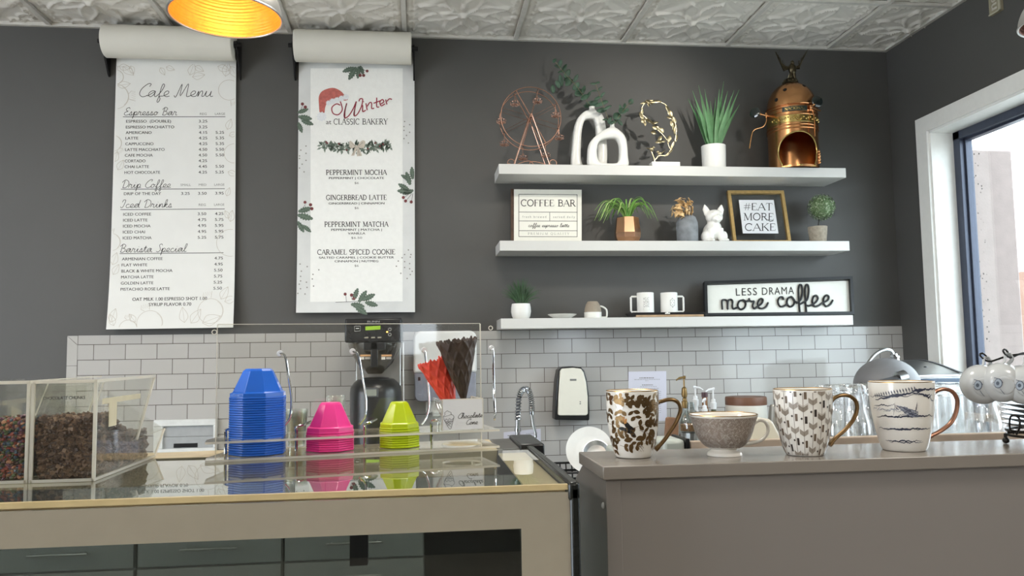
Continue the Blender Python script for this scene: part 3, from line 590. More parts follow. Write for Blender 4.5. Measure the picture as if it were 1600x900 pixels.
    for tx, y, w in (('PEPPERMINT | CHOCOLATE', 280.8, 86), ('GINGERBREAD | CINNAMON', 320.3, 87), ('PEPPERMINT | MATCHA |', 361.2, 79), ('VANILLA', 366.9, 27), ('SALTED CARAMEL | COOKIE BUTTER', 404.2, 117), ('CINNAMON | NUTMEG', 409.9, 68)): text(s, tx, 556.5, y, 3.4, P2, w, 'C', 7, .035)
    for tx, y, w in (('$6', 288.5, 6.5), ('$6', 327.4, 6.5), ('$6.50', 373.7, 17), ('$6', 416.8, 6.5)): text(s, tx, 556.5, y, 3.4, P2, w, 'C', 11, .01)
    dots = [(632, 192), (640, 197), (631, 200), (640, 209), (631, 206), (635, 214), (631, 219), (638, 226), (478, 230.5), (470, 237), (478, 242), (468, 246), (478, 253), (472, 259), (468, 265), (475, 271), (468, 250), (638, 393), (642, 400), (632, 400), (628, 405), (641, 404), (622, 410), (632, 411), (640, 414), (619, 418), (632, 420), (640, 422), (644, 426), (626, 429), (636, 437), (641, 431), (469, 414), (480, 418), (471, 425), (489, 430), (498, 423), (470, 433), (479, 442), (488, 437), (468, 445), (480, 450), (490, 448), (470, 452), (466, 459), (477, 460), (470, 440)]
    for x, y in dots: s.poly(circ(x, y, 1.15, n=8)[:-1], P2, 13)
paper(M2, -.015, -.022, .02, mt2, [BORDER, PANEL, HOLLY, BERRY, HAT, FUR, RED, INK, SAGE, BOW, GREY, GREY, VEIN, DOT], menu2, 74)
# ================================================================== floating shelves and what stands on them
SH = [2.5555, 2.155, 1.7545]
SHW = mat('white_shelf_lacquer', (208, 207, 203), .3, var=.015, vs=5)
for zt, lab in zip(SH, ('highest white floating shelf, holding the copper boiler', 'middle white floating shelf, holding the bulldog figurine', 'lowest white floating shelf, just above the tiles')):
    tag(MB().box(2.132, 4.03, -.24, 0, zt - .0525, zt).build('floating_shelf', SHW, bevel=.0015), lab, 'shelf', 'white floating shelves')
ROSE = mat('rose_gold_wire', (188, 146, 126), .25, metal=1, var=.05); CER = mat('white_ceramic', (232, 231, 226), .3, var=.015); GOLD = mat('gold_leaf_metal', (198, 184, 148), .36, metal=1, var=.12, vs=40)
SOIL = mat('dark_soil', (40, 34, 28), .9)
def hz(px, py, Y, zs): return at(px, py, Y=Y).z - zs
# ---- ferris wheel
zs = SH[0]; Y0, Y1 = -.185, -.085; Ym = (Y0 + Y1) / 2
c0 = at(826, 180, Y=Y0); s0 = mpp(c0); R = 47.5 * s0; hub = Vector((at(828, 176, Y=Ym).x, Ym, c0.z - .004)); xc = hub.x
t = thing('ferris_wheel', 'rose gold wire ferris wheel model with small hanging baskets', 'ornament', (xc, Ym, zs))
q = MB()
for y in (Y0 + .012, Y1 - .012):
    q.tube([(xc + R * math.cos(a), y, hub.z + R * math.sin(a)) for a in [2 * PI * k / 48 for k in range(48)]], .0022, 6, closed=True)
    for k in range(8):
        a = PI / 8 + k * PI / 4 + .1; q.tube([(xc, y, hub.z), (xc + R * math.cos(a), y, hub.z + R * math.sin(a))], .0011, 5)
for k in range(8):
    a = PI / 6 + k * PI / 4; x, z = xc + R * math.cos(a), hub.z + R * math.sin(a)
    q.tube([(x, Y0 + .012, z), (x, Y1 - .012, z)], .002, 6)
for k in (2, 6):
    a = PI / 6 + k * PI / 4 - .02; 
    for y in (Y0 + .012, Y1 - .012): q.tube([(xc, y, hub.z), (xc + R * math.cos(a), y, hub.z + R * math.sin(a))], .0026, 6)
q.build('wheel', ROSE, t); MB().cyl((xc, Y0 - .004, hub.z), (xc, Y1 + .004, hub.z), .006).build('axle', ROSE, t)
for y in (Y0, Y1):
    q = MB(); hw = 28.5 * s0
    for sg in (-1, 1): q.tube([(xc + sg * hw, y, zs + .003), (xc + sg * .003, y, hub.z + .012)], .004, 8, flat=.6)
    q.sph((xc, y, hub.z + .008), .008, 10); q.build('support_frame', ROSE, t)
q = MB()
for sx_ in (-1, 1):
    x = xc + sx_ * 28.5 * s0; q.tube([(x, Y0, zs + .003), (x, Y1, zs + .003)], .003, 6)
    for y in (Y0, Y1):
        sp = [(x + sx_ * (.012 + .022 * math.cos(a) * (1 - a / 9)), y, zs + .022 + .02 * math.sin(a) * (1 - a / 9)) for a in [-1.6 + .35 * k for k in range(16)]]; q.tube(sp, .002, 6)
for y in (Y0, Y1):
    wv = [(xc - 28 * s0, y, zs + .004), (xc - 16 * s0, y, zs + .022), (xc - 4 * s0, y, zs + .03), (xc + 2 * s0, y, zs + .012), (xc - 4 * s0, y, zs + .006), (xc - 2 * s0, y, zs + .026), (xc + 10 * s0, y, zs + .024), (xc + 20 * s0, y, zs + .014), (xc + 28 * s0, y, zs + .004)]
    q.tube(cat_rom(wv, 5), .002, 6)
q.build('scroll_base', ROSE, t)
for k in range(8):
    a = PI / 6 + k * PI / 4; x, z = xc + R * math.cos(a), hub.z + R * math.sin(a); q = MB()
    q.tube([(x, Ym, z), (x, Ym, z - .066)], .0013, 5); rr = .026
    q.tube([(x + rr * math.cos(b), Ym + rr * math.sin(b), z - .052) for b in [2 * PI * j / 20 for j in range(20)]], .0013, 5, closed=True)
    for j in range(6):
        b = 2 * PI * j / 6; cx_, cy_ = x + .7 * rr * math.cos(b), Ym + .7 * rr * math.sin(b)
        q.tube([(cx_ + .0085 * math.cos(e), cy_ + .0085 * math.sin(e), z - .066) for e in [2 * PI * i / 10 for i in range(10)]], .0012, 5, closed=True)
        q.tube([(x, Ym, z - .066), (cx_, cy_, z - .066), (x + rr * math.cos(b), Ym + rr * math.sin(b), z - .052)], .0011, 5)
    q.tube([(x + .009 * math.cos(b), Ym + .009 * math.sin(b), z - .04) for b in [2 * PI * j / 12 for j in range(12)]], .0011, 5, closed=True)
    q.build('gondola', ROSE, t)
# ---- open loop vases
def loop_vase(name, label, Y, dep, outer, inner, neck):
    s = mpp(at(outer[0][0], outer[0][1], Y=Y)); zb = SH[0]
    base = at(outer[0][0], 258, Y=Y); up = lambda p: Vector((at(p[0], p[1], Y=Y).x, 0, at(p[0], p[1], Y=Y).z))
    O = cat_rom([(v.x, 0, max(v.z, zb)) for v in map(up, outer)], 6, True); I = cat_rom([(v.x, 0, max(v.z, zb + .012)) for v in map(up, inner)], 6, True)
    for p in O: p.z = max(p.z, zb)
    for p in I: p.z = max(p.z, zb + .012)
    c = sum(I, Vector()) / len(I)
    def ray(P, a):                     # radius of outline P about c at angle a
        best = .01; d = Vector((math.cos(a), 0, math.sin(a)))
        for i in range(len(P)):
            A, B = P[i] - c, P[(i + 1) % len(P)] - c; e = B - A; den = d.x * e.z - d.z * e.x
            if abs(den) < 1e-12: continue
            tt = (A.x * e.z - A.z * e.x) / den; u = (A.x * d.z - A.z * d.x) / den
            if tt > 0 and -.001 <= u <= 1.001: best = max(best, tt)
        return best
    n = 96; q = MB(); rings = []
    for k in range(n):
        a = 2 * PI * k / n; ro, ri = ray(O, a), ray(I, a); d = Vector((math.cos(a), 0, math.sin(a))); mid, hw = (ro + ri) / 2, (ro - ri) / 2; rg = []
        for j in range(12):
            b = 2 * PI * j / 12; cx_, cy_ = math.cos(b), math.sin(b); sq = lambda v: math.copysign(abs(v) ** .45, v)
            p = c + d * (mid + hw * sq(cx_)); p = Vector((p.x, Y + dep / 2 * sq(cy_), max(p.z, zb))); rg.append(p)
        rings.append(rg)
    q.add([p for r in rings for p in r], [(i * 12 + j, ((i + 1) % n) * 12 + j, ((i + 1) % n) * 12 + (j + 1) % 12, i * 12 + (j + 1) % 12) for i in range(n) for j in range(12)])
    nb = at(neck[0], neck[2], Y=Y); nt_ = at(neck[0], neck[1], Y=Y); h = nt_.z - nb.z; r = neck[3] * s
    q.lathe([(r * 1.9, -.004), (r * 1.2, h * .35), (r, h * .7), (r * 1.12, h), (r * .75, h), (r * .7, h * .3)], nb, 24, cap0=False)
    o = q.build(name, CER, None, ang=60); o.data.transform(Matrix.Translation(-Vector((c.x, Y, zb)))); o.location = (c.x, Y, zb)
    tag(o, label, 'vase'); return nt_
n1 = loop_vase('loop_vase', 'tall white ceramic vase shaped as an open arch', -.10, .055, [(894, 270), (894, 225), (899, 192), (911, 176), (926, 173.5), (940, 180), (946, 205), (946, 270), (920, 274)], [(908, 256), (907.5, 215), (912, 191), (921, 186.5), (929, 190), (931.5, 215), (931, 256), (920, 259)], (925, 167, 174, 4.2))
n2 = loop_vase('loop_vase', 'short white ceramic ring vase with a tapered neck in front of the tall arch vase', -.17, .055, [(921, 262), (918, 240), (922, 222), (938, 207), (955, 199.5), (967, 205), (977, 218), (980, 245), (979, 262), (950, 266)], [(936, 254), (931.5, 238), (936, 222), (950, 217), (963, 218.5), (967.5, 230), (967, 248), (963, 255.5), (950, 256.5)], (956.7, 194, 200.5, 3.2))
EUC = mat('eucalyptus_leaf', (58, 84, 66), .55, var=.35, vs=25); TWIG = mat('eucalyptus_stem', (104, 98, 70), .7)
def sprig(name, label, Y, root, stems, leaves, group=None):
    base = at(*root, Y=Y); t = thing(name, label, 'branch', base, group)
    q = MB()
    for st in stems: q.tube([at(x, y, Y=Y - .01 * i) for i, (x, y) in enumerate(st)], .0014, 5)
    q.build('stem', TWIG, t)
    for (x, y, L, W_, a) in leaves:
        p = at(x, y, Y=Y - rnd.uniform(-.02, .03)); s = mpp(p); d = Vector((math.cos(math.radians(a)), rnd.uniform(-.35, .35), math.sin(math.radians(a)))).normalized(); k = 7
        up = Vector((rnd.uniform(-.5, .5), -1, rnd.uniform(-.4, .4)))
        MB().blade([p + d * (L * s * (i / k - .5)) for i in range(k + 1)], [W_ * s * max(.06, math.sin(PI * (.06 + .9 * i / k)) ** .75) for i in range(k + 1)], fold=.12, up=up).build('leaf', EUC, t, ang=80, solid=.0012)
sprig('eucalyptus_branch', 'long eucalyptus branch arching out of the tall arch vase', -.10, (925, 169), [[(925, 170), (917, 158), (907, 143), (897, 130), (886, 119), (876, 107), (868, 97)]],
 [(866.5, 95, 9, 6, 60), (875.5, 99.5, 12, 7.5, 75), (872, 104, 12, 5, 160), (882, 107, 15, 7, 62), (876, 112, 10, 4, 30), (886, 115, 16, 9, 55), (876.5, 125.5, 18, 8, 105), (889, 129, 16, 10, 45), (899.5, 122.5, 14, 6, 60), (871.5, 131.5, 13, 7, 112), (863.5, 139, 13, 8, 95), (886.5, 124, 11, 8, 20), (900, 134.5, 15, 10, 50), (905, 145, 18, 13, 35), (912, 140, 16, 6, 70), (914, 152, 17, 9, 35), (920, 148, 12, 5, 60), (925, 162, 22, 9, 5), (917, 166, 12, 5, -10), (929, 160, 13, 6, 30)])
sprig('eucalyptus_sprig', 'upright eucalyptus sprig with paired leaves standing in the short ring vase', -.17, (955.5, 197), [[(956, 198), (950, 185), (944, 168), (938, 152), (931, 132)]],
 [(927, 131, 11, 4, 5), (934, 129.5, 8, 4, 20), (928, 142, 10, 3.5, 15), (937, 139, 11, 4, 40), (935, 153, 16, 5, 25), (942, 147, 9, 4, 40), (938, 163, 18, 6, 20), (945, 160, 11, 7, 15), (940, 172.5, 16, 8, 5), (949, 168.5, 16, 5, 30), (946, 187, 10, 3.5, 10), (953, 186, 8, 5, 40)])
sprig('eucalyptus_sprig', 'low spray of round eucalyptus leaves in the short ring vase', -.165, (957.5, 197), [[(957, 198), (964, 186), (972, 175), (980, 165), (986, 159)], [(957, 198), (953, 188)]],
 [(986, 158.7, 9, 8.5, 70), (972.5, 174, 14, 13, 45), (964, 182, 15, 13, 40), (976, 166, 11, 5, 80), (969, 168, 9, 5, 100), (968.5, 191.5, 12, 6, -45), (979, 172, 8, 4, -20), (961, 189, 10, 7, 70), (952, 189, 9, 6, 80), (956, 192, 9, 6, 30), (980, 171, 6, 4, 20)])
# ---- gold branch ornament with two birds
Y = -.15; base = place(1038, Y, SH[0]); s = mpp(base); t = thing('bird_ornament', 'gold leaf branch loop with two small birds on a white block', 'ornament', base)
W3 = lambda x, y, dy=0: at(x, y, Y=Y + dy)
hb = W3(1038, 254.5).z
q = MB().box(W3(1016.5, 255).x, W3(1060, 255).x, Y - .028, Y + .028, SH[0], hb); q.build('block', CER, t, bevel=.001)
loop = [W3(*p) for p in [(1024, 257), (1023.5, 250), (1026, 247), (1030, 243), (1040, 242.5), (1048, 234), (1053, 224), (1056.5, 208), (1055, 192), (1050, 181), (1043, 167), (1034, 160.5), (1018, 157), (1008, 161), (1003, 169), (1003, 178), (1009, 184), (1016, 192)]]
q = MB(); q.tube(cat_rom(loop, 5), .0022, 6); q.tube(cat_rom([W3(1048, 234), W3(1045, 228), W3(1042, 219), (W3(1036, 211)), W3(1030, 205), W3(1022, 199)], 5), .0016, 6)
q.tube([W3(1023, 255), W3(1022, 247), W3(1018, 237)], .0022, 6); q.build('branch', GOLD, t)
for (x, y, L, w_, a) in [(1006, 161, 12, 4, 190), (1014, 160, 14, 7, -20), (1024, 159, 20, 5, 5), (1013, 163, 8, 5, -80), (1003, 175, 12, 5, 80), (1002, 181, 14, 5, -70), (1005, 189, 12, 7, -60), (1011, 187, 14, 5, -45), (1016, 191, 16, 7, -40), (1024, 192, 10, 4, 10), (1008, 193, 9, 4, -90), (1043, 171, 14, 6, -60), (1047, 177, 14, 7, -65), (1046, 184, 10, 5, 160), (1053, 189, 14, 7, -75), (1052, 198, 16, 8, -85), (1055, 203, 16, 6, -100), (1049, 193, 11, 4, 100), (1057, 216, 14, 4, 70), (1051, 226, 14, 4, 60), (1048, 236, 14, 4, 50), (1042, 242, 10, 4, 30), (1023, 200, 9, 7, 150), (1033, 204, 11, 8, -50), (1021, 207.5, 9, 7, 160), (1031, 217, 12, 6, 60), (1030, 222, 14, 6, 10), (1037, 221, 8, 3, 20), (1046, 217, 12, 7, 80), (1028, 200, 8, 5, -40)]:
    p = W3(x, y, rnd.uniform(-.012, .008)); d = Vector((math.cos(math.radians(a)), rnd.uniform(-.4, .4), math.sin(math.radians(a)))).normalized()
    MB().blade([p + d * (L * s * (i / 6 - .5)) for i in range(7)], [w_ * s * max(.08, math.sin(PI * (.05 + .9 * i / 6))) for i in range(7)], fold=.2, up=Vector((rnd.uniform(-.6, .6), -1, rnd.uniform(-.3, .6)))).build('leaf', GOLD, t, ang=80, solid=.001)
for (x, y, sg) in ((1018, 233, 1), (1031, 240, -1)):
    b_ = MB(); c = W3(x, y); Tm = Matrix.Rotation(sg * .35, 3, 'Y')
    b_.sph(c, (.013, .008, .009), 12, T=Tm); b_.sph(c + Vector((.011 * sg, 0, .009)), .0068, 10); b_.tube([c + Vector((.016 * sg, 0, .009)), c + Vector((.023 * sg, 0, .008))], [.0025, .0003], 6)
    b_.tube([c + Vector((-.008 * sg, 0, .001)), c + Vector((-.03 * sg, 0, .006 if sg > 0 else .02))], [.0065, .002], 8, flat=.5); b_.tube([c - Vector((0, 0, .006)), c - Vector((.002, 0, .018))], .0014, 5); b_.build('bird', GOLD, t)
# ---- leafy pot plants
def pot(zs, cx, Y, prof, label, cat, m, name, soil=True):
    """prof: (radius px, pixel row) from the rim down, in pixels at depth Y"""
    base = place(cx, Y, zs); s = mpp(base); t = thing(name, label, cat, base); zt = at(cx, prof[0][1], Y=Y).z
    P = [(r * s, at(cx, y, Y=Y).z) for r, y in prof]; P[-1] = (P[-1][0], zs + .0003)
    q = MB(); rt, zr = P[0]
    q.lathe([(rt - .004, zr - .025), (rt - .003, zr - .001), (rt, zr)] + P[1:], (base.x, Y, 0), 48, cap0=False)
    q.build('pot', m, t, ang=50)
    if soil: MB().lathe([(0, zr - .012), (rt - .0032, zr - .013), (rt - .0032, zr - .024), (0, zr - .024)], (base.x, Y, 0), 32).build('soil', SOIL, t)
    return t, Vector((base.x, Y, zr)), s
t, top, s = pot(SH[0], 1116, -.13, [(18.8, 228.5), (18.6, 240), (18, 262), (17.6, 266)], 'spiky green aloe plant in a plain white cylinder pot', 'potted plant', CER, 'potted_aloe')
ALOE = mat('aloe_green', (92, 138, 92), .5, var=.2, vs=20)
for (x, y) in ((1075, 154), (1082, 141.5), (1091.5, 133), (1101, 139), (1131, 127), (1147, 141), (1155, 140), (1155.5, 163), (1118, 152), (1137, 142), (1085, 162), (1124, 139), (1143, 150), (1096, 148), (1110, 158), (1149, 172), (1128, 160), (1092, 172), (1139, 178)):
    tip = at(x, y, Y=-.13 - rnd.uniform(-.05, .07)); b0 = top + Vector(((x - 1116) * s * .16, rnd.uniform(-.02, .02), -.012)); md = b0 * .5 + tip * .5 + Vector(((x - 1116) * s * -.03, 0, .004)); P = cat_rom([b0, md, tip], 5)
    k = len(P) - 1; MB().blade(P, [.022 * (1 - (i / k) ** 1.7) * (.75 + .6 * math.sin(PI * min(1, i / k * 1.2))) + .0008 for i in range(k + 1)], fold=.28).build('leaf', ALOE, t, ang=80, solid=.0018)
t, top, s = pot(SH[2], 814.3, -.13, [(14.2, 474.7), (15.2, 480), (15.7, 487), (14.5, 494), (12, 499)], 'small tuft of dark green grass in a rounded white pot', 'potted plant', CER, 'potted_grass')
GRASS = mat('dark_grass_green', (52, 82, 50), .55, var=.35, vs=30)
q = MB()
for k in range(130):
    a = rnd.gauss(0, .42); a = max(-1.0, min(1.0, a)); L = rnd.uniform(28, 47) * s * (1 - .25 * abs(a)); yy = rnd.uniform(-.5, .5)
    b0 = top + Vector((a * .02 + rnd.uniform(-.006, .006), rnd.uniform(-.018, .018), -.012)); P = [b0 + Vector((math.sin(a * (.35 + .65 * t_)) * L * t_ + a * .012 * t_ * t_, yy * L * .45 * t_ * t_, math.cos(a * (.3 + .75 * t_)) * L * t_)) for t_ in [i / 6 for i in range(7)]]
    if max(p.y for p in P) > -.01: continue
    q.blade(P, [.0042 * (1 - (i / 6) ** 2) + .0005 for i in range(7)], fold=.2)
q.build('foliage', GRASS, t, ang=80, solid=.0008, kind='stuff')
# ---- copper boiler with eagle
COP = mat('polished_copper', (216, 158, 108), .24, metal=1, var=.06, vs=6, bump=.12, bs=25); BRA = mat('polished_brass', (204, 178, 112), .22, metal=1, var=.12, vs=50); DKB = mat('aged_bronze', (92, 84, 66), .35, metal=1, var=.3, vs=60); GLB = mat('dark_green_glass', (12, 26, 24), .08, var=0, coat=1)
Y = -.15; zs = SH[0]; base = place(1241, Y, zs); s = mpp((base.x, Y - .1, 2.7)); R = .133; bx = base.x
t = thing('copper_boiler', 'domed copper espresso boiler with an arched opening and spread eagle on top', 'coffee machine', base)
H = lambda y: at(1241, y, Y=Y - R).z if y > 150 else at(1241, y, Y=Y).z
z_s = H(166); z_op = H(205)
q = MB(); n, mz = 144, 90; zt = z_s
ang = lambda px_: math.asin(max(-1, min(1, (px_ - 1241) * s / R)))     # 0 faces the room
a0, a1 = ang(1207), ang(1262); ac, aw = (a0 + a1) / 2 + .03, (a1 - a0) / 2
zb0 = zs + .012; zc0 = z_op - aw * R * .95
def hole(a, z):
    d = (a - ac + PI) % (2 * PI) - PI; x = d / aw
    lo = .82 if z < zs + .05 else 1.0
    if z < zb0: return False
    if z < zc0: return abs(x) < 1 - .16 * max(0, (zs + .06 - z) / .06)
    return x * x + ((z - zc0) / (z_op - zc0)) ** 2 < 1
vs = [(bx + R * math.sin(2 * PI * i / n), Y - R * math.cos(2 * PI * i / n), zs + (zt - zs) * j / mz) for j in range(mz + 1) for i in range(n)]
vs2 = [(bx + (R - .006) * math.sin(2 * PI * i / n), Y - (R - .006) * math.cos(2 * PI * i / n), zs + (zt - zs) * j / mz) for j in range(mz + 1) for i in range(n)]
fs = [(j * n + i, j * n + (i + 1) % n, (j + 1) * n + (i + 1) % n, (j + 1) * n + i) for j in range(mz) for i in range(n) if not hole(2 * PI * (i + .5) / n, zs + (zt - zs) * (j + .5) / mz)]
q.add(vs, fs); q.add(vs2, [f[::-1] for f in fs]); q.lathe([(R - .006, .004), (0, .004)], (bx, Y, zs), 48, cap0=False); q.build('body', COP, t)
hd = at(1241, 131, Y=Y).z - z_s
q = MB(); q.lathe([(R, 0), (R + .006, .004), (R + .006, .01), (R + .001, .014)] + [(R * math.cos(a) ** .85, .014 + (hd - .014) * math.sin(a)) for a in [PI / 2 * k / 16 for k in range(17)]], (bx, Y, z_s), 64, cap0=False); q.build('dome', COP, t, ang=50)
q = MB(); pts = []
for k in range(41):
    a = PI * k / 40; pts.append((ac + aw * 1.02 * math.cos(a), zc0 + (z_op - zc0) * 1.02 * math.sin(a)))
lw = [(ac - aw, zs + .06), (ac - aw * .92, zs + .035), (ac - aw * .82, zs + .012), (ac - aw * .84, zs + .004), (ac, zs + .006), (ac + aw * .84, zs + .004), (ac + aw * .82, zs + .012), (ac + aw * .92, zs + .035), (ac + aw, zs + .06)]
q.tube([(bx + (R + .001) * math.sin(a), Y - (R + .001) * math.cos(a), z) for a, z in pts + lw], .0042, 8, closed=True); q.build('opening_rim', BRA, t)
zb = H(183)
q = MB(); q.lathe([(R + .001, -.022), (R + .003, -.02), (R + .003, .02), (R + .001, .022)], (bx, Y, zb), 64, cap0=False, cap1=False)
for k in range(26):                                   # raised leaf scrolls of the brass band
    a = -1.3 + k * .1; z = zb + .006 * math.sin(k * 2.1); p = Vector((bx + (R + .003) * math.sin(a), Y - (R + .003) * math.cos(a), z)); q.sph(p, (.0055, .0045, .005 + .004 * (k % 3 == 0)), 8)
a = ang(1233)
for sg in (-1, 1):
    q.tube([(bx + (R + .004) * math.sin(a + sg * u), Y - (R + .004) * math.cos(a + sg * u), zb - .012 + v) for u, v in ((0, 0), (.07, .006), (.13, .02), (.16, .028))], [.006, .006, .004, .001], 6)
    q.tube([(bx + (R + .004) * math.sin(a + sg * u), Y - (R + .004) * math.cos(a + sg * u), zb - .004 + v) for u, v in ((0, 0), (.05, .008), (.1, .022))], [.005, .004, .001], 6)
q.build('brass_band', BRA, t)
q = MB()
for y in (160, 163.5, 171, 177, 193, 198): q.tube([(bx + (R + .0015) * math.sin(2 * PI * k / 64), Y - (R + .0015) * math.cos(2 * PI * k / 64), H(y)) for k in range(64)], .0035, 8, closed=True)
q.build('ring', COP, t)
pz = H(168.5); q = MB()
fnp = lambda u, v, w=.0: Vector((bx + (R + .004 + w) * math.sin(u), Y - (R + .004 + w) * math.cos(u), pz + v))
u0, u1 = ang(1213), ang(1247)
q.add([fnp(u0 + (u1 - u0) * i / 12, v, w_) for v, w_ in ((-.0125, -.004), (-.0125, .0015), (.0125, .0015), (.0125, -.004)) for i in range(13)], [(r_ * 13 + i, r_ * 13 + i + 1, (r_ + 1) * 13 + i + 1, (r_ + 1) * 13 + i) for r_ in range(3) for i in range(12)])
serif(q, 'NACIONAL', 0, 0, 1, lambda x, y: fnp((u0 + u1) / 2 + (x - 0) * (u1 - u0) / 7.2, -y * .014, .0022), width=5.7, align='C', m=1, thick=.2, thin=.09)
q.build('name_plate', [mat('green_enamel', (36, 50, 44), .4), BRA], t)
q = MB()
for px_, py_ in ((1208, 156), (1228, 150), (1253, 147.5)):
    p = at(px_, py_, Y=Y - .07); d = (p - Vector((bx, Y, z_s + .01))); d.normalize(); rr = R * 1.0
    p = Vector((bx, Y, z_s + .012)) + Vector((d.x * R * .99, d.y * R * .99, d.z * hd * .97)); q.cyl(p - d * .002, p + d * .003, .0105, n=16)
q.build('vent_hole', mat('black_hole', (12, 10, 9), .8, var=0), t)
E_ = lambda x, y, dy=0: at(x, y, Y=Y + dy)
q = MB(); q.lathe([(.04, 0), (.038, .012), (.026, .02), (.02, .03), (0, .032)], (bx, Y, E_(1238, 130).z - .004), 24, mod=lambda a: 1 + .12 * math.sin(5 * a))
for k in range(8): q.sph((bx + .03 * math.cos(k * .8), Y - .03 * math.sin(k * .8), E_(1238, 127).z), .009, 8)
q.build('mount', DKB, t)
q = MB(); c = E_(1238, 108)
q.sph(c, (.022, .018, .034), 14); q.sph(c + Vector((0, -.005, .036)), (.011, .012, .012), 12); q.tube([c + Vector((0, -.014, .036)), c + Vector((-.004, -.026, .03))], [.005, .001], 8)
for sg in (-1, 1): q.tube([c + Vector((sg * .008, 0, -.02)), c + Vector((sg * .012, -.004, -.055))], [.01, .006], 8)
q.tube([c + Vector((0, .012, -.02)), c + Vector((0, .03, -.05))], [.012, .018], 8, flat=.4)
for tip, k1, k2 in (((1212, 81), (1219, 97), (1228, 105)), ((1262.5, 77), (1254, 93), (1247, 103))):
    for f in range(5):
        o_ = f * 3.2; P = cat_rom([c + Vector((0, .004, .012)), E_(k2[0], k2[1] + o_ * .3), E_(k1[0] + (1 if tip[0] < 1238 else -1) * o_ * .4, k1[1] + o_), E_(tip[0] + (1 if tip[0] < 1238 else -1) * o_ * 1.1, tip[1] + o_ * 1.4)], 5); nn = len(P)
        q.tube(P, [.0105 * (1 - .85 * i / nn) + .0012 for i in range(nn)], 6, flat=.5)
q.build('eagle', DKB, t, ang=60)
def tap(kn, kr, face, path, lbl):
    q = MB(); k = E_(*kn, dy=-.14 if face else -.1); q.lathe([(0, -.006), (kr * .8, -.005), (kr, -.002), (kr, .003), (kr * .8, .006), (0, .0065)], k, 28, T=Matrix.Rotation(PI / 2, 3, 'X') if face else Vector((0, 0, 1)).rotation_difference(Vector((-.75, -.66, .05)).normalized()).to_matrix()); q.build('knob', GLB, t)
    q = MB(); P = [E_(x, y, dy) for x, y, dy in path]; q.tube(cat_rom(P, 4), .0032, 8); q.sph(P[0], .009, 10); q.cyl(P[0], k, .004); q.sph((P[0] + k) / 2, .007, 10); q.cyl(P[0] + Vector((0, 0, .012)), P[0] - Vector((0, 0, .012)), .0065); q.cyl(P[0], (bx + (R - .01) * (1 if P[0].x > bx else -1) * .96, Y - .05 if not face else Y - .09, P[0].z), .0055); q.build('steam_tap', COP, t)
tap((1180, 176.5), .029, False, [(1197, 180.5, -.08), (1197.5, 189, -.08), (1192, 198, -.08), (1179, 202.5, -.08), (1174.5, 211, -.08), (1171, 232, -.08)], 'l')
tap((1276.5, 158.5), .031, True, [(1267, 168, -.14), (1271, 177, -.14), (1273, 190, -.15), (1273.5, 213, -.15)], 'r')
q = MB()
for k in range(14): a = ang(1271) + .08 * math.sin(k * 1.9); z = zs + .03 + k * .005; q.sph((bx + (R + .001) * math.sin(a), Y - (R + .001) * math.cos(a), z), (.008, .006, .006), 8)
q.build('embossed_crest', COP, t)
# ================================================================== middle and lowest shelf
# ---- COFFEE BAR sign
def leaning(q4, Yt, Yb, zs):
    """corners of a board leaning back on the shelf; the bottom row is dropped to the shelf top"""
    TL, TR = at(*q4[0], Y=Yt), at(*q4[1], Y=Yt); BL, BR = place(q4[3][0], Yb, zs + .001), place(q4[2][0], Yb, zs + .001)
    yb = proj(BL)[1]; return [TL, TR, BR, BL], [q4[0], q4[1], (q4[2][0], proj(BR)[1]), (q4[3][0], yb)]
def slab(mb, fn, x0, y0, x1, y1, w0, w1, m=0):
    mb.hexa([fn(x0, y1, w0), fn(x1, y1, w0), fn(x1, y1, w1), fn(x0, y1, w1)], [fn(x0, y0, w0), fn(x1, y0, w0), fn(x1, y0, w1), fn(x0, y0, w1)], m)
BOARD = mat('cream_sign_board', (226, 224, 214), .55, var=.02); WOODD = mat('dark_sign_wood', (70, 48, 34), .6, var=.2, vs=40)
W4, S4 = leaning([(803, 296.6), (908, 297.4), (913.4, 375.4), (805, 375.4)], -.045, -.11, SH[1]); fn = sheet(W4, S4, 0)
t = thing('coffee_bar_sign', 'square cream sign with ruled boxes and the words coffee bar', 'sign', (W4[3] + W4[2]) / 2)
yb = S4[3][1]; q = MB(); slab(q, fn, 798.5, 295.6, 909, yb, -.022, -.0005); q.build('wooden_back', WOODD, t)
q = MB(); slab(q, fn, 803, 296.6, 908.6, yb, -.0005, .004); P = lambda x, y: fn(x, y, .0046)
def rect(x0, y0, x1, y1, w=.8):
    for a in ([(x0, y0), (x1, y0)], [(x1, y0), (x1, y1)], [(x1, y1), (x0, y1)], [(x0, y1), (x0, y0)]): q.stroke(a, w, P, 1)
rect(810.5, 304.5, 901.5, 370.5); 
for y in (332.4, 346.2, 361.3): q.stroke([(810.5, y), (901.5, y)], .7, P, 1)
q.stroke([(858.5, 332.4), (858.5, 346.2)], .7, P, 1)
serif(q, 'COFFEE BAR', 856.2, 318, 10.2, P, 86, 'C', 1, thick=.15, thin=.06); text(q, 'fresh brewed', 834.5, 339.6, 3.6, P, 37, 'C', 2, .0, 1.4); text(q, 'served daily', 881, 339.6, 3.6, P, 34, 'C', 2, .0, 1.4)
cursive(q, 'coffee espresso latte', 857, 355.5, 2.7, P, width=64, w=.6, m=1, align='C'); serif(q, 'PREMIUM QUALITY', 857.5, 365.8, 3.4, P, 66, 'C', 2, ls=.3)
q.build('board', [BOARD, INK, GREY], t)
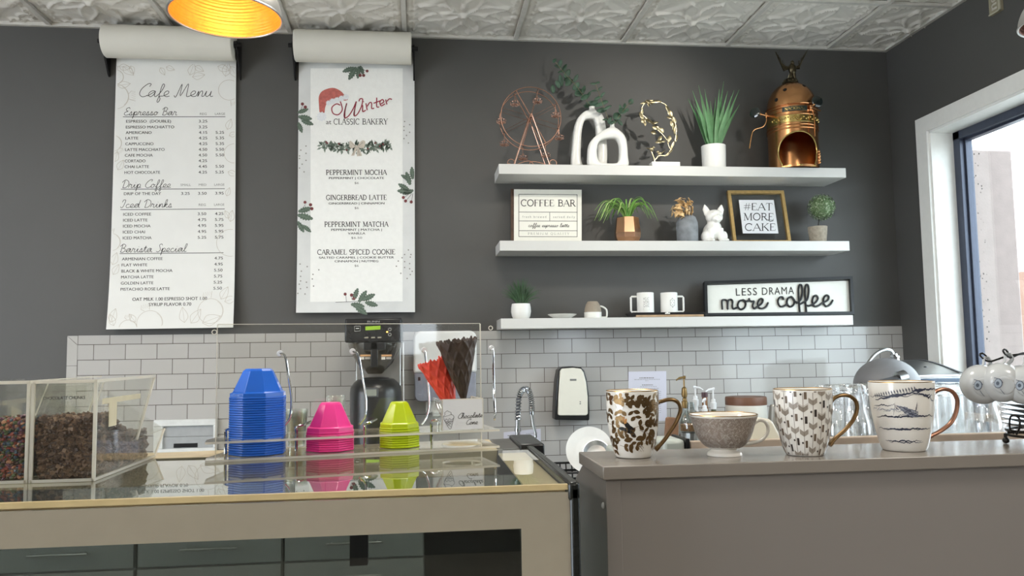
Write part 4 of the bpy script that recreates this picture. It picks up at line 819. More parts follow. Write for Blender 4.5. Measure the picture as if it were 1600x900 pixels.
# ---- spider plant in a faceted copper pot
zs = SH[1]; Y = -.13; base = place(981, Y, zs); s = mpp(base); t = thing('potted_spider_plant', 'arching green spider plant in a faceted copper pot', 'potted plant', base)
zt = at(981, 341, Y=Y).z; hh = zt - zs; q = MB(); r = 20.5 * s
q.lathe([(r * .8, 0), (r * .98, hh * .22), (r * 1.02, hh * .4), (r * .88, hh), (r * .84, hh), (r * .84, hh - .02)], base, 8, T=Matrix.Rotation(.3, 3, 'Z'))
q.build('pot', mat('copper_pot_glaze', (222, 172, 136), .22, metal=1, var=.03), t, ang=10); MB().lathe([(0, hh - .012), (r * .8, hh - .012), (r * .8, hh - .02), (0, hh - .02)], base, 8).build('soil', SOIL, t)
SPI = mat('spider_plant_green', (112, 160, 72), .5, var=.3, vs=25); SPL = mat('spider_plant_lime', (168, 196, 118), .5, var=.2, vs=25); top = Vector((base.x, Y, zt))
for k in range(58):
    a = rnd.uniform(0, 2 * PI); L = rnd.uniform(26, 56) * s; hgt_ = rnd.uniform(16, 36) * s; dx, dy = math.cos(a) * L, math.sin(a) * L * .5
    if dy > 0: dy *= .55
    drop = rnd.uniform(.0, .75) * L * .62 * abs(math.cos(a)); b0 = top + Vector((dx * .06, dy * .1, -.01))
    P_ = cat_rom([b0, b0 + Vector((dx * .3, dy * .3, hgt_ * .85)), b0 + Vector((dx * .68, dy * .68, hgt_ * .95)), b0 + Vector((dx, dy, hgt_ * .6 - drop))], 4); n = len(P_) - 1
    MB().blade(P_, [.0075 * math.sin(PI * (.25 + .74 * i / n)) + .0006 for i in range(n + 1)], fold=.25, up=Vector((0, -.5, 1))).build('leaf', SPL if k % 4 == 0 else SPI, t, ang=80, solid=.0008)
# ---- grey stone vase with gold flowers
Y = -.14; base = place(1074.5, Y, zs); s = mpp(base); zt = at(1074, 335.5, Y=Y).z - zs; r = 16.6 * s
v = MB().lathe([(r * .97, 0), (r, .004), (r * 1.02, zt * .55), (r * .98, zt * .72), (r * .8, zt * .9), (r * .5, zt * .99), (r * .4, zt), (r * .34, zt * .98), (r * .34, zt * .6)], (0, 0, 0), 40, cap1=False).build('stone_vase', mat('grey_stone_vase', (124, 128, 132), .8, var=.25, vs=22, bump=.3, bs=120), None, ang=60)
v.location = base; tag(v, 'rough grey stone vase beside the white bulldog', 'vase')
c = at(1066, 326, Y=Y - .02); t = thing('gold_flower', 'ruffled dried gold flower head leaning out of the grey stone vase', 'flower', c)
GP = mat('gold_petal', (226, 190, 138), .5, metal=.25, var=.3, vs=40)
MB().tube([c, base + Vector((0, 0, zt * .7))], .002, 6).build('stem', TWIG, t)
for k in range(99):
    d = Vector((rnd.gauss(0, 1), rnd.gauss(0, 1), rnd.gauss(0, 1))).normalized(); d.y = -abs(d.y) if rnd.random() < .75 else d.y
    R_ = rnd.uniform(.3, 1.0); p = c + Vector((d.x * 19 * s * R_, d.y * 14 * s * R_, d.z * 17 * s * R_)); 
    if d.z < -.1 and d.x < .2: p += Vector((-.01, 0, -.015 * rnd.random()))
    u = d.cross(Vector((rnd.random(), rnd.random(), rnd.random()))).normalized(); w_ = d.cross(u); L = rnd.uniform(.015, .024); q = MB(); g = []
    for i in range(5):
        for j in range(4):
            a, b_ = i / 4 - .5, j / 3; g.append(p + u * a * L * (.5 + b_) * 1.2 + w_ * b_ * L * .9 + d * (.006 * b_ * b_ + .003 * math.sin(i * 2.2) * b_))
    q.add(g, [(i * 4 + j, i * 4 + j + 1, i * 4 + j + 5, i * 4 + j + 4) for i in range(4) for j in range(3)]); q.build('petal', GP, t, ang=80, solid=.0007)
# ---- white bulldog figurine: one continuous glazed body
Y = -.14; base = place(1115, Y, zs); s = mpp(base); Hh = at(1115, 319, Y=Y).z - zs; q = MB()
U = lambda x, y, z: Vector((x, y, z)) * Hh
def ell(c, r, T=None): q.sph(U(*c), tuple(k * Hh for k in r), 16, T=T)
ell((0, .06, .27), (.25, .25, .28)); ell((0, -.04, .34), (.21, .19, .25)); ell((0, .0, .52), (.15, .14, .15)); ell((.02, -.04, .66), (.225, .19, .17)); ell((.03, -.05, .75), (.19, .16, .1))
for sg in (-1, 1):
    q.tube([U(sg * .12, -.16, .36), U(sg * .125, -.2, .04)], [.085 * Hh, .068 * Hh], 14); ell((sg * .13, -.25, .045), (.078, .1, .05)); ell((sg * .235, -.06, .16), (.1, .17, .15)); ell((sg * .25, -.18, .05), (.085, .13, .055))
    q.tube([U(.02 + sg * .15, -.01, .74), U(.02 + sg * .205, -.0, .88), U(.02 + sg * .225, 0, 1.0)], [.1 * Hh, .085 * Hh, .012 * Hh], 14, flat=.45, up=Vector((0, 1, 0))); ell((.035 + sg * .065, -.215, .6), (.075, .07, .065)); ell((.03 + sg * .1, -.19, .725), (.05, .04, .035))
ell((.04, -.2, .65), (.09, .09, .06)); ell((.045, -.285, .675), (.034, .02, .022)); ell((.04, -.2, .545), (.07, .07, .04))
o = q.build('bulldog_figurine', mat('white_glazed_porcelain', (236, 235, 230), .18, var=.01), None, ang=180); o.location = base
rm = o.modifiers.new('one_skin', 'REMESH'); rm.mode = 'VOXEL'; rm.voxel_size = .0035; rm.use_smooth_shade = True
sm = o.modifiers.new('soften', 'SMOOTH'); sm.iterations = 6; sm.factor = .5
tag(o, 'white glazed french bulldog figurine sitting with pricked ears', 'figurine')
# ---- gold frame
W4, S4 = leaning([(1136, 298.5), (1223.8, 298.5), (1236, 374.5), (1146, 374.5)], -.03, -.12, zs); fn = sheet(W4, S4, 0); yb = S4[3][1]
t = thing('picture_frame', 'thin gold frame of clear glass with a small white print that says eat more cake', 'picture frame', (W4[3] + W4[2]) / 2)
q = MB(); fw = 4.6
ev = lambda y: (y - 298.5) / (yb - 298.5)
xl = lambda y: 1136 + 10 * ev(y); xr = lambda y: 1223.8 + 12.2 * ev(y)
def bar(mb, pts, w0, w1, m=0): mb.hexa([fn(*pts[0], w0), fn(*pts[1], w0), fn(*pts[1], w1), fn(*pts[0], w1)], [fn(*pts[3], w0), fn(*pts[2], w0), fn(*pts[2], w1), fn(*pts[3], w1)], m)
T0, B0 = 298.5, yb
bar(q, [(xl(T0 + fw), T0 + fw), (xr(T0 + fw), T0 + fw), (xr(T0), T0), (xl(T0), T0)], -.012, .008); bar(q, [(xl(B0), B0), (xr(B0), B0), (xr(B0 - fw), B0 - fw), (xl(B0 - fw), B0 - fw)], -.012, .008)
bar(q, [(xl(B0), B0), (xl(B0) + fw, B0), (xl(T0) + fw, T0), (xl(T0), T0)], -.0121, .0081); bar(q, [(xr(B0) - fw, B0), (xr(B0), B0), (xr(T0), T0), (xr(T0) - fw, T0)], -.0121, .0081)
q.build('frame', mat('brushed_gold_frame', (206, 172, 112), .4, metal=.6, var=.1, vs=60), t)
q = MB(); bar(q, [(xl(B0) + 3, B0 - 3), (xr(B0) - 3, B0 - 3), (xr(T0) - 3, T0 + 3), (xl(T0) + 3, T0 + 3)], -.002, .001); q.build('glass', clear('frame_glass', (250, 250, 249), .03, .03), t)
q = MB(); c4 = [(1154, 313), (1208.6, 313), (1216, 365.3), (1160.5, 365.3)]; q.add([fn(*p, .0016) for p in c4] + [fn(*p, .0024) for p in c4], [(3, 2, 1, 0), (4, 5, 6, 7), (0, 1, 5, 4), (1, 2, 6, 5), (2, 3, 7, 6), (3, 0, 4, 7)])
P2 = sheet([fn(*p, .0028) for p in c4], c4, 0)
for tx, x, y, w_ in (('#EAT', 1184, 323.7, 46), ('MORE', 1185, 339.5, 48), ('CAKE', 1187.5, 355.6, 49)): serif(q, tx, x, y, 11, P2, w_, 'C', 1, thick=.14, thin=.06)
q.stroke([(1199, 344), (1203, 347), (1208, 345.5)], 1, P2, 1); q.build('print', [mat('white_card', (228, 228, 230), .6, var=.01), INK], t)
# ---- topiary ball
t, top, s = pot(zs, 1278.5, -.13, [(14.8, 354.6), (14.2, 362), (13, 372), (12.2, 379)], 'little round topiary ball in a speckled taupe pot', 'potted plant', mat('speckled_taupe_pot', (158, 148, 132), .75, var=.2, vs=60), 'potted_topiary')
c = at(1283.5, 324, Y=-.13); MB().tube([top - Vector((0, 0, .015)), at(1280.5, 340, Y=-.13), c], .0032, 8).build('stem', mat('dark_stem', (48, 44, 40), .7), t)
q = MB(); R_ = 20 * s
for k in range(1500):
    d = Vector((rnd.gauss(0, 1), rnd.gauss(0, 1), rnd.gauss(0, 1))).normalized(); p = c + d * R_ * rnd.uniform(.8, 1.04); u = d.cross(Vector((rnd.random() - .5, rnd.random() - .5, rnd.random() - .5))).normalized(); v = d.cross(u); L = rnd.uniform(.004, .0075)
    q.add([p, p + u * L * .55 + d * .002, p + v * L * 1.2 + d * .0035, p - u * L * .55 + d * .002], [(0, 1, 2, 3)], 0 if rnd.random() < .5 else 1 if rnd.random() < .6 else 2)
q.sph(c, R_ * .84, 16, 0)
q.build('foliage', [mat('topiary_green', (100, 124, 84), .6, var=.2), mat('topiary_pale', (176, 190, 160), .6, var=.15), mat('topiary_mint', (138, 156, 118), .6)], t, ang=80, kind='stuff')
# ---- saucer, upturned cup, tray with two mugs
zs = SH[2]; Y = -.15; b_ = place(878.5, Y, zs); s = mpp(b_); STW = mat('stoneware_white', (228, 227, 220), .35, var=.02); STB = mat('raw_stoneware', (150, 138, 122), .75, var=.08, vs=40)
o = MB().lathe([(12 * s, 0), (14 * s, .004), (22 * s, .02), (22.6 * s, .022), (22 * s, .0235), (13 * s, .008), (0, .007)], (0, 0, 0), 48).build('saucer', STW, None); o.location = b_; tag(o, 'plain white saucer lying alone on the lowest shelf', 'saucer')
b_ = place(926.5, Y, zs); s = mpp(b_); h = at(926, 471, Y=Y).z - zs; t = thing('upturned_cup', 'small two-tone stoneware cup standing upside down', 'cup', b_)
r = 13.4 * s; zc = h * .36
q = MB(); q.lathe([(r * .93, .0003), (r, .0008), (r * 1.01, zc), (r * .98, zc + .002), (r * .96, h * .55), (r * .8, h * .82), (r * .62, h * .97), (r * .55, h), (0, h)], b_, 48, cap0=False, ms=[0, 0, 1, 1, 1, 1, 1, 1]); q.build('body', [STW, STB], t, ang=60)
MB().tube(cat_rom([b_ + Vector((r * .9, 0, h * .72)), b_ + Vector((r * 1.25, 0, h * .66)), b_ + Vector((r * 1.62, 0, h * .5)), b_ + Vector((r * 1.66, 0, h * .2)), b_ + Vector((r * 1.55, 0, .006)), b_ + Vector((r * .98, 0, .005))], 4), .0034, 8, flat=1.4).build('handle', STW, t)
L_, R_ = place(981, -.1, zs), place(1093, -.1, zs); zt = at(1030, 487, Y=-.2).z - zs; t = thing('serving_tray', 'low dark serving tray with a wooden lip under the two mugs', 'tray', ((L_.x + R_.x) / 2, -.12, zs))
yf, ybk = -.215, -.045
q = MB(); q.box(L_.x + .012, R_.x - .012, yf + .012, ybk - .012, zs, zs + .006); q.build('tray_floor', mat('tray_wood', (176, 146, 112), .5, var=.15, vs=30), t)
q = MB(); hr = .026; lx, rx = L_.x, R_.x
def rimseg(a, b, c, d): q.hexa([a, b, c, d], [v + Vector((0, 0, .004)) for v in (a, b, c, d)])
q.add([(lx + .014, yf + .014, zs), (rx - .014, yf + .014, zs), (rx - .014, ybk - .014, zs), (lx + .014, ybk - .014, zs), (lx, yf, zs + hr), (rx, yf, zs + hr), (rx, ybk, zs + hr), (lx, ybk, zs + hr),
       (lx + .018, yf + .018, zs + .006), (rx - .018, yf + .018, zs + .006), (rx - .018, ybk - .018, zs + .006), (lx + .018, ybk - .018, zs + .006), (lx + .006, yf + .006, zs + hr), (rx - .006, yf + .006, zs + hr), (rx - .006, ybk - .006, zs + hr), (lx + .006, ybk - .006, zs + hr)],
      [(0, 1, 5, 4), (1, 2, 6, 5), (2, 3, 7, 6), (3, 0, 4, 7), (8, 12, 13, 9), (9, 13, 14, 10), (10, 14, 15, 11), (11, 15, 12, 8), (4, 5, 13, 12), (5, 6, 14, 13), (6, 7, 15, 14), (7, 4, 12, 15)])
q.build('rim', mat('black_tray_rim', (30, 30, 32), .35), t)
q = MB(); q.box(lx + .016, rx - .016, yf + .005, yf + .0105, zs + .003, zs + .013); q.build('wooden_lip', mat('tray_wood', (176, 146, 112), .5, var=.15, vs=30), t)
q = MB(); p = at(1043, 489, Y=yf); q.box(p.x - .013, p.x + .013, yf - .003, yf - .0005, zs + hr - .009, zs + hr - .003); q.sph((p.x - .002, yf - .002, zs + hr - .002), (.005, .002, .004), 8); q.build('maker_badge', STW, t)
MUGW = mat('matte_white_mug', (232, 231, 226), .45, var=.01); MUGC = mat('bare_clay_foot', (176, 128, 98), .7, var=.08)
def square_mug(px, side, label, deco):
    Yc = -.13; z0 = zs + .0065; b_ = place(px, Yc, z0); s = mpp(b_); r = 13.2 * s; h = at(px, 456.5, Y=Yc - r).z - z0; t = thing('coffee_mug', label, 'mug', b_)
    q = MB(); q.lathe([(r * .97, 0), (r, .003), (r, h * .14), (r, h * .145), (r, h - .002), (r - .0015, h), (r - .004, h - .001), (r - .0045, h * .1), (0, h * .09)], b_, 56, ms=[1, 1, 0, 0, 0, 0, 0, 0])
    t0 = math.atan2(CAM.x - b_.x, b_.y - CAM.y); fn = lambda x, y: Vector((b_.x + (r + .0004) * math.sin(t0 + x), b_.y - (r + .0004) * math.cos(t0 + x), b_.z + h * y)); deco(q, fn); q.build('body', [MUGW, MUGC, GREY], t, ang=60)
    x0 = r * .96; x1 = r + 10 * s
    MB().tube([b_ + Vector((side * x, 0, z)) for x, z in ((x0, h * .84), (x1 - .005, h * .84), (x1, h * .8), (x1, h * .25), (x1 - .005, h * .2), (x0, h * .2))], .0042, 8, flat=1.3).build('handle', MUGW, t)
def d1(q, fn):
    g = lambda x, y: fn(.13 + x * .055, .62 - y * .075)
    for i, tx in enumerate(('#EAT', 'MORE', 'CAKE')): serif(q, tx, 0, i * 1.9 - 1.5, 1.35, g, 13.5, 'C', 2, thick=.2, thin=.12)
    q.stroke([(-6.5, 4.4), (6.5, 4.4)], .35, g, 2); q.stroke([(-6.5, 3.7), (6.5, 3.7)], .25, g, 2)
def d2(q, fn):
    g = lambda x, y: fn(.42 + x * .34, .56 - y * .2)
    for k in (1, .86): q.stroke([(k * math.sin(PI * i / 3), k * math.cos(PI * i / 3)) for i in range(7)], .07, g, 2)
    q.poly([(0, -.6), (.1, -.42), (0, -.25), (-.1, -.42)], g, 2); q.stroke([(-.55, .0), (.55, 0)], .16, g, 2); q.stroke([(-.15, .4), (.15, .4)], .12, g, 2)
square_mug(1009, -1, 'white mug printed eat more cake, handle towards the upturned cup', d1)
square_mug(1046, 1, 'white mug with a small hexagon badge, handle towards the long sign', d2)
# ---- LESS DRAMA more coffee
W4, S4 = leaning([(1098.5, 442), (1329.4, 434), (1332.5, 491.4), (1100, 494)], -.055, -.125, zs); fn = sheet(W4, S4, 0)
yl, yr = S4[3][1], S4[2][1]; t = thing('quote_sign', 'wide white sign in a black frame reading less drama more coffee', 'sign', (W4[3] + W4[2]) / 2)
_n = (W4[3] - W4[0]).cross(W4[1] - W4[0]).normalized(); _n = -_n if _n.y > 0 else _n
def uv(u, v, w=0, W4=W4, n=_n): return (W4[0] * (1 - u) + W4[1] * u) * (1 - v) + (W4[3] * (1 - u) + W4[2] * u) * v + n * w
def ub(mb, u0, v0, u1, v1, w0, w1, m=0): mb.hexa([uv(u0, v1, w0), uv(u1, v1, w0), uv(u1, v1, w1), uv(u0, v1, w1)], [uv(u0, v0, w0), uv(u1, v0, w0), uv(u1, v0, w1), uv(u0, v0, w1)], m)
q = MB(); a, b_ = .0185, .075
for r_ in ((0, 0, 1, b_), (0, 1 - b_, 1, 1), (0, 0, a, 1), (1 - a, 0, 1, 1)): ub(q, *r_, -.006, .022 if r_[2] - r_[0] > .5 else .0222)
q.build('frame', mat('black_sign_frame', (22, 24, 27), .5), t)
q = MB(); ub(q, .01, .03, .99, .97, -.004, .0); q.build('panel', mat('white_sign_panel', (226, 226, 218), .6, var=.02), t)
def PX(x, y, w=.0006):                  # letter coordinates: 0..1600 x 60..440 across the panel
    return uv(x / 1505, (y - (113 - .0353 * x)) / (340 + .022 * x), w)
q = MB(); text(q, 'LESS', 325, 196, 78, lambda x, y: PX(x, y + 6 - .03 * (x - 325)), 212, 'L', 0, .0, 1.2); q.build('small_lettering', INK, t); q = MB(); text(q, 'DRAMA', 588, 196, 78, lambda x, y: PX(x, y + 6 - .03 * (x - 325)), 325, 'L', 0, .0, 1.15); q.build('small_lettering', INK, t)
q = MB()
for st in ([(182, 378), (180, 300), (200, 285), (232, 300), (234, 378), (240, 300), (268, 282), (285, 300), (282, 350), (292, 372), (330, 360)], [(395, 285), (352, 300), (336, 345), (362, 378), (402, 362), (415, 320), (392, 286), (420, 300), (452, 290)], [(452, 270), (456, 292), (480, 300), (500, 300), (486, 345), (500, 370), (535, 350)], [(535, 350), (578, 318), (590, 282), (565, 276), (538, 315), (545, 358), (580, 370), (620, 350), (642, 312)],
           [(800, 282), (790, 258), (762, 262), (742, 300), (758, 345), (800, 345), (838, 318)], [(882, 252), (846, 268), (832, 315), (858, 350), (896, 335), (908, 290), (884, 254), (905, 290), (935, 310)], [(930, 315), (975, 280), (994, 200), (990, 142), (968, 138), (955, 190), (955, 300), (960, 425)], [(958, 330), (995, 310), (1040, 280), (1060, 200), (1056, 142), (1036, 136), (1022, 190), (1022, 300), (1026, 425)], [(1024, 335), (1060, 340), (1120, 310), (1150, 270), (1135, 240), (1105, 255), (1092, 300), (1108, 345), (1150, 340), (1190, 315)], [(1190, 315), (1250, 285), (1262, 250), (1240, 238), (1212, 262), (1205, 310), (1230, 345), (1275, 325), (1302, 285)]):
    if st[0] == (800, 282): q.build('raised_script', mat('black_script_wood', (20, 21, 23), .5), t); q = MB()
    P_ = [PX(p.x, p.y, .005) for p in cat_rom([(x, y, 0) for x, y in st], 5)]; q.tube(P_, .0054, 8)
q.build('raised_script', mat('black_script_wood', (20, 21, 23), .5), t)
# ================================================================== back counter and everything on it
ZB = .87; STEEL = mat('brushed_steel', (186, 188, 188), .28, metal=1, var=.06, vs=30); CHR = mat('chrome', (214, 216, 218), .08, metal=1, var=0); CAB = mat('grey_cabinet_paint', (138, 139, 135), .5, var=.03)
BPL = mat('black_plastic', (24, 25, 27), .3, var=.1); WPL = mat('white_plastic', (228, 229, 230), .3, var=.01); DGL = mat('dark_grey_plastic', (76, 78, 82), .45, var=.05)
tag(MB().box(XL + .02, CX - .002, -.63, -.012, ZB - .035, ZB).build('worktop', mat('pale_worktop', (190, 190, 186), .3, var=.06, vs=60), bevel=.003), 'long pale worktop running along the tiled back wall', 'worktop')
t0_ = None; cabx = [XL + .04 + .62 * i for i in range(11)]
for i, x in enumerate(cabx[:-1]):
    x1 = cabx[i + 1] - .004; t = thing('base_cabinet', 'grey base cabinet with a long bar handle under the back worktop', 'cabinet', (x, -.3, 0), 'grey base cabinets under the back worktop')
    MB().box(x, x1, -.58, -.02, 0, ZB - .036).build('body', CAB, t)
    for za, zb_ in ((.68, .825), (.06, .67)):
        d = MB().box(x + .006, x1 - .006, -.602, -.581, za, zb_).build('drawer' if za > .5 else 'door', CAB, t, bevel=.002); xm = (x + x1) / 2; zh = (za + zb_) / 2 if za > .5 else zb_ - .06
        h = MB(); h.cyl((xm - .12, -.63, zh), (xm + .12, -.63, zh), .005, n=10)
        for sg in (-1, 1): h.cyl((xm + sg * .1, -.602, zh), (xm + sg * .1, -.63, zh), .004, n=8)
        h.build('handle', STEEL, d)
# ---- coffee brewer and its server
yf, yk = -.50, -.14; xa, xb = at(538.5, 515, Y=yf).x, at(627.5, 515, Y=yf).x; zt, zh = at(583, 497, Y=yf).z, at(583, 535, Y=yf).z; xm = (xa + xb) / 2
t = thing('coffee_brewer', 'tall black and steel coffee brewer with a small green display', 'coffee brewer', (xm, (yf + yk) / 2, ZB))
q = MB(); q.box(xa, xb, yf, yk, zh, zt); q.build('head', BPL, t, bevel=.008)
k = mpp((xm, yf, zt)); fb = lambda x, y, w=0: Vector((at(x, 515, Y=yf).x, yf - .0012 - w, at(583, y, Y=yf).z))
q = MB(); q.add([fb(x, y) for x, y in ((541, 505), (625, 503), (625, 531.5), (541, 533))], [(0, 1, 2, 3)], 0); f2 = lambda x, y: fb(x, y, .001)
text(q, 'BUNN', 583.5, 502.5, 3.2, f2, 19, 'C', 1, .04); q.poly([(571, 510), (594.5, 509), (594.5, 515), (571, 516)], f2, 2)
for x in (569.5, 580, 590): q.poly([(x, 526.5), (x + 6, 526.3), (x + 6, 528.3), (x, 528.5)], f2, 3)
for cx_, cy_ in ((609, 515), (609, 523)): q.stroke(circ(cx_, cy_, 2.3, n=12), .5, f2, 1)
q.stroke([(554, 509.5), (563, 509.2), (563, 516.8), (554, 517.2), (554, 509.5)], .5, f2, 1); q.stroke([(556, 513), (561, 513)], 1.2, f2, 1); q.poly(circ(605, 519, 1.2, n=8)[:-1], f2, 4)
q.build('control_panel', [mat('black_panel', (30, 31, 33), .25), mat('pale_print', (190, 190, 188), .5), mat('green_display', (120, 150, 40), .3, emit=(120, 160, 40), es=.35), mat('button_tan', (150, 146, 130), .5), mat('amber_led', (255, 190, 60), .3, emit=(255, 190, 70), es=4)], t)
q = MB(); q.box(xa + .03, xb - .012, yk - .07, yk, ZB, zh); q.box(xa + .02, xb - .005, yf + .03, yk, ZB, ZB + .05); q.build('column', STEEL, t, bevel=.003)
zf = at(583, 584, Y=-.36).z; q = MB(); q.lathe([(.035, zf), (.085, zf + .05), (.125, zh - .02), (.128, zh)], (xm, -.36, 0), 40, cap0=False, cap1=False); fu = q.build('brew_funnel', clear('smoked_funnel', (196, 190, 180), .12, .08), t)
q = MB(); q.box(xm - .012, xm + .02, yf + .005, yf + .02, at(583, 574, Y=yf).z, zh); q.box(xm - .045, xm + .055, yf + .005, yf + .03, zh - .035, zh); q.build('funnel_handle', BPL, fu, bevel=.003)
for px_ in (571, 604):
    q = MB(); c = at(px_, 558, Y=-.482); 
    q.box(c.x - .026, c.x + .026, c.y - .0015, c.y, c.z - .013, c.z + .013, 0); q.box(c.x - .024, c.x + .024, c.y - .0025, c.y - .0015, c.z + .003, c.z + .012, 1); q.box(c.x - .024, c.x - .006, c.y - .0025, c.y - .0015, c.z - .011, c.z + .001, 2)
    for r in range(2): q.box(c.x - .002, c.x + .022, c.y - .0025, c.y - .0015, c.z - .004 - .005 * r, c.z - .001 - .005 * r, 2)
    q.build('sticker', [mat('sticker_black', (34, 32, 32), .5), mat('sticker_orange', (196, 150, 104), .5), mat('sticker_white', (205, 200, 192), .5)], fu)
g = at(631.5, 560, Y=-.3); q = MB().cyl((xb + .004, -.34, at(631, 628, Y=-.34).z), (xb + .004, -.34, zh), .0035, n=10); q.build('sight_tube', WPL, t)
ys = -.345; b_ = place(587.5, ys, ZB + .05); s = mpp(b_); r = 40.5 * s; zs_ = at(587, 602, Y=ys).z
t = thing('coffee_server', 'black insulated coffee server under the tall brewer', 'coffee server', b_)
q = MB(); q.lathe([(r * .94, 0), (r * .96, .02), (r, zs_ - b_.z - .035), (r * .97, zs_ - b_.z - .008), (r * .85, zs_ - b_.z + .014), (r * .7, zs_ - b_.z + .03), (0, zs_ - b_.z + .034)], b_, 48, cap0=False); q.build('body', BPL, t)
q = MB(); q.lathe([(r * .55, .03), (r * .5, .037), (r * .3, .040), (0, .041)], (b_.x, ys, zs_), 32); q.build('lid', BPL, t)
q = MB(); q.box(b_.x - .047, b_.x + .018, ys - r * .99 - .006, ys - r * .8, zs_ - .052, zs_ - .006); q.build('display_housing', DGL, t, bevel=.004); q = MB(); q.box(b_.x - .04, b_.x + .01, ys - r * .99 - .0085, ys - r * .99 - .004, zs_ - .044, zs_ - .014); q.build('display', mat('grey_lcd', (136, 140, 132), .3), t)
# ---- recessed wall panel, left
W_ = lambda x, y, yy=-.012: at(x, y, Y=yy)
t = thing('wall_box', 'pale framed wall box with a dark slot low on the tiles beside the topping bins', 'wall box', W_(295, 704))
a, b_ = W_(242, 656), W_(339.5, 704.5); i_, j_ = W_(256, 666), W_(334, 699)
q = MB(); q.box(a.x, b_.x, -.03, -.009, i_.z, a.z); q.box(a.x, b_.x, -.03, -.009, b_.z, j_.z); q.box(a.x, i_.x, -.03, -.009, j_.z, i_.z); q.box(j_.x, b_.x, -.03, -.009, j_.z, i_.z); q.build('frame', mat('box_frame_white', (214, 216, 214), .4), t, bevel=.003)
q = MB(); zm = W_(290, 682).z; q.box(i_.x, j_.x, -.014, -.009, zm + .001, i_.z); q.box(i_.x, j_.x, -.017, -.009, j_.z, zm - .001); q.build('cover', mat('box_cover_grey', (160, 163, 164), .45), t)
u, v = W_(272, 693), W_(309, 698.5); MB().box(u.x, v.x, -.019, -.0165, v.z, u.z).build('slot', BPL, t)
# ---- paper towel dispenser
t = thing('towel_dispenser', 'rounded white towel dispenser with a smoked lower half and paper hanging out', 'towel dispenser', (at(696, 600, Y=-.1).x, -.1, at(696, 627, Y=-.2).z))
yf = -.215; D_ = lambda x, y: at(x, y, Y=yf); xa, xb = D_(646, 560).x, D_(745, 560).x; zt, zm, zl = D_(695, 517).z, D_(695, 582).z, D_(695, 627).z
def rbox(mb, x0, x1, y0, y1, z0, z1, r, top=True, bot=True, m=0):
    p = []
    for cx_, cz_, a, on in ((x1 - r, z1 - r, 0, top), (x0 + r, z1 - r, 90, top), (x0 + r, z0 + r, 180, bot), (x1 - r, z0 + r, 270, bot)):
        if on: p += [(x, z) for x, z in circ(cx_, cz_, r, r, a, a + 90, 6)]
        else: p.append((x1 if a in (0, 270) else x0, z1 if a in (0, 90) else z0))
    mb.prism(p, lambda u, v, w: (u, w, v), y0, y1, m)
q = MB(); rbox(q, xa, xb, yf, -.009, zm, zt, .035, True, False); q.build('cover', WPL, t, bevel=.01)
q = MB(); rbox(q, xa + .004, xb - .004, yf + .004, -.02, zl, zm - .001, .03, False, True); q.build('smoked_base', mat('smoked_blue_plastic', (150, 154, 170), .2, alpha=.75), t, bevel=.006)
q = MB(); rbox(q, xa + .02, xb - .02, yf + .03, -.012, zl + .01, zm - .01, .02, False, True); p = D_(655, 592); q.box(p.x - .006, p.x + .006, yf + .001, yf + .0035, p.z - .009, p.z + .009, 1); q.box(D_(662, 590).x, D_(735, 590).x, yf + .02, yf + .029, zm - .03, zm - .02, 1); q.build('inner_chassis', [mat('chassis_grey', (170, 172, 182), .4), BPL], t)
q = MB(); u, v = D_(665.5, 627), D_(716, 645); pts = [(u.x + (v.x - u.x) * i / 18, v.z + .003 * math.sin(i * 2.3) + .0015 * math.sin(i * 5)) for i in range(19)]; q.prism([(u.x, zl + .02)] + pts + [(v.x, zl + .02)], lambda a, b, w: (a, w - .015 * (zl + .02 - b) / .1, b), -.13, -.1288); q.build('paper_towel', mat('white_paper_towel', (232, 232, 230), .8, bump=.3, bs=500), t)
# ---- hand towel unit: white face in a black shell
t = thing('soap_dispenser', 'narrow white dispenser in a black shell on the tiles under the lowest shelf', 'dispenser', (at(893, 600, Y=-.06).x, -.06, at(893, 657, Y=-.1).z)); yf = -.105; D_ = lambda x, y: at(x, y, Y=yf)
def tap_prof(pts, n=5): return [(D_(x, y).x, D_(x, y).z) for x, y in pts]
q = MB(); q.prism(tap_prof([(867, 656), (868, 625), (870, 595), (873, 578), (878, 573.5), (895, 572.5), (908, 574), (913, 579), (917, 592), (920, 615), (921.2, 640), (921, 657)]), lambda u, v, w: (u, w, v), yf, -.009); q.build('shell', BPL, t, bevel=.006)
q = MB(); q.prism(tap_prof([(871, 647), (872, 620), (873.5, 595), (874.5, 580), (877, 576), (895, 574.5), (907, 576), (911, 582), (915, 597), (917.5, 620), (917.8, 646), (915, 649), (873, 649)]), lambda u, v, w: (u, w, v), yf - .018, yf - .0005); q.build('cover', mat('ivory_dispenser_cover', (222, 219, 206), .25, var=.01), t, bevel=.006)
q = MB(); a, b_ = D_(889.5, 592), D_(899.5, 594.6); q.box(a.x, b_.x, yf - .0205, yf - .0185, b_.z, a.z); 
for y in (627.5, 630.5): p = D_(905.5, y); q.sph((p.x, yf - .0185, p.z), (.0035, .002, .0035), 8)
q.build('badge', mat('badge_grey', (120, 120, 118), .4), t)
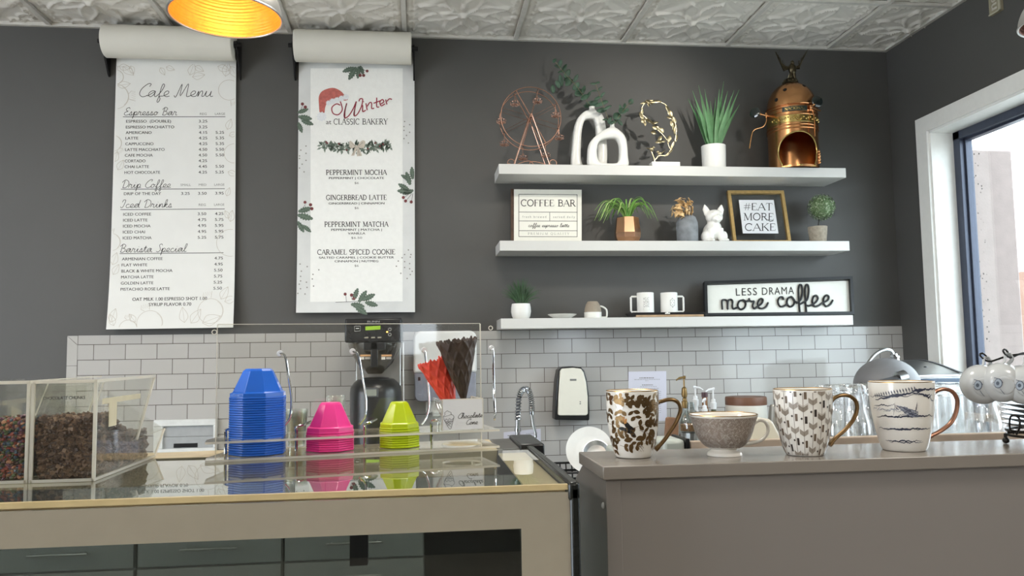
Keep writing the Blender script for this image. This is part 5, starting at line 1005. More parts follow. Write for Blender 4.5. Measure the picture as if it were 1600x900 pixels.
# ---- papers on the tiles
def notice(name, label, q4, lines, y=-.0105):
    q = MB(); fn = sheet([at(*p, Y=y) for p in q4], q4, 0); q.add([fn(*p, -.0008) for p in q4] + [fn(*p, 0) for p in q4], [(0, 1, 2, 3), (7, 6, 5, 4), (0, 1, 5, 4), (1, 2, 6, 5), (2, 3, 7, 6), (3, 0, 4, 7)]); P = lambda x, y_: fn(x, y_, .0006)
    for x0, x1, yy, w_ in lines:
        x = x0
        while x < x1 - .5: l = rnd.uniform(1.2, 4); q.stroke([(x, yy), (min(x1, x + l), yy)], w_, P, 1); x += l + .7
    o = q.build(name, [mat('white_copy_paper', (206, 206, 218), .7, var=.01), GREY], None); tag(o, label, 'notice'); return o
notice('paper_notice', 'printed white paper notice taped to the tiles behind the floral mug', [(982, 580.5), (1041, 580), (1042, 658), (982, 659)], [(999, 1022, 590.5, 1.4), (991, 1031, 593, .6), (1008, 1013, 595, .5), (1003, 1020, 601.5, 1.2), (1000, 1026, 604, .5), (995, 1030, 607, .5)] + [(990, 1033, 612 + 3 * k, .5) for k in range(12)])
notice('paper_notice', 'wide low white paper notice taped to the tiles behind the spring tap', [(787, 674), (845, 671), (845, 692), (787, 695)], [(793, 812, 679.5, 1.1), (822, 840, 678, .5), (793, 838, 683, .5), (793, 838, 687, .5)])
# ---- spring tap, sink drainer, dish rack and plates
Y = -.17; B3 = lambda x, y: at(x, y, Y=Y); p0 = place(809, Y, ZB)
t = thing('spring_tap', 'chrome kitchen tap with a coiled spring neck beside the brewer', 'tap', p0)
q = MB(); q.cyl(p0, p0 + Vector((0, 0, .06)), .024); q.cyl(p0, B3(809, 655), .0125, n=16); q.cyl(B3(809, 674), B3(809, 669), .018); q.build('post', CHR, t)
path = cat_rom([B3(809, 657), B3(809.5, 640), B3(811, 621), B3(815, 611), B3(821, 607.5), B3(826.5, 611.5), B3(829.5, 622), B3(830.5, 634), B3(830.5, 643)], 8)
MB().tube(path, .011, 12).build('hose', DGL, t); q = MB(); cp = []; tot = 30
n = len(path); 
for k in range(tot * 10 + 1):
    f = k / (tot * 10) * (n - 1); i = min(int(f), n - 2); p = path[i].lerp(path[i + 1], f - i); d = (path[i + 1] - path[i]).normalized(); u = Vector((0, 1, 0)); b_ = d.cross(u); a = 2 * PI * k / 10; cp.append(p + (u * math.cos(a) + b_ * math.sin(a)) * .0145)
q.tube(cp, .0034, 5); q.build('spring', CHR, t)
q = MB(); q.cyl(B3(830.5, 640), B3(831, 648), .013, n=16); q.tube(cat_rom([B3(831, 647), B3(833, 662), B3(836.5, 676), B3(837, 684)], 5), .0075, 10); q.build('spray_head', CHR, t)
q = MB(); x0, x1 = at(850, 780, Y=-.6).x, at(902, 780, Y=-.6).x; q.box(x0, x0 + .5, -.615, -.05, ZB, ZB + .008)
for k in range(12): q.box(x0 + .04 + .03 * k, x0 + .05 + .03 * k, -.58, -.1, ZB + .008, ZB + .013)
q.box(x0, x0 + .5, -.62, -.605, ZB, ZB + .03); tag(q.build('sink_drainer', STEEL, bevel=.002), 'ribbed steel sink drainer in the gap beside the grey bar', 'sink')
Y = -.40; zr = ZB + .014; xr0 = at(884, 740, Y=Y - .16).x; t = thing('dish_rack', 'black dish rack holding white plates on the sink drainer', 'dish rack', (xr0 + .2, Y, zr))
q = MB(); x1 = xr0 + .42; ya, yb_ = Y - .17, Y + .17
q.hexa([(xr0 + .05, ya + .03, zr + .02), (x1 - .05, ya + .03, zr + .02), (x1 - .05, yb_ - .03, zr + .02), (xr0 + .05, yb_ - .03, zr + .02)], [(xr0 + .03, ya + .02, zr + .05), (x1 - .03, ya + .02, zr + .05), (x1 - .03, yb_ - .02, zr + .05), (xr0 + .03, yb_ - .02, zr + .05)]); q.box(xr0, x1, ya - .01, yb_ + .01, zr, zr + .012)
for f in (.06, .1, .135):
    e = .03 * (.135 - f) / .08; q.tube([(xr0 + e, ya + e, zr + f), (x1 - e, ya + e, zr + f), (x1 - e, yb_ - e, zr + f), (xr0 + e, yb_ - e, zr + f)], .0055, 8, closed=True)
for k in range(13):
    x = xr0 + .03 + (x1 - xr0 - .06) * k / 12
    for y in (ya, yb_): q.tube([(x, y + (.03 if y == ya else -.03), zr + .04), (x, y, zr + .135)], .0035, 6)
for k in range(9):
    y = ya + .03 + (yb_ - ya - .06) * k / 8
    for x in (xr0, x1): q.tube([(x + (.03 if x == xr0 else -.03), y, zr + .04), (x, y, zr + .135)], .0035, 6)
q.build('basket', BPL, t)
pc = at(921, 704, Y=Y - .04); R_ = 36.5 * mpp(pc)
pl = MB().lathe([(0, -.004), (R_ * .55, -.004), (R_ * .62, 0), (R_, .016), (R_ * 1.0, .0185), (R_ * .64, .005), (R_ * .56, .001), (0, .001)], (0, 0, 0), 56).build('plate', CER, None)
pl.location = (pc.x, pc.y, pc.z); pl.rotation_euler = (math.radians(72), 0, math.radians(-14)); tag(pl, 'large white plate leaning in the black dish rack, front of the three', 'plate', 'white plates in the dish rack')
for k, (dx, dy, sc_, lb) in enumerate(((.012, .045, .93, 'white plate leaning in the black dish rack, middle of the three'), (.03, .09, .88, 'white plate leaning in the black dish rack, back of the three'))):
    c = pl.copy(); COL.objects.link(c); c.location = (pc.x + dx, pc.y + dy, pc.z - R_ * (1 - sc_)); c.scale = (sc_,) * 3; c['label'] = lb
p_ = at(935, 706, Y=Y - .09); bo = MB().lathe([(.025, 0), (.05, .012), (.064, .04), (.062, .04), (.048, .015), (0, .006)], (0, 0, 0), 40).build('steel_bowl', STEEL, None); bo.location = p_ + Vector((-.012, -.02, -.015)); bo.rotation_euler = (math.radians(62), 0, -.3); tag(bo, 'small steel bowl tipped against the white plates', 'bowl')
# ---- riser with syrup bottles and canister
Y = -.34; zr = 1.045; xa, xb = at(1040, 640, Y=-.5).x, at(1225, 640, Y=-.5).x
q = MB(); q.box(xa, xb, -.5, -.06, zr - .018, zr); q.box(xa, xa + .018, -.5, -.06, ZB, zr - .018); q.box(xb - .018, xb, -.5, -.06, ZB, zr - .018); tag(q.build('counter_riser', STEEL, bevel=.002), 'low steel riser carrying the syrup bottles on the back worktop', 'riser')
CG = clear('bottle_glass', (214, 220, 218), .09, .02); PGO = mat('antique_gold_pump', (136, 110, 68), .35, metal=.7, var=.1)
def bottle(px, Yb, ytop, ycol, r, sidepx, pm, label, body, tall=False, capm=None, spout=None):
    b_ = place(px, Yb, zr); s = mpp(b_); zc = at(px, ycol, Y=Yb).z; h = zc - zr; t = thing('syrup_bottle', label, 'syrup bottle', b_)
    q = MB(); q.lathe([(r * .9, 0), (r, .006), (r, h * .62), (r * .85, h * .72), (r * .4, h * .86), (r * .36, h - .012), (r * .4, h - .01)], b_, 28, cap1=False); q.build('bottle', body, t)
    if body is CG: MB().lathe([(0, .006), (r * .92, .006), (r * .92, h * .45), (0, h * .45)], b_, 24).build('syrup', mat('amber_syrup', (140, 92, 52), .2), t)
    zt = at(px, ytop, Y=Yb).z; q = MB(); q.lathe([(.014, -.012), (.0155, 0), (.0155, .02), (.011, .024), (.011, .036), (.006, .04)], (b_.x, Yb, zc - .008), 24)
    if tall: q.lathe([(.012, .04), (.015, .055), (.012, .085), (.005, .092)], (b_.x, Yb, zc - .008), 20)
    top = Vector((b_.x, Yb, zt)); q.cyl((b_.x, Yb, zc), top, .0042, n=10); e = Vector((at(px + sidepx, ytop + 4, Y=Yb).x, Yb - .01, at(px + sidepx, ytop + 4.5, Y=Yb).z))
    q.tube(cat_rom([top + Vector((-.008 if sidepx > 0 else .008, 0, 0)), top, top.lerp(e, .6) + Vector((0, 0, .004)), e], 4), [.0075] * 5 + [.006] * 4 + [.004] * 4, 8); q.build('pump', pm, t)
bottle(1072.5, -.42, 589.5, 631, .034, -17, PGO, 'clear glass syrup bottle with a tall antique gold pump', CG, True)
bottle(1089.5, -.34, 605, 628, .03, 8, WPL, 'white pump bottle next to the gold pump bottle, spout towards the canister', WPL)
bottle(1117.5, -.34, 607.5, 633, .032, -16, WPL, 'dark green syrup bottle with a white pump nearest the canister', mat('dark_green_bottle', (70, 74, 50), .15))
bottle(1103.5, -.385, 624, 643, .03, -7, WPL, 'short white pump bottle between the two taller white pumps', WPL)
b_ = place(1104, -.28, zr); h = at(1104, 613, Y=-.28).z - zr; t = thing('syrup_bottle', 'slim amber bottle with a dark screw cap standing behind the pumps', 'bottle', b_)
MB().lathe([(.03, 0), (.031, h * .55), (.014, h * .78), (.013, h - .02)], b_, 24).build('bottle', mat('amber_bottle', (128, 84, 44), .15), t); MB().lathe([(.016, h - .024), (.016, h), (0, h)], b_, 20).build('cap', mat('maroon_cap', (86, 62, 66), .4), t)
b_ = place(1101, -.462, zr); s = mpp(b_); h = at(1101, 645, Y=-.5).z - zr; t = thing('lidded_jar', 'low cream jar with a flat dark lid in front of the syrup pumps', 'jar', b_)
MB().lathe([(.038, 0), (.041, .006), (.041, h - .014), (.037, h - .012)], b_, 36).build('body', CER, t); MB().lathe([(.042, h - .012), (.044, h - .008), (.044, h), (0, h + .001)], b_, 36).build('lid', mat('dark_lid_wood', (62, 44, 36), .45, var=.15), t)
Y = -.3; b_ = place(1168.5, Y, zr); s = mpp(b_); r = 31.5 * s; zl, zt = at(1168, 634.5, Y=Y - r).z, at(1168, 619.5, Y=Y).z; t = thing('canister', 'large cream canister with a chunky brown wooden lid', 'canister', b_)
MB().lathe([(r * .95, 0), (r, .008), (r, zl - zr), (r * .97, zl - zr)], b_, 56).build('body', mat('cream_canister', (214, 210, 200), .4, var=.02), t)
MB().lathe([(r * 1.0, 0), (r * 1.01, .004), (r * 1.01, zt - zl - .008), (r * .98, zt - zl), (0, zt - zl)], (b_.x, Y, zl), 56).build('lid', mat('walnut_lid', (108, 72, 52), .5, var=.12, vs=25), t)
# ---- side counter by the window with the steel appliance, domed cooker and gooseneck pipe
zc = .87; tag(MB().box(3.3, CX - .034, -1.7, -.635, zc - .035, zc).build('worktop', mat('pale_worktop', (190, 190, 186), .3), bevel=.003), 'short pale worktop returning along the window wall', 'worktop')
struct(MB().box(3.35, CX - .034, -1.68, -.64, 0, zc - .036).build('trim_3', CAB), 'grey panelled base under the window worktop')
yf = -.82; A_p = lambda x, y, yy=yf: at(x, y, Y=yy); t = thing('steel_contact_grill', 'stainless steel appliance with a curved hood and black knob under the window', 'appliance', (A_p(1455, 600).x, -.65, zc))
xa, xb = A_p(1428, 600).x, A_p(1506, 600).x; zt_ = at(1440, 562, Y=-.46).z; zf_ = A_p(1455, 585).z
q = MB(); arc = [(yf + .36 * k / 10, zf_ + (zt_ - zf_) * math.sin(PI / 2 * k / 10)) for k in range(11)]; q.prism(arc + [(yf + .36, zf_)], lambda u, v, w: (w, u, v), xa, xb - .012); q.build('hood', STEEL, t)
q = MB(); q.prism([(u - (.01 if i < 1 else 0), v + .004) for i, (u, v) in enumerate(arc)] + [(yf + .36, zf_)], lambda u, v, w: (w, u, v), xb - .012, xb); q.build('end_cheek', DGL, t)
q = MB(); q.box(xa, xb, yf + .01, yf + .36, zc + .02, zf_ - .002); q.box(xa - .004, xb + .02, yf - .002, yf + .015, zf_ - .014, zf_ - .001); [q.cyl((x, y, zc), (x, y, zc + .022), .015, n=10) for x in (xa + .03, xb - .03) for y in (yf + .05, yf + .32)]; q.build('body', STEEL, t, bevel=.003)
q = MB(); q.box(xa + .02, xb - .02, yf - .014, yf + .008, zf_ - .05, zf_ - .018); q.build('handle', mat('dark_steel_blue', (66, 76, 88), .25, metal=.6), t, bevel=.004); q = MB(); p = A_p(1446, 577, yf + .12); q.sph(p, (.014, .012, .015), 12); q.cyl(p, p - Vector((0, 0, .03)), .006); q.build('knob', BPL, t)
c = at(1386, 607, Y=-1.1); s = mpp(c); t = thing('domed_cooker', 'dark grey round-lidded cooker beneath the bent chrome pipe', 'appliance', (c.x, -1.1, zc))
q = MB(); q.lathe([(50 * s, 0), (51 * s, .01)] + [(49 * s * math.cos(PI / 2 * k / 12), .012 + 43 * s * math.sin(PI / 2 * k / 12)) for k in range(13)], (c.x, -1.1, c.z), 48, mod=lambda a: 1); q.build('dome_lid', mat('cooker_lid_grey', (112, 112, 114), .5, var=.03), t)
q = MB(); q.lathe([(44 * s, 0), (50 * s, .02), (50 * s, c.z - zc - .004), (40 * s, c.z - zc)], (c.x, -1.1, zc), 48); q.build('base', DGL, t)
q = MB(); ca, cb = at(1352, 606, Y=-1.3), at(1402, 592, Y=-1.3); q.tube([ca, cb], [.035, .03], 4, flat=.5); q.build('handle', DGL, t, bevel=.004); q = MB(); q.cyl(cb, cb + (cb - ca).normalized() * .035, .027, n=20); q.build('handle_end', STEEL, t)
Y = -.75; N_ = lambda x, y: at(x, y, Y=Y); t = thing('gooseneck_pipe', 'bent chrome gooseneck pipe arching over the grey domed cooker', 'tap', place(1318, Y, zc))
q = MB(); q.tube(cat_rom([place(1318, Y, zc), N_(1326, 622), N_(1336, 603), N_(1350, 577), N_(1366, 555), N_(1380, 547), N_(1391, 547.5), N_(1397, 556)], 6), .008, 10); q.build('pipe', STEEL, t); q = MB(); q.cyl(N_(1396, 553), N_(1400.5, 565), .016, n=8); q.cyl(N_(1398, 557), N_(1399, 560), .02, n=8); q.build('fitting', CHR, t)
# ================================================================== glass display case
ZT = 1.397; XR = 1.93; XLc = .55; YFc = -3.2; YB = -2.76; YR = -2.60
BEIGE = mat('beige_back_painted_glass', (158, 150, 134), .18, var=.02, coat=.6); BSTR = mat('cream_glass_border', (222, 200, 160), .35, var=.02); DFR = mat('dark_case_frame', (34, 36, 34), .25, metal=.3); GFR = mat('grey_case_frame', (92, 92, 90), .4, metal=.3)
case = thing('display_case', 'beige fronted glass display case with a mirror-like glass top', 'display case', ((XLc + XR) / 2, -2.9, 0))
q = MB(); q.box(XLc, XR - .006, YFc + .004, YB, ZT - .008, ZT, 1); q.m[4 - 4:] = [1, 1, 1, 1, 1, 1]
for i_, f_ in enumerate(q.f):
    if all(abs(q.v[k].z - ZT) < 1e-6 for k in f_): q.m[i_] = 0
q.build('top_glass', [clear('case_top_glass', (250, 252, 250), .11, .004, gain=.89), clear('glass_body', (248, 251, 249), 0, .1, gain=0)], case)
q = MB(); zz = ZT - .0115; xi0, xi1 = at(793.7, 705.5, Z=ZT).x, at(808.5, 755.7, Z=ZT).x
q.box((xi0 + xi1) / 2, XR - .008, YFc + .012, YB, zz, zz + .003); q.box(XLc, (xi0 + xi1) / 2, YFc + .012, YFc + .022, zz, zz + .003); q.build('top_border', BSTR, case)
q = MB(); q.box(XLc, XR - .006, YFc + .002, YFc + .010, ZT - .0072, ZT + .0003); q.build('edge_trim', mat('pale_glass_edge', (198, 178, 134), .3), case)
zh = at(815, 826, Y=YFc).z; xin = at(815, 860, Y=YFc).x
q = MB(); q.box(XLc, XR - .004, YFc, YFc + .007, zh, ZT - .010); q.box(xin, XR - .004, YFc, YFc + .007, .80, zh); q.build('front_border', BEIGE, case)
MB().box(XLc, xin, YFc + .001, YFc + .006, .80, zh).build('front_glass', clear('case_front_glass', (212, 216, 214), .06, .01), case)
q = MB(); q.box(XR - .004, XR + .010, YFc - .004, YFc + .02, .1, ZT - .002); q.box(XR - .006, XR + .010, YFc - .004, YB + .01, ZT - .022, ZT + .0035); q.build('corner_frame', DFR, case, bevel=.004)
q = MB(); q.box(XR - .003, XR + .006, YFc + .02, YB, .1, ZT - .022); q.build('side_glass', clear('case_side_glass', (190, 196, 192), .08, .02), case)
q = MB(); RX = 1.868; yb_ = lambda x: -2.726 + (x - 1.2255) * .2175
for xa_, xb_, y0_, nm, mt_ in ((XLc, RX, lambda x: YB + .0005, 'rear_rail', mat('cream_case_frame', (196, 180, 146), .4)), (RX + .001, XR - .018, lambda x: YB + .0005, 'rear_rail', GFR)):
    q = MB(); q.hexa([(xa_, y0_(xa_), ZT - .05), (xb_, y0_(xb_), ZT - .05), (xb_, max(YB + .012, yb_(xb_)), ZT - .05), (xa_, max(YB + .012, yb_(xa_)), ZT - .05)], [(xa_, y0_(xa_), ZT), (xb_, y0_(xb_), ZT), (xb_, max(YB + .012, yb_(xb_)), ZT), (xa_, max(YB + .012, yb_(xa_)), ZT)]); q.build(nm, mt_, case, bevel=.002)
YR = -2.575
c_ = at(843, 690, Y=-2.68); q = MB(); q.box(XR - .018, XR + .032, YB + .012, YR + .012, ZT - .035, ZT + .006); q.build('rail_end', BPL, case, bevel=.004)
q = MB(); q.box(XLc, XR - .005, YFc + .012, YB - .006, .741, .79); q.build('deck', mat('dark_case_deck', (40, 42, 41), .4, metal=.2), case); q = MB(); q.box(XLc, XR - .005, YFc, YB - .001, .08, .74); q.build('base', BEIGE, case); q = MB(); q.box(XLc, XR - .02, YB - .004, YB + .002, .8, ZT - .05); q.build('rear_glass', clear('case_side_rear', (222, 225, 222), .04, .02), case)
q = MB(); p = at(561, 848, Y=YB - .02); q.box(p.x - .016, p.x + .016, YB - .03, YB - .006, ZT - .2, ZT - .05); q.build('rear_post', BPL, case)
# ================================================================== topping bins
ACR = clear('acrylic', (252, 252, 250), .022, .03, haze=.012); AED = clear('acrylic_edge', (222, 216, 200), .06, .12, haze=.85, hazec=(250, 247, 238))
TAPE = mat('cream_tape', (212, 200, 168), .6)
FL, FRp = at(46, 756, Z=ZT), at(147, 752, Z=ZT); yF = (FL.y + FRp.y) / 2; bw = FRp.x - FL.x; X_ = FRp.x
sd = lambda x, y: (at(x, y, X=X_).y, max(ZT, at(x, y, X=X_).z))
Ht = at(146, 597, Y=yF).z; Yb0 = at(244.6, 715, Z=ZT).y; (Yt, Zt_), (Yf, Zf), (Yl, Zl) = sd(242, 588), sd(214, 687), sd(257, 670); Zt_ = Ht
def bin_(x0, label, text_, fill):
    x1 = x0 + bw; t = thing('topping_bin', label, 'topping bin', ((x0 + x1) / 2, (yF + Yb0) / 2, ZT)); th = .0028
    prof = [(yF, ZT), (yF, Ht), (Yt, Ht), (Yf, Zf), (Yf - .012, Zf + .03), (Yl, Zl), (Yb0, ZT)]
    prof2 = [(yF, ZT + .0005), (yF, Ht), (Yt, Ht), (Yf, Zf), (Yf - .02, Zf), (Yl, Zl), (Yb0, ZT + .0005)]
    for xs in (x0, x1 - th):
        MB().prism(prof2, lambda u, v, w: (w, u, v), xs, xs + th, 0, 1).build('side_wall', [ACR, AED], t)
    q = MB(); q.box(x0 + th, x1 - th, yF, yF + th, ZT + .0005, Ht, 0); q.build('front_wall', ACR, t)
    q = MB(); q.box(x0, x1, yF, Yt, Ht, Ht + .003, 0); q.box(x0 + .02, x1 - .02, yF + .004, yF + .03, Ht + .003, Ht + .0065, 0); q.build('lid', ACR, t)
    q = MB(); 
    for a, b in (((x0, yF, ZT), (x0, yF, Ht)), ((x1, yF, ZT), (x1, yF, Ht))): q.box(a[0] - .0022, a[0] + .0022, yF - .0012, yF + .003, ZT + .0006, Ht)
    q.box(x0, x1, yF - .0012, yF + .003, ZT + .0006, ZT + .005); q.box(x0, x1, yF - .0012, yF + .003, Ht - .001, Ht + .004); q.box(x1 - .0022, x1 + .0015, yF, Yb0, ZT + .0006, ZT + .0045); q.box(x1 - .0022, x1 + .0015, yF, Yt, Ht - .001, Ht + .004)
    q.tube([(x1, Yt, Ht), (x1, Yf, Zf)], .0019, 4); q.tube([(x1, Yb0, ZT + .003), (x1, Yl, Zl)], .0019, 4); q.build('polished_edge', AED, t)
    q = MB(); q.hexa([(x0 + th, Yf - th, Zf), (x1 - th, Yf - th, Zf), (x1 - th, Yf, Zf), (x0 + th, Yf, Zf)], [(x0 + th, Yt - th, Ht), (x1 - th, Yt - th, Ht), (x1 - th, Yt, Ht), (x0 + th, Yt, Ht)]); q.hexa([(x0 + th, Yb0 - th, ZT + .001), (x1 - th, Yb0 - th, ZT + .001), (x1 - th, Yb0, ZT + .001), (x0 + th, Yb0, ZT + .001)], [(x0 + th, Yl - th, Zl), (x1 - th, Yl - th, Zl), (x1 - th, Yl, Zl), (x0 + th, Yl, Zl)]); q.build('flap', ACR, t)
    q = MB(); q.box(x0 + th, x1 - th, yF + th, Yb0, ZT + .0005, ZT + .003); q.build('bin_floor', ACR, t)
    q = MB(); zc_ = Ht - .012; q.box(x0 + bw * .13, x0 + bw * .86, yF - .006, yF - .0014, zc_ - .008, zc_ + .008); q.build('label_holder', ACR, t)
    if text_:
        q = MB(); text(q, text_, x0 + bw * .5, 0, .0048, lambda x, y: Vector((x, yF - .0016, at(96, 621.5, Y=yF).z - y)), bw * .68, 'C', 0, .02); q.build('lettering', INK, t)
    q = MB(); xi = x1 - th - .0006
    for (xa, ya, xb, yb_) in ((162, 622, 220, 630),): 
        p0_, p1_ = at(xa, 623, X=x1 + .002), at(220.5, 620.5, X=x1 + .002); q.box(x1 + .0003, x1 + .0008, p0_.y, p1_.y, p0_.z - .0085, p0_.z + .0)
    a_, b_ = at(172, 630, X=x1 + .002), at(184, 664, X=x1 + .002); q.box(x1 + .0003, x1 + .0008, a_.y, b_.y - .002, b_.z, p0_.z - .0085); q.build('tape', TAPE, t)
    return t
def inside(y):                          # pile height over the bin's length
    f = (y - yF) / (Yb0 - yF); return (Ht - ZT) * (.60 if f < .3 else .60 - (f - .3) / .3 * .28 if f < .6 else .32)
def pile(name, label, cat, x0, n, maker, mats):
    q = MB(); x1 = x0 + bw
    for k in range(n):
        x = rnd.uniform(x0 + .008, x1 - .008); y = yF + .008 + (Yb0 - yF - .03) * rnd.random() ** 1.15; h = inside(y)
        mode = rnd.random(); z = ZT + .006 + (h * rnd.random() if mode < .75 else h * (.9 + .1 * rnd.random()))
        if mode < .45: y = yF + .0085 + rnd.random() * .004; z = ZT + .007 + (inside(yF) - .003) * rnd.random()
        elif mode < .62: x = x1 - .0085 - rnd.random() * .004
        maker(q, Vector((x, y, z)))
    q.hexa([(x0 + .007, yF + .012, ZT + .004), (x1 - .012, yF + .012, ZT + .004), (x1 - .012, Yb0 - .03, ZT + .004), (x0 + .007, Yb0 - .03, ZT + .004)], [(x0 + .007, yF + .012, ZT + inside(yF) - .006), (x1 - .012, yF + .012, ZT + inside(yF) - .006), (x1 - .012, Yb0 - .035, ZT + inside(Yb0) - .012), (x0 + .007, Yb0 - .035, ZT + inside(Yb0) - .012)], len(mats) - 1)
    tag(q.build(name, mats, None, ang=20), label, cat, None, 'stuff')
def chunk(q, p):
    Tm = Matrix.Rotation(rnd.uniform(0, 6), 3, 'Z') @ Matrix.Rotation(rnd.uniform(-.7, .7), 3, 'X') @ Matrix.Rotation(rnd.uniform(-.7, .7), 3, 'Y'); a, b, c = rnd.uniform(.003, .006), rnd.uniform(.003, .0055), rnd.uniform(.0012, .0028)
    vs = [p + Tm @ Vector((sx * a * rnd.uniform(.7, 1.1), sy * b * rnd.uniform(.7, 1.1), sz * c)) for sx in (-1, 1) for sy in (-1, 1) for sz in (-1, 1)]
    q.add(vs, [(0, 1, 3, 2), (4, 6, 7, 5), (0, 4, 5, 1), (2, 3, 7, 6), (0, 2, 6, 4), (1, 5, 7, 3)], rnd.randrange(3))
CH = [mat('chocolate_dark', (70, 50, 38), .55, var=.2, vs=90), mat('chocolate_mid', (92, 70, 54), .55, var=.2, vs=90), mat('chocolate_dusty', (122, 98, 78), .65, var=.15, vs=90), mat('chocolate_dark', (84, 60, 42), .55)]
xA = FL.x; xB = xA - bw - .0065
bin_(xA, 'clear acrylic topping bin labelled chocolate chunks', 'CHOCOLATE CHUNKS', None); bin_(xB, 'clear acrylic topping bin of coloured candy at the edge of the photograph', None, None)
pile('chocolate_chunks', 'heap of broken chocolate chunks inside the labelled clear bin', 'chocolate', xA, 2600, chunk, CH)
CD = [mat('candy_' + n, c, .4, var=.15, vs=80) for n, c in (('red', (136, 62, 48)), ('green', (76, 88, 52)), ('blue', (62, 82, 100)), ('orange', (172, 122, 92)), ('brown', (84, 58, 46)), ('purple', (100, 62, 84)))]
def candy(q, p): q.sph(p, (rnd.uniform(.003, .005), rnd.uniform(.003, .005), rnd.uniform(.002, .0035)), 6, rnd.randrange(6), T=Matrix.Rotation(rnd.uniform(-.8, .8), 3, 'X') @ Matrix.Rotation(rnd.uniform(-.8, .8), 3, 'Y'))
pile('candy_pieces', 'heap of mixed coloured candy inside the left clear bin', 'candy', xB, 1500, candy, CD + [CD[4]])
# ================================================================== acrylic cup and cone holder
A_h, B_h = at(320, 724, Z=ZT), at(781, 700, Z=ZT); U_ = (B_h - A_h); LH = U_.length; U_.normalize(); V_ = Vector((-U_.y, U_.x, 0)); DH = .135
HP = lambda u, v, z=0: A_h + U_ * u + V_ * v + Vector((0, 0, z))
def hcol(px, v, z):                    # point of the holder in image column px
    u = .2
    for _ in range(5):
        a = proj(HP(u, v, z))[0]; b = proj(HP(u + .01, v, z))[0]; u += (px - a) / (b - a) * .01
    return u
def hbox(mb, u0, u1, v0, v1, z0, z1, m=0): mb.hexa([HP(u0, v0, z0), HP(u1, v0, z0), HP(u1, v1, z0), HP(u0, v1, z0)], [HP(u0, v0, z1), HP(u1, v0, z1), HP(u1, v1, z1), HP(u0, v1, z1)], m)
hold = thing('cup_holder', 'clear acrylic cup and cone holder with a tall back panel and chrome rods', 'holder', HP(LH / 2, DH / 2))
ztop = at(550, 506.5, Y=HP(LH / 2, DH).y).z - ZT
stacks = [(402.5, 'blue', 77 / 2, 576, 613), (516.3, 'pink', 69 / 2, 628.5, 668), (624, 'green', 60 / 2, 627.5, 661.5)]
cent = [(hcol(p[0], .066, .01), p[2] * mpp(HP(.2, .066))) for p in stacks] + [(hcol(722, .066, .01), .036)]
def plate_(name, z0, z1, extra):
    out = [(0, 0), (LH, 0), (LH, DH), (.03, DH), (0, .04)]; bm = bmesh.new()
    for z in (0,):
        vs = [bm.verts.new(HP(u, v, 0)) for u, v in out]; es = [bm.edges.new((vs[i], vs[(i + 1) % len(vs)])) for i in range(len(vs))]
        for cu, r in cent:
            r += extra; cv = [bm.verts.new(HP(cu + r * math.cos(2 * PI * i / 40), min(.132, max(.003, .066 + r * math.sin(2 * PI * i / 40))), 0)) for i in range(40)]; es += [bm.edges.new((cv[i], cv[(i + 1) % 40])) for i in range(40)]
        bmesh.ops.triangle_fill(bm, edges=es, use_beauty=True)
    me = bpy.data.meshes.new(name); bm.to_mesh(me); bm.free(); q = MB(); vs = [v.co.copy() for v in me.vertices]; fs = [list(p.vertices) for p in me.polygons]
    n = len(vs); bad = set()
    q.add([v + Vector((0, 0, z1)) for v in vs], fs, 0); q.add([v + Vector((0, 0, z0)) for v in vs], fs, 0)
    ec = {}
    for f in fs:
        for i in range(len(f)): e = tuple(sorted((f[i], f[(i + 1) % len(f)]))); ec[e] = ec.get(e, 0) + 1
    q.add([], [], 0)
    for (a, b), c in ec.items():
        if c == 1: q.add([vs[a] + Vector((0, 0, z0)), vs[b] + Vector((0, 0, z0)), vs[b] + Vector((0, 0, z1)), vs[a] + Vector((0, 0, z1))], [(0, 1, 2, 3)], 1)
    bpy.data.meshes.remove(me); q.build(name, [ACR, AED], hold)
plate_('lower_plate', .0005, .0045, .004); plate_('upper_plate', .032, .036, .004)
q = MB(); hbox(q, 0.012, LH, DH - .0005, DH + .0035, .0005, ztop, 0); q.build('back_panel', ACR, hold); q = MB(); hbox(q, .012, LH, DH - .001, DH + .004, ztop, ztop + .0012); hbox(q, .0105, .012, DH - .001, DH + .004, .0005, ztop); hbox(q, LH, LH + .0015, DH - .001, DH + .004, .0005, ztop); q.build('panel_edge', AED, hold)
q = MB()
for px_, py_ in ((334.5, 519), (767, 512.5)):
    u = hcol(px_, DH - .002, .2); z = at(px_, py_, Y=HP(u, DH - .002).y).z - ZT; q.tube([HP(u, DH - .0015, z) + (U_ * math.cos(2 * PI * k / 20) + Vector((0, 0, 1)) * math.sin(2 * PI * k / 20)) * .0042 for k in range(20)], .0009, 6, closed=True); q.build('screw_hole', AED, hold); q = MB()
for k, (gx, gy) in enumerate(((437.5, 552), (551, 549), (662.5, 547), (768, 544))):
    u = hcol(gx, DH - .002, .2); z = at(gx, gy, Y=HP(u, DH).y).z - ZT; s = mpp(HP(u, DH)); p = HP(u, DH - .001, z); q = MB()
    q.cyl(p + V_ * .0, p - V_ * .006, .0062, .005, n=18); g = q.build('grommet', WPL, hold)
    off = [(0, 0, 0), (8, 6, -.004), (13, 38, -.012), (17, 72, -.03), (14, 98, -.05), (5, 110, -.06)] if k < 3 else [(0, 0, 0), (1, 6, -.003), (0, 40, -.01), (-1, 75, -.016), (-3, 100, -.03), (-8, 108, -.05)]
    if k == 2: off = [(0, 0, 0), (1, 6, -.003), (2, 38, -.012), (2, 80, -.03), (-6, 103, -.05), (-14, 112, -.058)]
    P_ = [HP(u + dx * s, DH - .005 + dv, z - dz * s) for dx, dz, dv in off]; q = MB(); q.tube(cat_rom(P_, 6), .0023, 10); q.build('rod', CHR, hold)
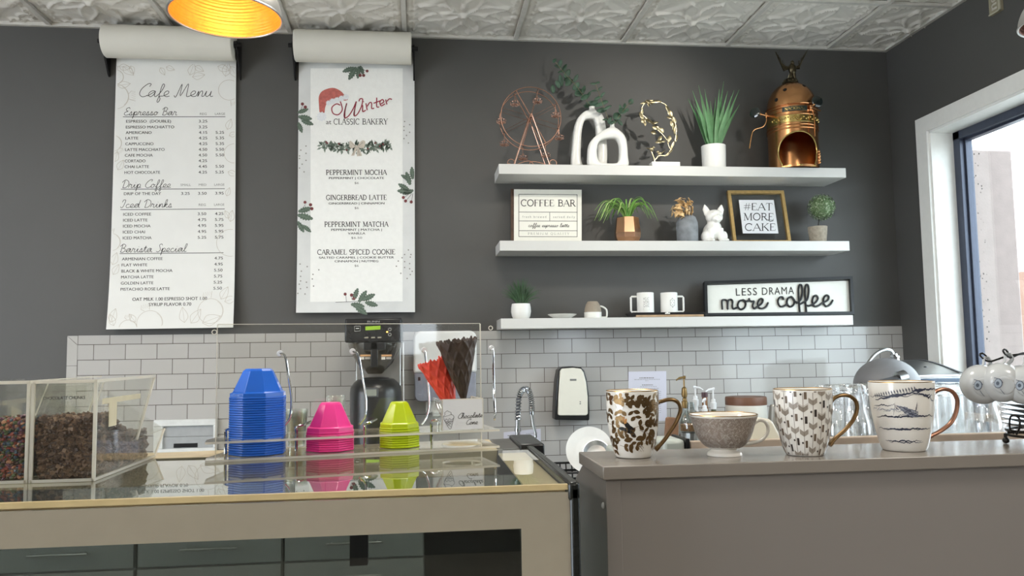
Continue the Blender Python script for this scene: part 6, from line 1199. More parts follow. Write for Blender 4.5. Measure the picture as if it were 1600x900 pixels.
for px_ in (352.5, 463, 570, 674.5):
    u = hcol(px_, .075, .03); q = MB(); q.tube(cat_rom([HP(u, .075, .0045), HP(u, .075, .04), HP(u, .077, .049), HP(u + .012, .085, .052), HP(u + .03, .132, .054)], 4), .0026, 10); q.build('bracket', CHR, hold)
# ---- nested cups
def cup_mesh(name, R, hgt_, rtop, m):
    q = MB(); n = 8; rot = Matrix.Rotation(PI / 8 + .05, 3, 'Z'); R /= math.cos(PI / 8) * .985
    q.lathe([(R * 1.0, 0), (R * 1.03, .0012), (R * 1.03, .0022), (R, .0036), (R * .995, .0105), (R * .9, .0125), (rtop / .95, hgt_ - .004), (rtop * .86, hgt_), (0, hgt_), (0, hgt_ - .0015), (rtop * .84, hgt_ - .0015), (R * .87, .0118), (R * .96, .009), (R * .97, 0)], (0, 0, 0), n, T=rot, cap0=False, cap1=False)
    return q.build(name, m, None, ang=20, bevel=.0009)
for (px_, col_, rp, yt, ysh), (cu, r), rgb, rt in zip(stacks, cent, ((18, 98, 205), (244, 60, 150), (190, 210, 18)), (.57, .5, .5)):
    base = HP(cu, .066, .0052); Z1 = at(px_, yt, Y=base.y).z; Z2 = at(px_, ysh, Y=base.y - r).z - .0125; step = .0043; n = max(2, round((Z2 - base.z) / step)); step = (Z2 - base.z) / n
    o = cup_mesh('ice_cream_cup', r, Z1 - Z2, r * rt, mat(col_ + '_cup_plastic', rgb, .32, var=.03)); o.location = base; grp = col_ + ' nested ice cream cups'
    lb = {'blue': 'bright blue faceted plastic cup nested upside down in the tallest stack', 'pink': 'hot pink faceted plastic cup nested upside down in the middle stack', 'green': 'lime green faceted plastic cup nested upside down beside the chocolate cone'}[col_]
    tag(o, lb, 'cup', grp)
    for k in range(1, n + 1): c = o.copy(); COL.objects.link(c); c.location = base + Vector((0, 0, step * k)); c.rotation_euler.z = rnd.uniform(-.02, .02)
# ---- cone box with its card, two waffle cones
u0, u1 = hcol(690.7, .012, .04), hcol(755, .012, .04); zc0 = .0365; yq = HP(u0, .012).y; zc1 = at(720, 624, Y=yq).z - ZT; bd = .085
t = thing('cone_box', 'clear box with a white card reading chocolate cone', 'cone box', HP((u0 + u1) / 2, .05, zc0))
q = MB(); 
for a in ((u0, u1, .012, .0145), (u0, u1, bd + .012, bd + .0145), (u0, u0 + .0025, .012, bd + .0145), (u1 - .0025, u1, .012, bd + .0145)): hbox(q, a[0], a[1], a[2], a[3], zc0, zc1)
q.build('walls', ACR, t); q = MB(); hbox(q, u0 - .0004, u0 + .0016, .0112, .013, zc0, zc1); hbox(q, u1 - .0016, u1 + .0006, .0112, .013, zc0, zc1); hbox(q, u0, u1, .0112, .013, zc1 - .001, zc1 + .001); hbox(q, u1 - .0016, u1 + .0006, .012, bd + .0145, zc1 - .001, zc1 + .001); hbox(q, u1 - .0016, u1 + .0008, bd + .012, bd + .015, zc0, zc1); q.build('polished_edge', AED, t)
q = MB(); hbox(q, u0 + .0018, u1 - .0018, .0095, .0112, zc0 + .001, zc1 - .001)
q4 = [(690.7, 625.5), (755, 622.5), (754, 682), (691, 684.5)]; fnc = sheet([HP(u0, .0093, zc1), HP(u1, .0093, zc1), HP(u1, .0093, zc0), HP(u0, .0093, zc0)], q4, .0004)
cursive(q, 'Chocolate', 714.5, 660.8, 4.6, fnc, 38, .75, 1, rise=.03); cursive(q, 'Cone', 727, 673, 4.6, fnc, 18, .75, 1, rise=.02)
cs = lambda pts: q.stroke([(p.x, p.y) for p in cat_rom([(a, b, 0) for a, b in pts], 5)], .55, fnc, 1)
cs([(693, 661), (701, 678.5), (704, 678.5), (708, 660)]); cs([(693.5, 660), (692.5, 656), (695, 652), (694.5, 649), (698, 645.5), (699, 645)]); cs([(699, 645), (700, 646.5), (704, 648.5), (704.5, 652), (708, 655), (708.5, 659.5)]); cs([(692.8, 656), (700, 654.5), (705, 652)]); cs([(693, 660.5), (695, 664), (697, 660.5), (699.5, 663.5), (702, 660), (704.5, 663), (708.3, 659.5)])
for k in range(3): cs([(695 + 2.6 * k, 665 + .5 * k), (703.5 + 1.2 * k, 676 - 5 * k)]); cs([(707 - 2.6 * k, 664 + .3 * k), (699 - 1.4 * k, 674 - 4 * k)])
q.build('card', [mat('white_card', (228, 228, 230), .6), INK], t)
def cone(name, label, tip, mouth, r, m, rag, open_=True):
    tip, mouth = Vector(tip), Vector(mouth); d = (mouth - tip); L = d.length; d.normalize(); Tm = Vector((0, 0, 1)).rotation_difference(d).to_matrix(); n, mz = 144, 90; q = MB()
    def pt(i, j, inn):
        a = 2 * PI * i / n; f = j / mz; edge = 1 + (rag * (math.sin(a * 13) * .45 + math.sin(a * 23 + 1) * .4 + math.sin(a * 37) * .3)) * max(0, (f - .93) / .07)
        g = max(abs(math.sin(a * 5 + f * 11)) ** 7, abs(math.sin(a * 5 - f * 11)) ** 7); rr = (.001 + (r - .001) * f ** .96) * (1 + .05 * (a / (2 * PI))) + (.0022 * g * min(1, f * 2) if not inn else -.0022)
        return Tm @ Vector((rr * math.cos(a), rr * math.sin(a), L * f * edge)) + tip
    for inn in (0, 1): q.add([pt(i, j, inn) for j in range(mz + 1) for i in range(n + 1)], [(j * (n + 1) + i, j * (n + 1) + i + 1, (j + 1) * (n + 1) + i + 1, (j + 1) * (n + 1) + i) for j in range(mz) for i in range(n)])
    o = mz * (n + 1); k = (mz + 1) * (n + 1); q.add([q.v[o + i] for i in range(n + 1)] + [q.v[k + o + i] for i in range(n + 1)], [(i, i + 1, n + 2 + i, n + 1 + i) for i in range(n)])
    ob = q.build(name, m, None, ang=70); ob.data.transform(Matrix.Translation(-tip)); ob.location = tip; return ob
vc = .055; yc = HP((u0 + u1) / 2, vc).y; s = mpp((1.6, yc, 1.5)); K = lambda x, y, dy=0: at(x, y, Y=yc + dy)
tag(cone('waffle_cone', '', K(725.5, 633), K(713, 532, -.012), 30 * s, mat('chocolate_waffle', (64, 50, 40), .6, var=.25, vs=60), .03), 'dark chocolate waffle cone standing point down in the clear box', 'cone')
tag(cone('waffle_cone', '', K(712, 655, .018), K(680, 563, .022), 27 * s, mat('red_waffle', (226, 76, 58), .5, var=.12, vs=50), .045), 'red waffle cone leaning out of the clear box behind the chocolate one', 'cone')
# ---- clear plastic cups standing on the case behind the holder
CUPP = clear('clear_cup_plastic', (252, 253, 252), .06, .05, haze=.04)
for px_, yt, yb_, rr, n, lb, g in ((463, 650, 690, 17, 9, 'clear plastic cup nested in the stack behind the blue cups', 'clear cups stacked behind the blue cups'), (524.5, 618, 690, 15, 7, 'clear plastic cup nested in the stack behind the pink cups', 'clear cups stacked behind the pink cups')):
    Yq = -2.585 if px_ < 500 else -2.575; b_ = place(px_, -2.63, ZT); s = mpp(b_); r = rr * s; top = at(px_, yt, Y=b_.y).z
    o = MB().lathe([(r * .72, .0), (r * .74, .002), (r * .97, .056), (r * 1.03, .058), (r * 1.03, .060), (r * .95, .058), (r * .7, .003), (0, .0025)], (0, 0, 0), 28, cap0=False).build('plastic_cup', CUPP, None); o.location = b_; tag(o, lb, 'cup', g); st = max(.002, (top - ZT - .06) / (n - 1))
    for k in range(1, n): c = o.copy(); COL.objects.link(c); c.location = b_ + Vector((0, 0, st * k))
# ================================================================== pendant lamps
SAT = mat('satin_silver_shade', (170, 168, 164), .35, metal=.7, var=.03)
def pendant(px, py, Y, Rm, label, inner, lit, tilt=(0, 0)):
    c = at(px, py, Y=Y); t = thing('pendant_lamp', label, 'pendant lamp', c); h = Rm * .82; q = MB(); pr = []; po = []
    for k in range(61):
        f = k / 60; a = f * PI / 2; r = Rm * math.cos(a) ** .75; z = h * math.sin(a) ** 1.1; pr.append((max(.001, r - .003 + .0012 * math.sin(f * 22 * 2 * PI)), z)); po.append((max(.03, r), z + .002))
    Tm = Matrix.Rotation(tilt[0], 3, 'X') @ Matrix.Rotation(tilt[1], 3, 'Y')
    q.lathe(po, c, 72, T=Tm, cap0=False); q.tube([c + Tm @ Vector((Rm * math.cos(2 * PI * k / 72), Rm * math.sin(2 * PI * k / 72), 0)) for k in range(72)], .003, 8, closed=True); q.build('shade', SAT, t)
    q = MB(); q.lathe(pr, c, 96, T=Tm, cap0=False); q.build('shade_lining', inner, t, ang=80)
    top = c + Tm @ Vector((0, 0, h)); q = MB(); q.lathe([(.032, 0), (.032, .05), (.012, .06), (0, .06)], top, 24); q.cyl(top + Vector((0, 0, .05)), (top.x, top.y, ZC - .008), .004, n=8); q.lathe([(.055, 0), (.055, .008)], (top.x, top.y, ZC - .008), 24); q.build('cord_and_cap', SAT, t)
    b = c + Tm @ Vector((0, 0, h * .7)); q = MB(); q.sph(b, (.02, .02, .024), 14); q.cyl(b, top, .014, n=12); q.build('bulb', mat('lamp_bulb_' + ('lit' if lit else 'dim'), (255, 226, 170), .3, var=0, emit=(255, 190, 100), es=.6 if lit else .0), t)
    if lit:
        l = bpy.data.lights.new('pendant_light', 'POINT'); l.energy = 1.0; l.color = (1, .70, .36); l.shadow_soft_size = .05; o = bpy.data.objects.new('pendant_light', l); COL.objects.link(o); o.location = b + Vector((0, 0, -.045)); 
pendant(353, 26, -2.2, .142, 'lit pendant lamp with a ribbed golden inside hanging before the cafe menu', mat('hammered_gold_lining', (230, 140, 52), .4, metal=.4, var=.08, vs=60, bump=.3, bs=130), True)
pendant(1668, 34, -2.3, .12, 'dark pendant lamp with a copper inside cut by the photograph edge near the window', mat('dull_copper_lining', (120, 78, 66), .4, metal=.8, var=.06), False)
# ================================================================== grey bar with the four cups
ZM = 1.406; XM = 1.996; YMF = -3.103; YMB = -2.915; BAR = mat('warm_grey_bar_paint', (130, 124, 120), .42, var=.02, vs=4); BTOP = mat('grey_bar_top', (132, 125, 117), .22, var=.06, vs=7)
bar_ = thing('serving_bar', 'warm grey serving bar carrying the four patterned cups', 'bar counter', (2.6, -3.0, 0)); XE = 3.6; th = .020
MB().box(XM, XE, YMF, YMB, ZM - th, ZM).build('bar_top', BTOP, bar_, bevel=.0015)
MB().box(XM + .03, XE, YMF + .012, YMF + .035, 0, ZM - th).build('front_panel', BAR, bar_)
MB().box(XM + .006, XM + .0295, YMF + .009, YMF + .036, 0, ZM - th).build('corner_post', BAR, bar_, bevel=.001)
pts = [(YMF + .0365, ZM - th), (YMB, ZM - th)]
for x, y in ((903, 722), (900, 746), (895, 776), (888, 816), (885, 845), (883, 900)): p = at(x, y, X=XM + .008); pts.append((max(p.y, YMB), p.z))
pts += [(pts[-1][0], .0), (YMF + .0365, .0)]; pts = [pts[0]] + [p for i, p in enumerate(pts[1:]) if i != 1]
MB().prism(pts, lambda u, v, w: (w, u, v), XM + .008, XM + .028).build('end_panel', BAR, bar_)
q = MB(); p = at(945.5, 793, Y=YMF + .008); q.sph((XM + .0045, YMF + .025, p.z), (.003, .003, .005), 10); q.build('screw_cap', WPL, bar_)
GB = mat('gold_brown_lustre', (112, 88, 56), .3, metal=.75, var=.15, vs=60); GLD = mat('bright_gold_rim', (190, 150, 92), .25, metal=1); BON = mat('bone_china_white', (226, 222, 214), .15, var=.01, coat=.3); BKL = mat('black_lustre', (22, 20, 20), .25, var=0)
def mug(px, ybase, ytop, prof, label, hpts, hr, hmat, decals, mats, rim=True, name='mug', foot=None):
    """prof: list of (radius px, fraction of height from the base)"""
    f0 = at(px, ybase, Z=ZM); rb = prof[0][0] * mpp(f0); Yc = f0.y + rb; b = place(px, Yc, ZM); s = mpp(b); H = at(px, ytop, Y=Yc).z - ZM; t = thing('coffee_mug', label, 'mug', b); b = b.copy()
    PR = [(r * s, f * H) for r, f in prof]
    pp = cat_rom([(r, 0, z) for r, z in PR], 5); out = [(p.x, p.z) for p in pp]; rt = out[-1][0]
    def rad(z):
        for i in range(len(out) - 1):
            if out[i][1] <= z <= out[i + 1][1] + 1e-9: k = (z - out[i][1]) / max(1e-9, out[i + 1][1] - out[i][1]); return out[i][0] * (1 - k) + out[i + 1][0] * k
        return rt
    q = MB(); inn = [(max(.002, r - .0035), z) for r, z in out if z > H * .06][::-1]
    q.lathe([(out[0][0] * .85, .0003)] + [(r, z + .0003) for r, z in out] + [(rt - .0012, H + .0012)] + inn + [(0, H * .07)], b, 72)
    t0 = math.atan2(CAM.x - b.x, b.y - CAM.y)
    def fn(th, z, l=.0004): th += t0; z = max(.002, min(H - .001, z)); r = rad(z) + l; return b + Vector((r * math.sin(th), -r * math.cos(th), z))
    decals(q, fn, s, H, rad); q.build('body', mats, t, ang=50)
    if rim: MB().tube([b + Vector(((rt - .0012) * math.cos(2 * PI * k / 64), (rt - .0012) * math.sin(2 * PI * k / 64), H + .0008)) for k in range(64)], .0011, 6, closed=True).build('gilded_rim', GLD, t)
    P = [at(x, y, Y=Yc + .004) for x, y in hpts]; c = cat_rom(P, 6); n = len(c)
    MB().tube(c, [hr * (1.25 if i < 3 or i > n - 4 else 1) for i in range(n)], 12, flat=.72, up=Vector((0, 0, 1))).build('handle', hmat, t)
    return t
def leafdec(q, fn, th, z, L, a, w, m, r0):
    k = 6; up, dn = [], []; c, d = math.cos(a), math.sin(a)
    for i in range(k + 1):
        f = i / k; wd = w * math.sin(PI * (.04 + .92 * f)) ** .8
        up.append((th + (c * L * f - d * wd) / r0, z + d * L * f + c * wd)); dn.append((th + (c * L * f + d * wd) / r0, z + d * L * f - c * wd))
    q.poly(up + dn[::-1], fn, m)
def d_floral(q, fn, s, H, rad):
    r_ = random.Random(11); r0 = .04
    def vine(th, z, a, n, step):
        pts = []
        for k in range(n):
            pts.append((th, z)); a += r_.uniform(-.45, .45); th += math.cos(a) * step * 1.15 / r0; z += math.sin(a) * step * 1.15
            for sg in (-1, 1): leafdec(q, fn, th, z, r_.uniform(7.5, 11) * s, a + sg * r_.uniform(.6, 1.2), r_.uniform(2.4, 3.3) * s, 1, r0)
        q.stroke(pts, .0006, fn, 1)
    for k in range(10): vine(-1.5 + k * .31, H * r_.uniform(.84, .93), r_.uniform(-.3, .3), 3, 7.5 * s); vine(-1.3 + k * .33, H * r_.uniform(.76, .84), r_.uniform(-1.7, -1.2), 2, 7.5 * s)
    for k in range(9): vine(-1.35 + k * .2 + (.6 if k > 3 else 0), H * r_.uniform(.34, .52), r_.uniform(-1.2, .4), 3, 7.5 * s)
    for k in range(6): vine(-1.0 + k * .37, H * r_.uniform(.2, .3), r_.uniform(-.3, .3), 2, 7.5 * s)
    for th, z, L in ((-.25, .82, 13), (.42, .84, 17), (.62, .74, 15), (.48, .66, 14), (.98, .82, 15), (.72, .44, 16), (1.0, .54, 14), (1.15, .64, 13), (-.38, .28, 14), (-.98, .38, 13), (.12, .3, 12), (-1.05, .88, 12)): leafdec(q, fn, th, z * H, L * s, r_.uniform(-.6, .8), 4 * s, 1, r0)
    for th, z, a in ((-.1, .5, 2.6), (.06, .45, 2.75), (0, .39, 2.65), (.12, .34, 2.4), (-.2, .44, 2.95)): leafdec(q, fn, th, z * H, 15 * s, a, 3 * s, 2, r0)
    for th, z in ((-.4, .56), (-.32, .53)): leafdec(q, fn, th, z * H, 9 * s, 1.2, 2 * s, 3, r0)
    for k in range(4): q.stroke([(.35 + .12 * math.cos(a + k) * (1 + .1 * k), H * (.15 + .05 * math.sin(a))) for a in [x * .5 for x in range(9)]], .0005, fn, 1)
mug(990, 717, 611, [(24, 0), (27.5, .015), (32, .12), (36.5, .3), (39.3, .52), (40.6, .75), (41, 1)], 'white mug covered in gold brown leaves, at the open end of the grey bar', [(1026, 629), (1034, 627), (1043, 624.5), (1053, 625), (1061, 631), (1063, 642), (1057, 658), (1046, 676), (1036, 690), (1024, 703)], .0046, GB, d_floral, [BON, GB, BKL, mat('orange_petal', (176, 120, 62), .3)])
TAU = mat('taupe_china_band', (136, 122, 112), .3, var=.05, vs=40)
def d_tea(q, fn, s, H, rad):
    z0, z1 = H * .22, H * .965; n, k = 96, 14
    g = [fn(2 * PI * i / n, z0 + (z1 - z0) * j / k, .0003) for j in range(k + 1) for i in range(n)]
    q.add(g, [(j * n + i, j * n + (i + 1) % n, (j + 1) * n + (i + 1) % n, (j + 1) * n + i) for j in range(k) for i in range(n)], 1)
    r_ = random.Random(3)
    for i in range(1500):
        th = r_.uniform(-1.7, 1.7); z = z0 + (z1 - z0) * r_.random(); r0 = rad(z); L = r_.uniform(1.8, 4.5) * s; a = r_.choice((.75, -.75)) + r_.uniform(-.12, .12)
        q.stroke([(th, min(z1, z)), (th + math.cos(a) * L / r0, max(z0, min(z1, z + math.sin(a) * L)))], .00042, lambda a_, b_: fn(a_, b_, .0006), 2)
mug(1132, 715, 648, [(27, 0), (27, .03), (25.5, .08), (21, .13), (20.5, .16), (26, .2), (36, .34), (43, .55), (47.5, .78), (52.8, 1)], 'wide footed teacup with a fine taupe hatched pattern', [(1168, 672), (1177, 663), (1186, 657), (1195, 659), (1200, 668), (1198, 679), (1189, 688), (1176, 692), (1164, 694), (1153, 697)], .0036, BON, d_tea, [BON, TAU, mat('pale_hatch', (206, 198, 188), .4)])
def d_arrow(q, fn, s, H, rad):
    r_ = random.Random(5); r0 = .042
    for c in range(-8, 9):
        th = c * 13.2 * s / r0; off = (c % 3) * 11
        q.stroke([(th, H * (.02 + .95 * e / 12)) for e in range(13)], .014, fn, 2)
        z = -6 - off * .6; k = c
        while z * s < H:
            zz = z * s; w = 7.0 * s / r0
            if k % 2 == 0:
                for sg in (-1, 1): q.poly([(th, zz), (th + sg * w * .86, zz + 4.5 * s), (th + sg * w * .86, zz + 12 * s), (th, zz + 7.5 * s)], fn, 1)
                if (c + k) % 4 == 0:
                    for e in range(5): q.stroke([(th - w, zz + (6 + e * 2) * s), (th, zz + (1 + e * 2) * s), (th + w, zz + (6 + e * 2) * s)], .0005, lambda a_, b_: fn(a_, b_, .0007), 2)
                z += 20
            else:
                q.poly([(th + 1.6 * s / r0, zz), (th + 5.2 * s / r0, zz), (th + 5.2 * s / r0, zz + 11 * s), (th + 1.6 * s / r0, zz + 11 * s)], fn, 2 if (k + c) % 3 else 3); q.poly([(th - 4.4 * s / r0, zz + 7.5 * s), (th - 2.6 * s / r0, zz + 5.5 * s), (th - .8 * s / r0, zz + 7.5 * s), (th - 2.6 * s / r0, zz + 9.5 * s)], fn, 3)
                z += 17
            k += 1
mug(1258, 713.5, 608.5, [(25, 0), (29, .015), (33.5, .14), (38.5, .34), (42, .58), (43.8, .8), (44.5, 1)], 'white mug with grey brown feathered arrow columns', [(1297, 628), (1305, 621), (1316, 617.5), (1328, 619), (1337, 627), (1339, 640), (1333, 656), (1320, 672), (1306, 684), (1296, 696)], .0044, GB, d_arrow, [BON, mat('arrow_grey', (150, 140, 128), .4), mat('arrow_brown', (104, 88, 72), .35), mat('arrow_dark', (58, 50, 46), .35)])
def d_marble(q, fn, s, H, rad):
    r_ = random.Random(9); r0 = .045
    def vein(th0, z0, th1, z1, w, jag, m=1):
        n = 40; pts = []; y = 0
        for i in range(n + 1): y = y * .75 + r_.uniform(-jag, jag); pts.append((th0 + (th1 - th0) * i / n, (z0 + (z1 - z0) * i / n) * H + y * s))
        q.stroke(pts, w * 1.35 * s, fn, m, True); return pts
    for z, a, b in ((.16, -.75, .7), (.345, -.95, 1.1), (.52, -.6, 1.2), (.505, -.95, .1), (.66, -1.0, -.2), (.8, -1.3, .6), (.335, -.7, .9), (.15, -.6, .8), (.9, .4, 1.5)): vein(a, z, b, z + r_.uniform(-.01, .04), r_.uniform(1.2, 2.4), 1.1)
    vein(-.9, .76, .55, .88, 3.2, 1.0); vein(.3, .9, .75, .9, 4.5, .8); vein(.5, .86, 1.2, .74, 2.4, 1.2); vein(.4, .84, 1.1, .82, 2, 1.2)
    for k in range(16): th = -.85 + k * .085; z = .775 + k * .0075; q.stroke([(th * r0, z * H), ((th - .03) * r0, (z + .045) * H), ((th - .045) * r0, (z + .07) * H)], 1.6 * s, lambda a_, b_: fn(a_ / r0, b_), 1, True)
    for k in range(11): vein(-.2 + k * .03, .68 - k * .012, .5, .58 - k * .006 + .02 * math.sin(k), 2.2, 1.0, 1 if k % 2 else 2)
    for k in range(5): vein(.38 + k * .02, .56 + k * .012, .46, .72, 2.2, .7, 1)
    vein(-.25, .71, -.1, .6, 1.4, .8); vein(-.3, .5, -.2, .7, 1.2, .8)
    for k in range(10): vein(-1.1 + .1 * k, .6 + .02 * math.sin(k * 2), -.95 + .12 * k, .63 + .02 * math.sin(k), .9, .8, 2)
mug(1413, 706.5, 597, [(28, 0), (32, .012), (36.5, .14), (42, .38), (45.8, .62), (47.3, .82), (48, 1)], 'white mug with dark blue marble veins, nearest the window', [(1455, 616), (1465, 610), (1476, 608), (1488, 612), (1495.5, 625), (1494, 643), (1486, 660), (1473, 671), (1463, 677), (1452, 682)], .0046, mat('rose_copper_handle', (150, 108, 88), .3, metal=.7, var=.08), d_marble, [BON, mat('marble_ink_blue', (52, 56, 74), .4), mat('marble_ink_pale', (136, 140, 152), .4)])
# ================================================================== espresso machine behind the bar
ZK = .93; tag(MB().box(XM + .06, XE, -2.86, -2.2, ZK - .035, ZK).build('worktop', mat('pale_worktop', (190, 190, 186), .3), bevel=.003), 'working counter hidden behind the grey bar under the coffee machine', 'worktop')
struct(MB().box(XM + .08, XE, -2.83, -2.22, 0, ZK - .036).build('trim_4', CAB), 'grey cabinet base under the working counter')
ZE = 1.345; xe0, xe1 = at(1036, 690, Y=-2.79).x, at(1760, 690, Y=-2.79).x; ye0, ye1 = -2.79, -2.3
esp = thing('espresso_machine', 'wide espresso machine whose cup-warming top shows behind the grey bar', 'espresso machine', ((xe0 + xe1) / 2, (ye0 + ye1) / 2, ZK))
q = MB(); q.box(xe0, xe1, ye0, ye1, ZK + .25, ZE); q.box(xe0 + .02, xe1 - .02, ye0 + .12, ye1, ZK + .04, ZK + .25); q.box(xe0, xe1, ye0, ye1, ZK + .01, ZK + .06); q.build('housing', mat('pale_sage_enamel', (186, 192, 184), .25, var=.02), esp, bevel=.006)
xr = at(1078, 690, Y=ye0).x; q = MB(); zr0, zr1 = ZE + .001, at(1400, 680, Y=ye0).z
for a, b in (((xr, ye0 + .004, zr1 - .008), (xe1, ye0 + .004, zr1 - .008)), ((xe1 - .004, ye0, zr1 - .008), (xe1 - .004, ye1, zr1 - .008))): q.box(min(a[0], b[0]), max(a[0], b[0]) + (.008 if a[0] == b[0] else 0), min(a[1], b[1]) - .004, max(a[1], b[1]) + .004, zr1 - .02, zr1)
q.build('cup_rail', mat('pale_wood_rail', (190, 172, 154), .4, var=.1, vs=25), esp, bevel=.003); q = MB()
for k in range(6): x = xr + .02 + (xe1 - xr - .03) * k / 5; q.cyl((x, ye0 + .004, ZE), (x, ye0 + .004, zr1 - .012), .004, n=8)
q.build('rail_post', CHR, esp)
q = MB(); q.box(xr - .008, xr - .001, ye0 - .001, ye0 + .09, ZE - .03, at(1055, 687, Y=ye0).z + .001); q.build('seam', BPL, esp); q = MB(); q.box(xe0, xr - .009, ye0, ye0 + .08, ZE - .001, at(1055, 687, Y=ye0).z); q.build('side_cheek', mat('pale_sage_enamel', (186, 192, 184)), esp, bevel=.008); q = MB(); q.box(xr, xe1, ye0 + .009, ye0 + .014, ZE, zr1 - .004); q.build('gallery', STEEL, esp)
for k in range(2): q = MB(); x = xe0 + .25 + .3 * k; q.cyl((x, ye1 + .05, ZK + .2), (x, ye1 - .02, ZK + .25), .035, n=20); q.cyl((x, ye1 + .03, ZK + .2), (x, ye1 + .2, ZK + .18), .012, n=10); q.build('group_handle', BPL, esp)
# upturned coffee glasses
GLS = clear('drinking_glass', (252, 252, 252), .08, .02, gain=1.0, gl=(255, 255, 255))
def gl1(sc_=1): return [(.0355, 0), (.0362, .001), (.0355, .03), (.033, .05), (.028, .064), (.0245, .072), (.0255, .08), (.028, .088), (.0275, .098), (.024, .104), (.012, .101), (0, .0995)], [(0, .094), (.02, .092), (.0235, .08), (.0225, .072), (.026, .064), (.031, .05), (.0335, .03), (.0345, 0)]
def gl2(): return [(.034, 0), (.0345, .001), (.032, .04), (.0295, .08), (.029, .094), (.026, .1), (0, .098)], [(0, .088), (.026, .086), (.0275, .06), (.0305, .03), (.033, 0)]
protos = {}
GP_ = [(1312, -2.66, 1), (1338, -2.71, 1), (1362, -2.62, 1), (1296, -2.56, 2), (1330, -2.52, 2), (1356, -2.50, 2), (1474, -2.70, 2), (1500, -2.66, 2), (1462, -2.60, 2), (1488, -2.54, 2), (1518, -2.58, 2), (1541, -2.69, 1), (1560, -2.60, 1), (1582, -2.67, 1), (1538, -2.50, 2), (1440, -2.66, 2), (1404, -2.62, 2)]
LB = {1: 'clear waisted coffee glass standing upside down on the machine top behind the arrow mug', 2: 'clear straight glass standing upside down on the machine top behind the marble mug', 3: 'clear waisted coffee glass standing upside down on the machine top beside the hanging cups', 4: 'clear straight glass standing upside down on the machine top behind the arrow mug'}
for px_, y_, k in GP_:
    b = place(px_, y_, ZE + .0005); kk = (k, 0)
    if kk not in protos:
        o_, i_ = gl1() if k == 1 else gl2(); o_, i_ = [(r_, z_ * 1.5) for r_, z_ in o_], [(r_, z_ * 1.5) for r_, z_ in i_]; fl = (lambda a: 1 + .018 * math.cos(14 * a)) if k == 2 else None
        protos[kk] = MB().lathe(o_ + i_, (0, 0, 0), 56, cap0=False, cap1=False, mod=fl).build('coffee_glass' if k == 1 else 'tumbler_glass', GLS, None, ang=60); g = protos[kk]
    else: g = protos[kk].copy(); COL.objects.link(g)
    g.location = b; z_ = 1 if k == 1 and px_ < 1400 else 3 if k == 1 else 4 if px_ < 1400 else 2
    tag(g, LB[z_], 'glass', {1: 'waisted glasses behind the arrow mug', 2: 'straight glasses behind the marble mug', 3: 'waisted glasses beside the hanging cups', 4: 'straight glasses behind the arrow mug'}[z_])
# jar, boards and cream box on the machine top
Y = -2.62; b = place(1082, Y, ZE); s = mpp(b); r = 19 * s; h = at(1082, 649, Y=Y).z - ZE; t = thing('sugar_jar', 'glass jar with a ribbed steel base behind the teacup', 'jar', b)
MB().lathe([(r, 0), (r * 1.06, .004), (r * .86, .01), (r * .9, .012)] + [(r * .9, h * .62)], b, 40, mod=lambda a: 1 + .02 * math.cos(22 * a)).build('steel_base', STEEL, t, ang=20); MB().lathe([(r * .8, h * .62), (r * .98, h * .66), (r * 1.0, h * .86), (r * .8, h * 1.0), (r * .35, h * 1.12), (r * .3, h * 1.3)], b, 40, cap0=False, cap1=False).build('glass', CG, t); MB().lathe([(0, h * .64), (r * .9, h * .66), (r * .92, h * .8), (0, h * .82)], b, 32).build('brown_sugar', mat('brown_sugar', (150, 110, 76), .9, var=.3, vs=200), t)
Y = -2.5; q = MB(); fnb = lambda x, y: at(x, y, Y=Y); tilt = .03
q.prism([(fnb(x, y).x, max(ZE + .0006, fnb(x, y).z)) for x, y in ((1041, 690), (1047, 655), (1049.5, 653), (1064, 654.5), (1066, 657), (1062, 690))], lambda u, v, w: (u, w + (v - ZE) * .3, v), Y, Y + .014); tag(q.build('wooden_board', mat('walnut_board', (122, 88, 62), .5, var=.2, vs=25), bevel=.002), 'small brown wooden board leaning behind the floral mug handle', 'board')
p = at(1197, 688, Y=-2.5); Y = -2.5; E3 = lambda x, y: at(x, y, Y=Y)
q = MB(); pts = [(E3(1172, 690).x, ZE + .0006), (E3(1224, 690).x, ZE + .0006), (E3(1222, 684).x, E3(1222, 684).z), (E3(1209, 660).x, E3(1209, 660).z), (E3(1203, 655).x, E3(1203, 655).z), (E3(1176, 654).x, E3(1176, 654).z), (E3(1172, 660).x, E3(1172, 660).z)]
q.prism(pts, lambda u, v, w: (u, w, v), Y, Y + .07); tag(q.build('cream_box', mat('cream_enamel', (222, 214, 198), .3, var=.02), bevel=.006), 'cream enamel box with a sloped side between the teacup handle and arrow mug', 'box')
Y = -2.4; b = place(1214, Y, ZE); s = mpp(b); tag(MB().lathe([(17 * s, .0003), (17 * s, .004), (9 * s, at(1214, 634, Y=Y).z - ZE), (7 * s, at(1214, 632, Y=Y).z - ZE)], b, 32).build('steel_funnel', mat('dull_steel', (122, 120, 114), .4, metal=.6), None), 'dull grey metal cone partly hidden behind the arrow mug', 'funnel')
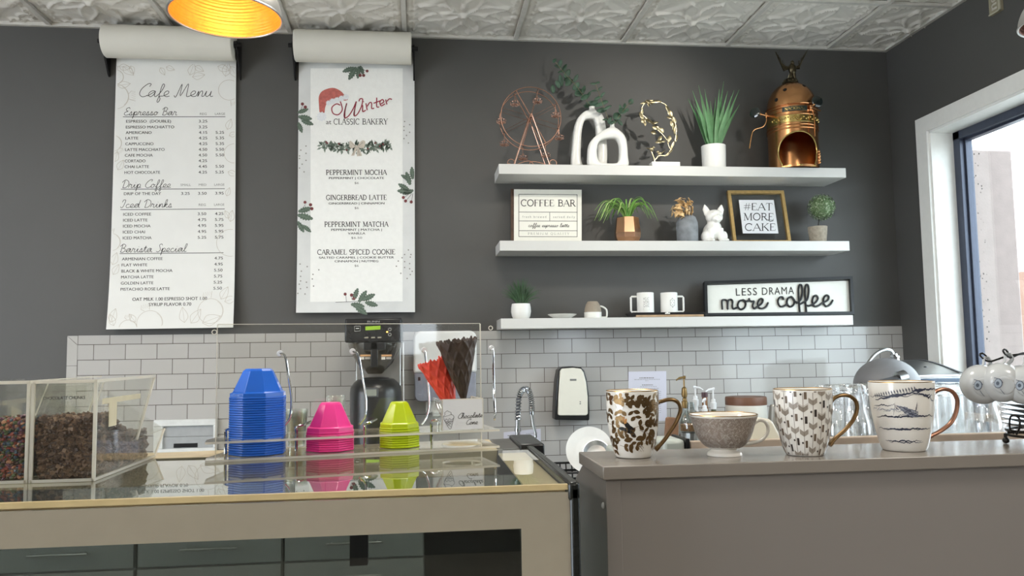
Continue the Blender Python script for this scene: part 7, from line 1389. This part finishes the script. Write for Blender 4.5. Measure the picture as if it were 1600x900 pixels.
# ================================================================== cup stand with hanging eye cups and saucers
Yc = -3.0; bx = at(1634, 690, Y=Yc).x; b0 = Vector((bx, Yc, ZM)); t = thing('cup_stand', 'black wire stand holding eye-patterned cups and saucers at the window end of the bar', 'stand', b0); WIRE = mat('dark_bronze_wire', (52, 50, 48), .35, metal=.8, var=.1); rr = .062
q = MB()
for z in (.016, .024): q.tube([b0 + Vector((rr * .95 * math.cos(a), rr * .95 * math.sin(a), z)) for a in [2 * PI * k / 40 for k in range(40)]], .0022, 8, closed=True)
for a in (2.75, -.9, .9, 4.0): p = b0 + Vector((math.cos(a) * rr, math.sin(a) * rr, 0)); q.sph(p + Vector((0, 0, .006)), .006, 10); q.cyl(p + Vector((0, 0, .008)), p + Vector((0, 0, .018)), .003, n=8); q.tube([b0 + Vector((0, 0, .02)), b0 + Vector((math.cos(a) * rr * .95, math.sin(a) * rr * .95, .02))], .0022, 6)
for a in (3.3, .2): 
    d = Vector((math.cos(a), math.sin(a), 0)); e = b0 + d * rr * 1.02; q.tube(cat_rom([e + Vector((0, 0, .02)), e + d * .003 + Vector((0, -.012, .035)), e + d * .003 + Vector((0, -.01, .05)), e + d * .003 + Vector((0, .008, .05)), e + d * .003 + Vector((0, .012, .03)), e + Vector((0, .006, .02))], 5), .0018, 6)
zk = at(1570, 553, Y=Yc).z - ZM + .001; q.cyl(b0 + Vector((0, 0, .02)), b0 + Vector((0, 0, zk + .07)), .0026, n=8); q.tube([b0 + Vector((.02 * math.cos(a), 0, zk + .085 + .02 * math.sin(a))) for a in [2 * PI * k / 24 for k in range(24)]], .0022, 8, closed=True)
HK = [(1541.5, 562, -.0), (1575, 556, -.028), (1606, 560, -.045)]
for hx, hy, dy in HK + [(1690, 560, -.02)]:
    e = at(hx, hy, Y=Yc + dy); a = b0 + Vector((0, 0, zk)); d = (e - a); d.z = 0; d.normalize()
    q.tube(cat_rom([a, a.lerp(e, .55) + Vector((0, 0, .002)), e + d * -.008 + Vector((0, 0, -.003)), e + d * .006 + Vector((0, 0, .002)), e + d * .012 + Vector((0, 0, .009)), e + d * .006 + Vector((0, 0, .011)), e + Vector((0, 0, .006))], 5), .0017, 6)
q.build('wire_frame', WIRE, t)
EYE = [mat('grey_white_china', (176, 178, 178), .2, var=.03), mat('eye_ring_dark', (70, 76, 90), .4), mat('eye_blue_grey', (150, 160, 170), .4), mat('eye_pupil', (88, 96, 108), .4), mat('faint_sketch', (168, 172, 176), .5)]
for i, ((cx_, cy_), (hx, hy, dy), lb) in enumerate(zip(((1534.5, 601.5), (1566, 598.5), (1600, 602)), HK, ('eye-patterned cup hanging on the stand, first from the window frame', 'eye-patterned cup hanging on the stand, second from the window frame', 'eye-patterned cup hanging on the stand, third from the window frame'))):
    e = at(hx, hy, Y=Yc + dy); c = at(cx_, cy_, Y=Yc + dy); R_ = 30.5 * mpp(c); cup = thing('hanging_cup', lb, 'cup', c, None)
    Tm = Vector((0, 0, 1)).rotation_difference(Vector((.5, .84, .1)).normalized()).to_matrix()
    prof = [(0, -R_ * .86), (R_ * .4, -R_ * .86), (R_ * .44, -R_ * .8), (R_ * .62, -R_ * .74), (R_ * .84, -R_ * .5), (R_ * .97, -R_ * .1), (R_, R_ * .3), (R_ * .97, R_ * .62)]; pc_ = [(p.x, p.z) for p in cat_rom([(a, 0, b_) for a, b_ in prof], 3)]
    q = MB(); q.lathe(pc_ + [(max(0, r - .003), z) for r, z in pc_[::-1] if r > .004 and z > -R_ * .7], c, 44, T=Tm, cap1=False)
    def sp(x, y, l=.0006):              # print on the rounded base, offsets in pixels from the eye
        vd = (CAM - c).normalized(); v = vd + RT * ((x - 9) / 30.5) - UP * ((y + .5) / 30.5); d = (Tm.transposed() @ v).normalized(); 
        best = None
        for r, z in [(pc_[k][0] + (pc_[k + 1][0] - pc_[k][0]) * j / 4, pc_[k][1] + (pc_[k + 1][1] - pc_[k][1]) * j / 4) for k in range(len(pc_) - 1) for j in range(4)]:
            g = math.atan2(r, -z); h = math.atan2(math.hypot(d.x, d.y), -d.z)
            if best is None or abs(g - h) < best[0]: best = (abs(g - h), math.hypot(r, z))
        return c + Tm @ (d * (best[1] + .0012 + l))
    q.poly(circ(0, 0, 9.5, n=20)[:-1], lambda x, y: sp(x, y, 0), 1); q.poly(circ(0, 0, 8, n=20)[:-1], lambda x, y: sp(x, y, .0003), 2); q.poly(circ(.5, 0, 3.6, n=14)[:-1], lambda x, y: sp(x, y, .0006), 3)
    q.stroke([(-10, -13), (-2, -10), (6, -6), (10, -1)], 1.3, sp, 1); q.stroke([(5, 9), (9, 14), (13, 18)], .9, sp, 1); q.stroke([(-9, -2), (-13, -1)], .8, sp, 1); q.stroke([(-9, 3), (-12, 5)], .8, sp, 1)
    for k in range(7): q.stroke([(-12 + 3 * k, 12 + k % 3), (-9 + 3 * k, 17 + k % 2)], .5, sp, 4)
    q.build('bowl', EYE, cup, ang=60)
    tp = c + Vector((.002, .006, R_ * .93)); q = MB(); q.tube(cat_rom([tp + Vector((-.009, -.002, -.004)), Vector((e.x - .008, e.y, e.z - .010)), Vector((e.x - .004, e.y + .001, e.z + .003)), Vector((e.x + .005, e.y + .003, e.z + .003)), Vector((e.x + .010, e.y + .005, e.z - .008)), tp + Vector((.014, .014, -.006))], 5), .0032, 8, flat=.6); q.build('handle', EYE[0], cup)
sc0 = None
for k in range(6):
    z = ZM + .027 + k * .0085
    if sc0 is None: sc0 = MB().lathe([(.03, 0), (.032, .001), (.058, .0075), (.0645, .010), (.064, .0112), (.032, .0035), (0, .003)], (0, 0, 0), 56).build('saucer', mat('grey_glazed_saucer', (120, 124, 126), .2, var=.06), None); s_ = sc0
    else: s_ = sc0.copy(); COL.objects.link(s_)
    s_.location = (bx, Yc, z); tag(s_, 'grey glazed saucer in the stack on the wire cup stand', 'saucer', 'saucers on the cup stand')
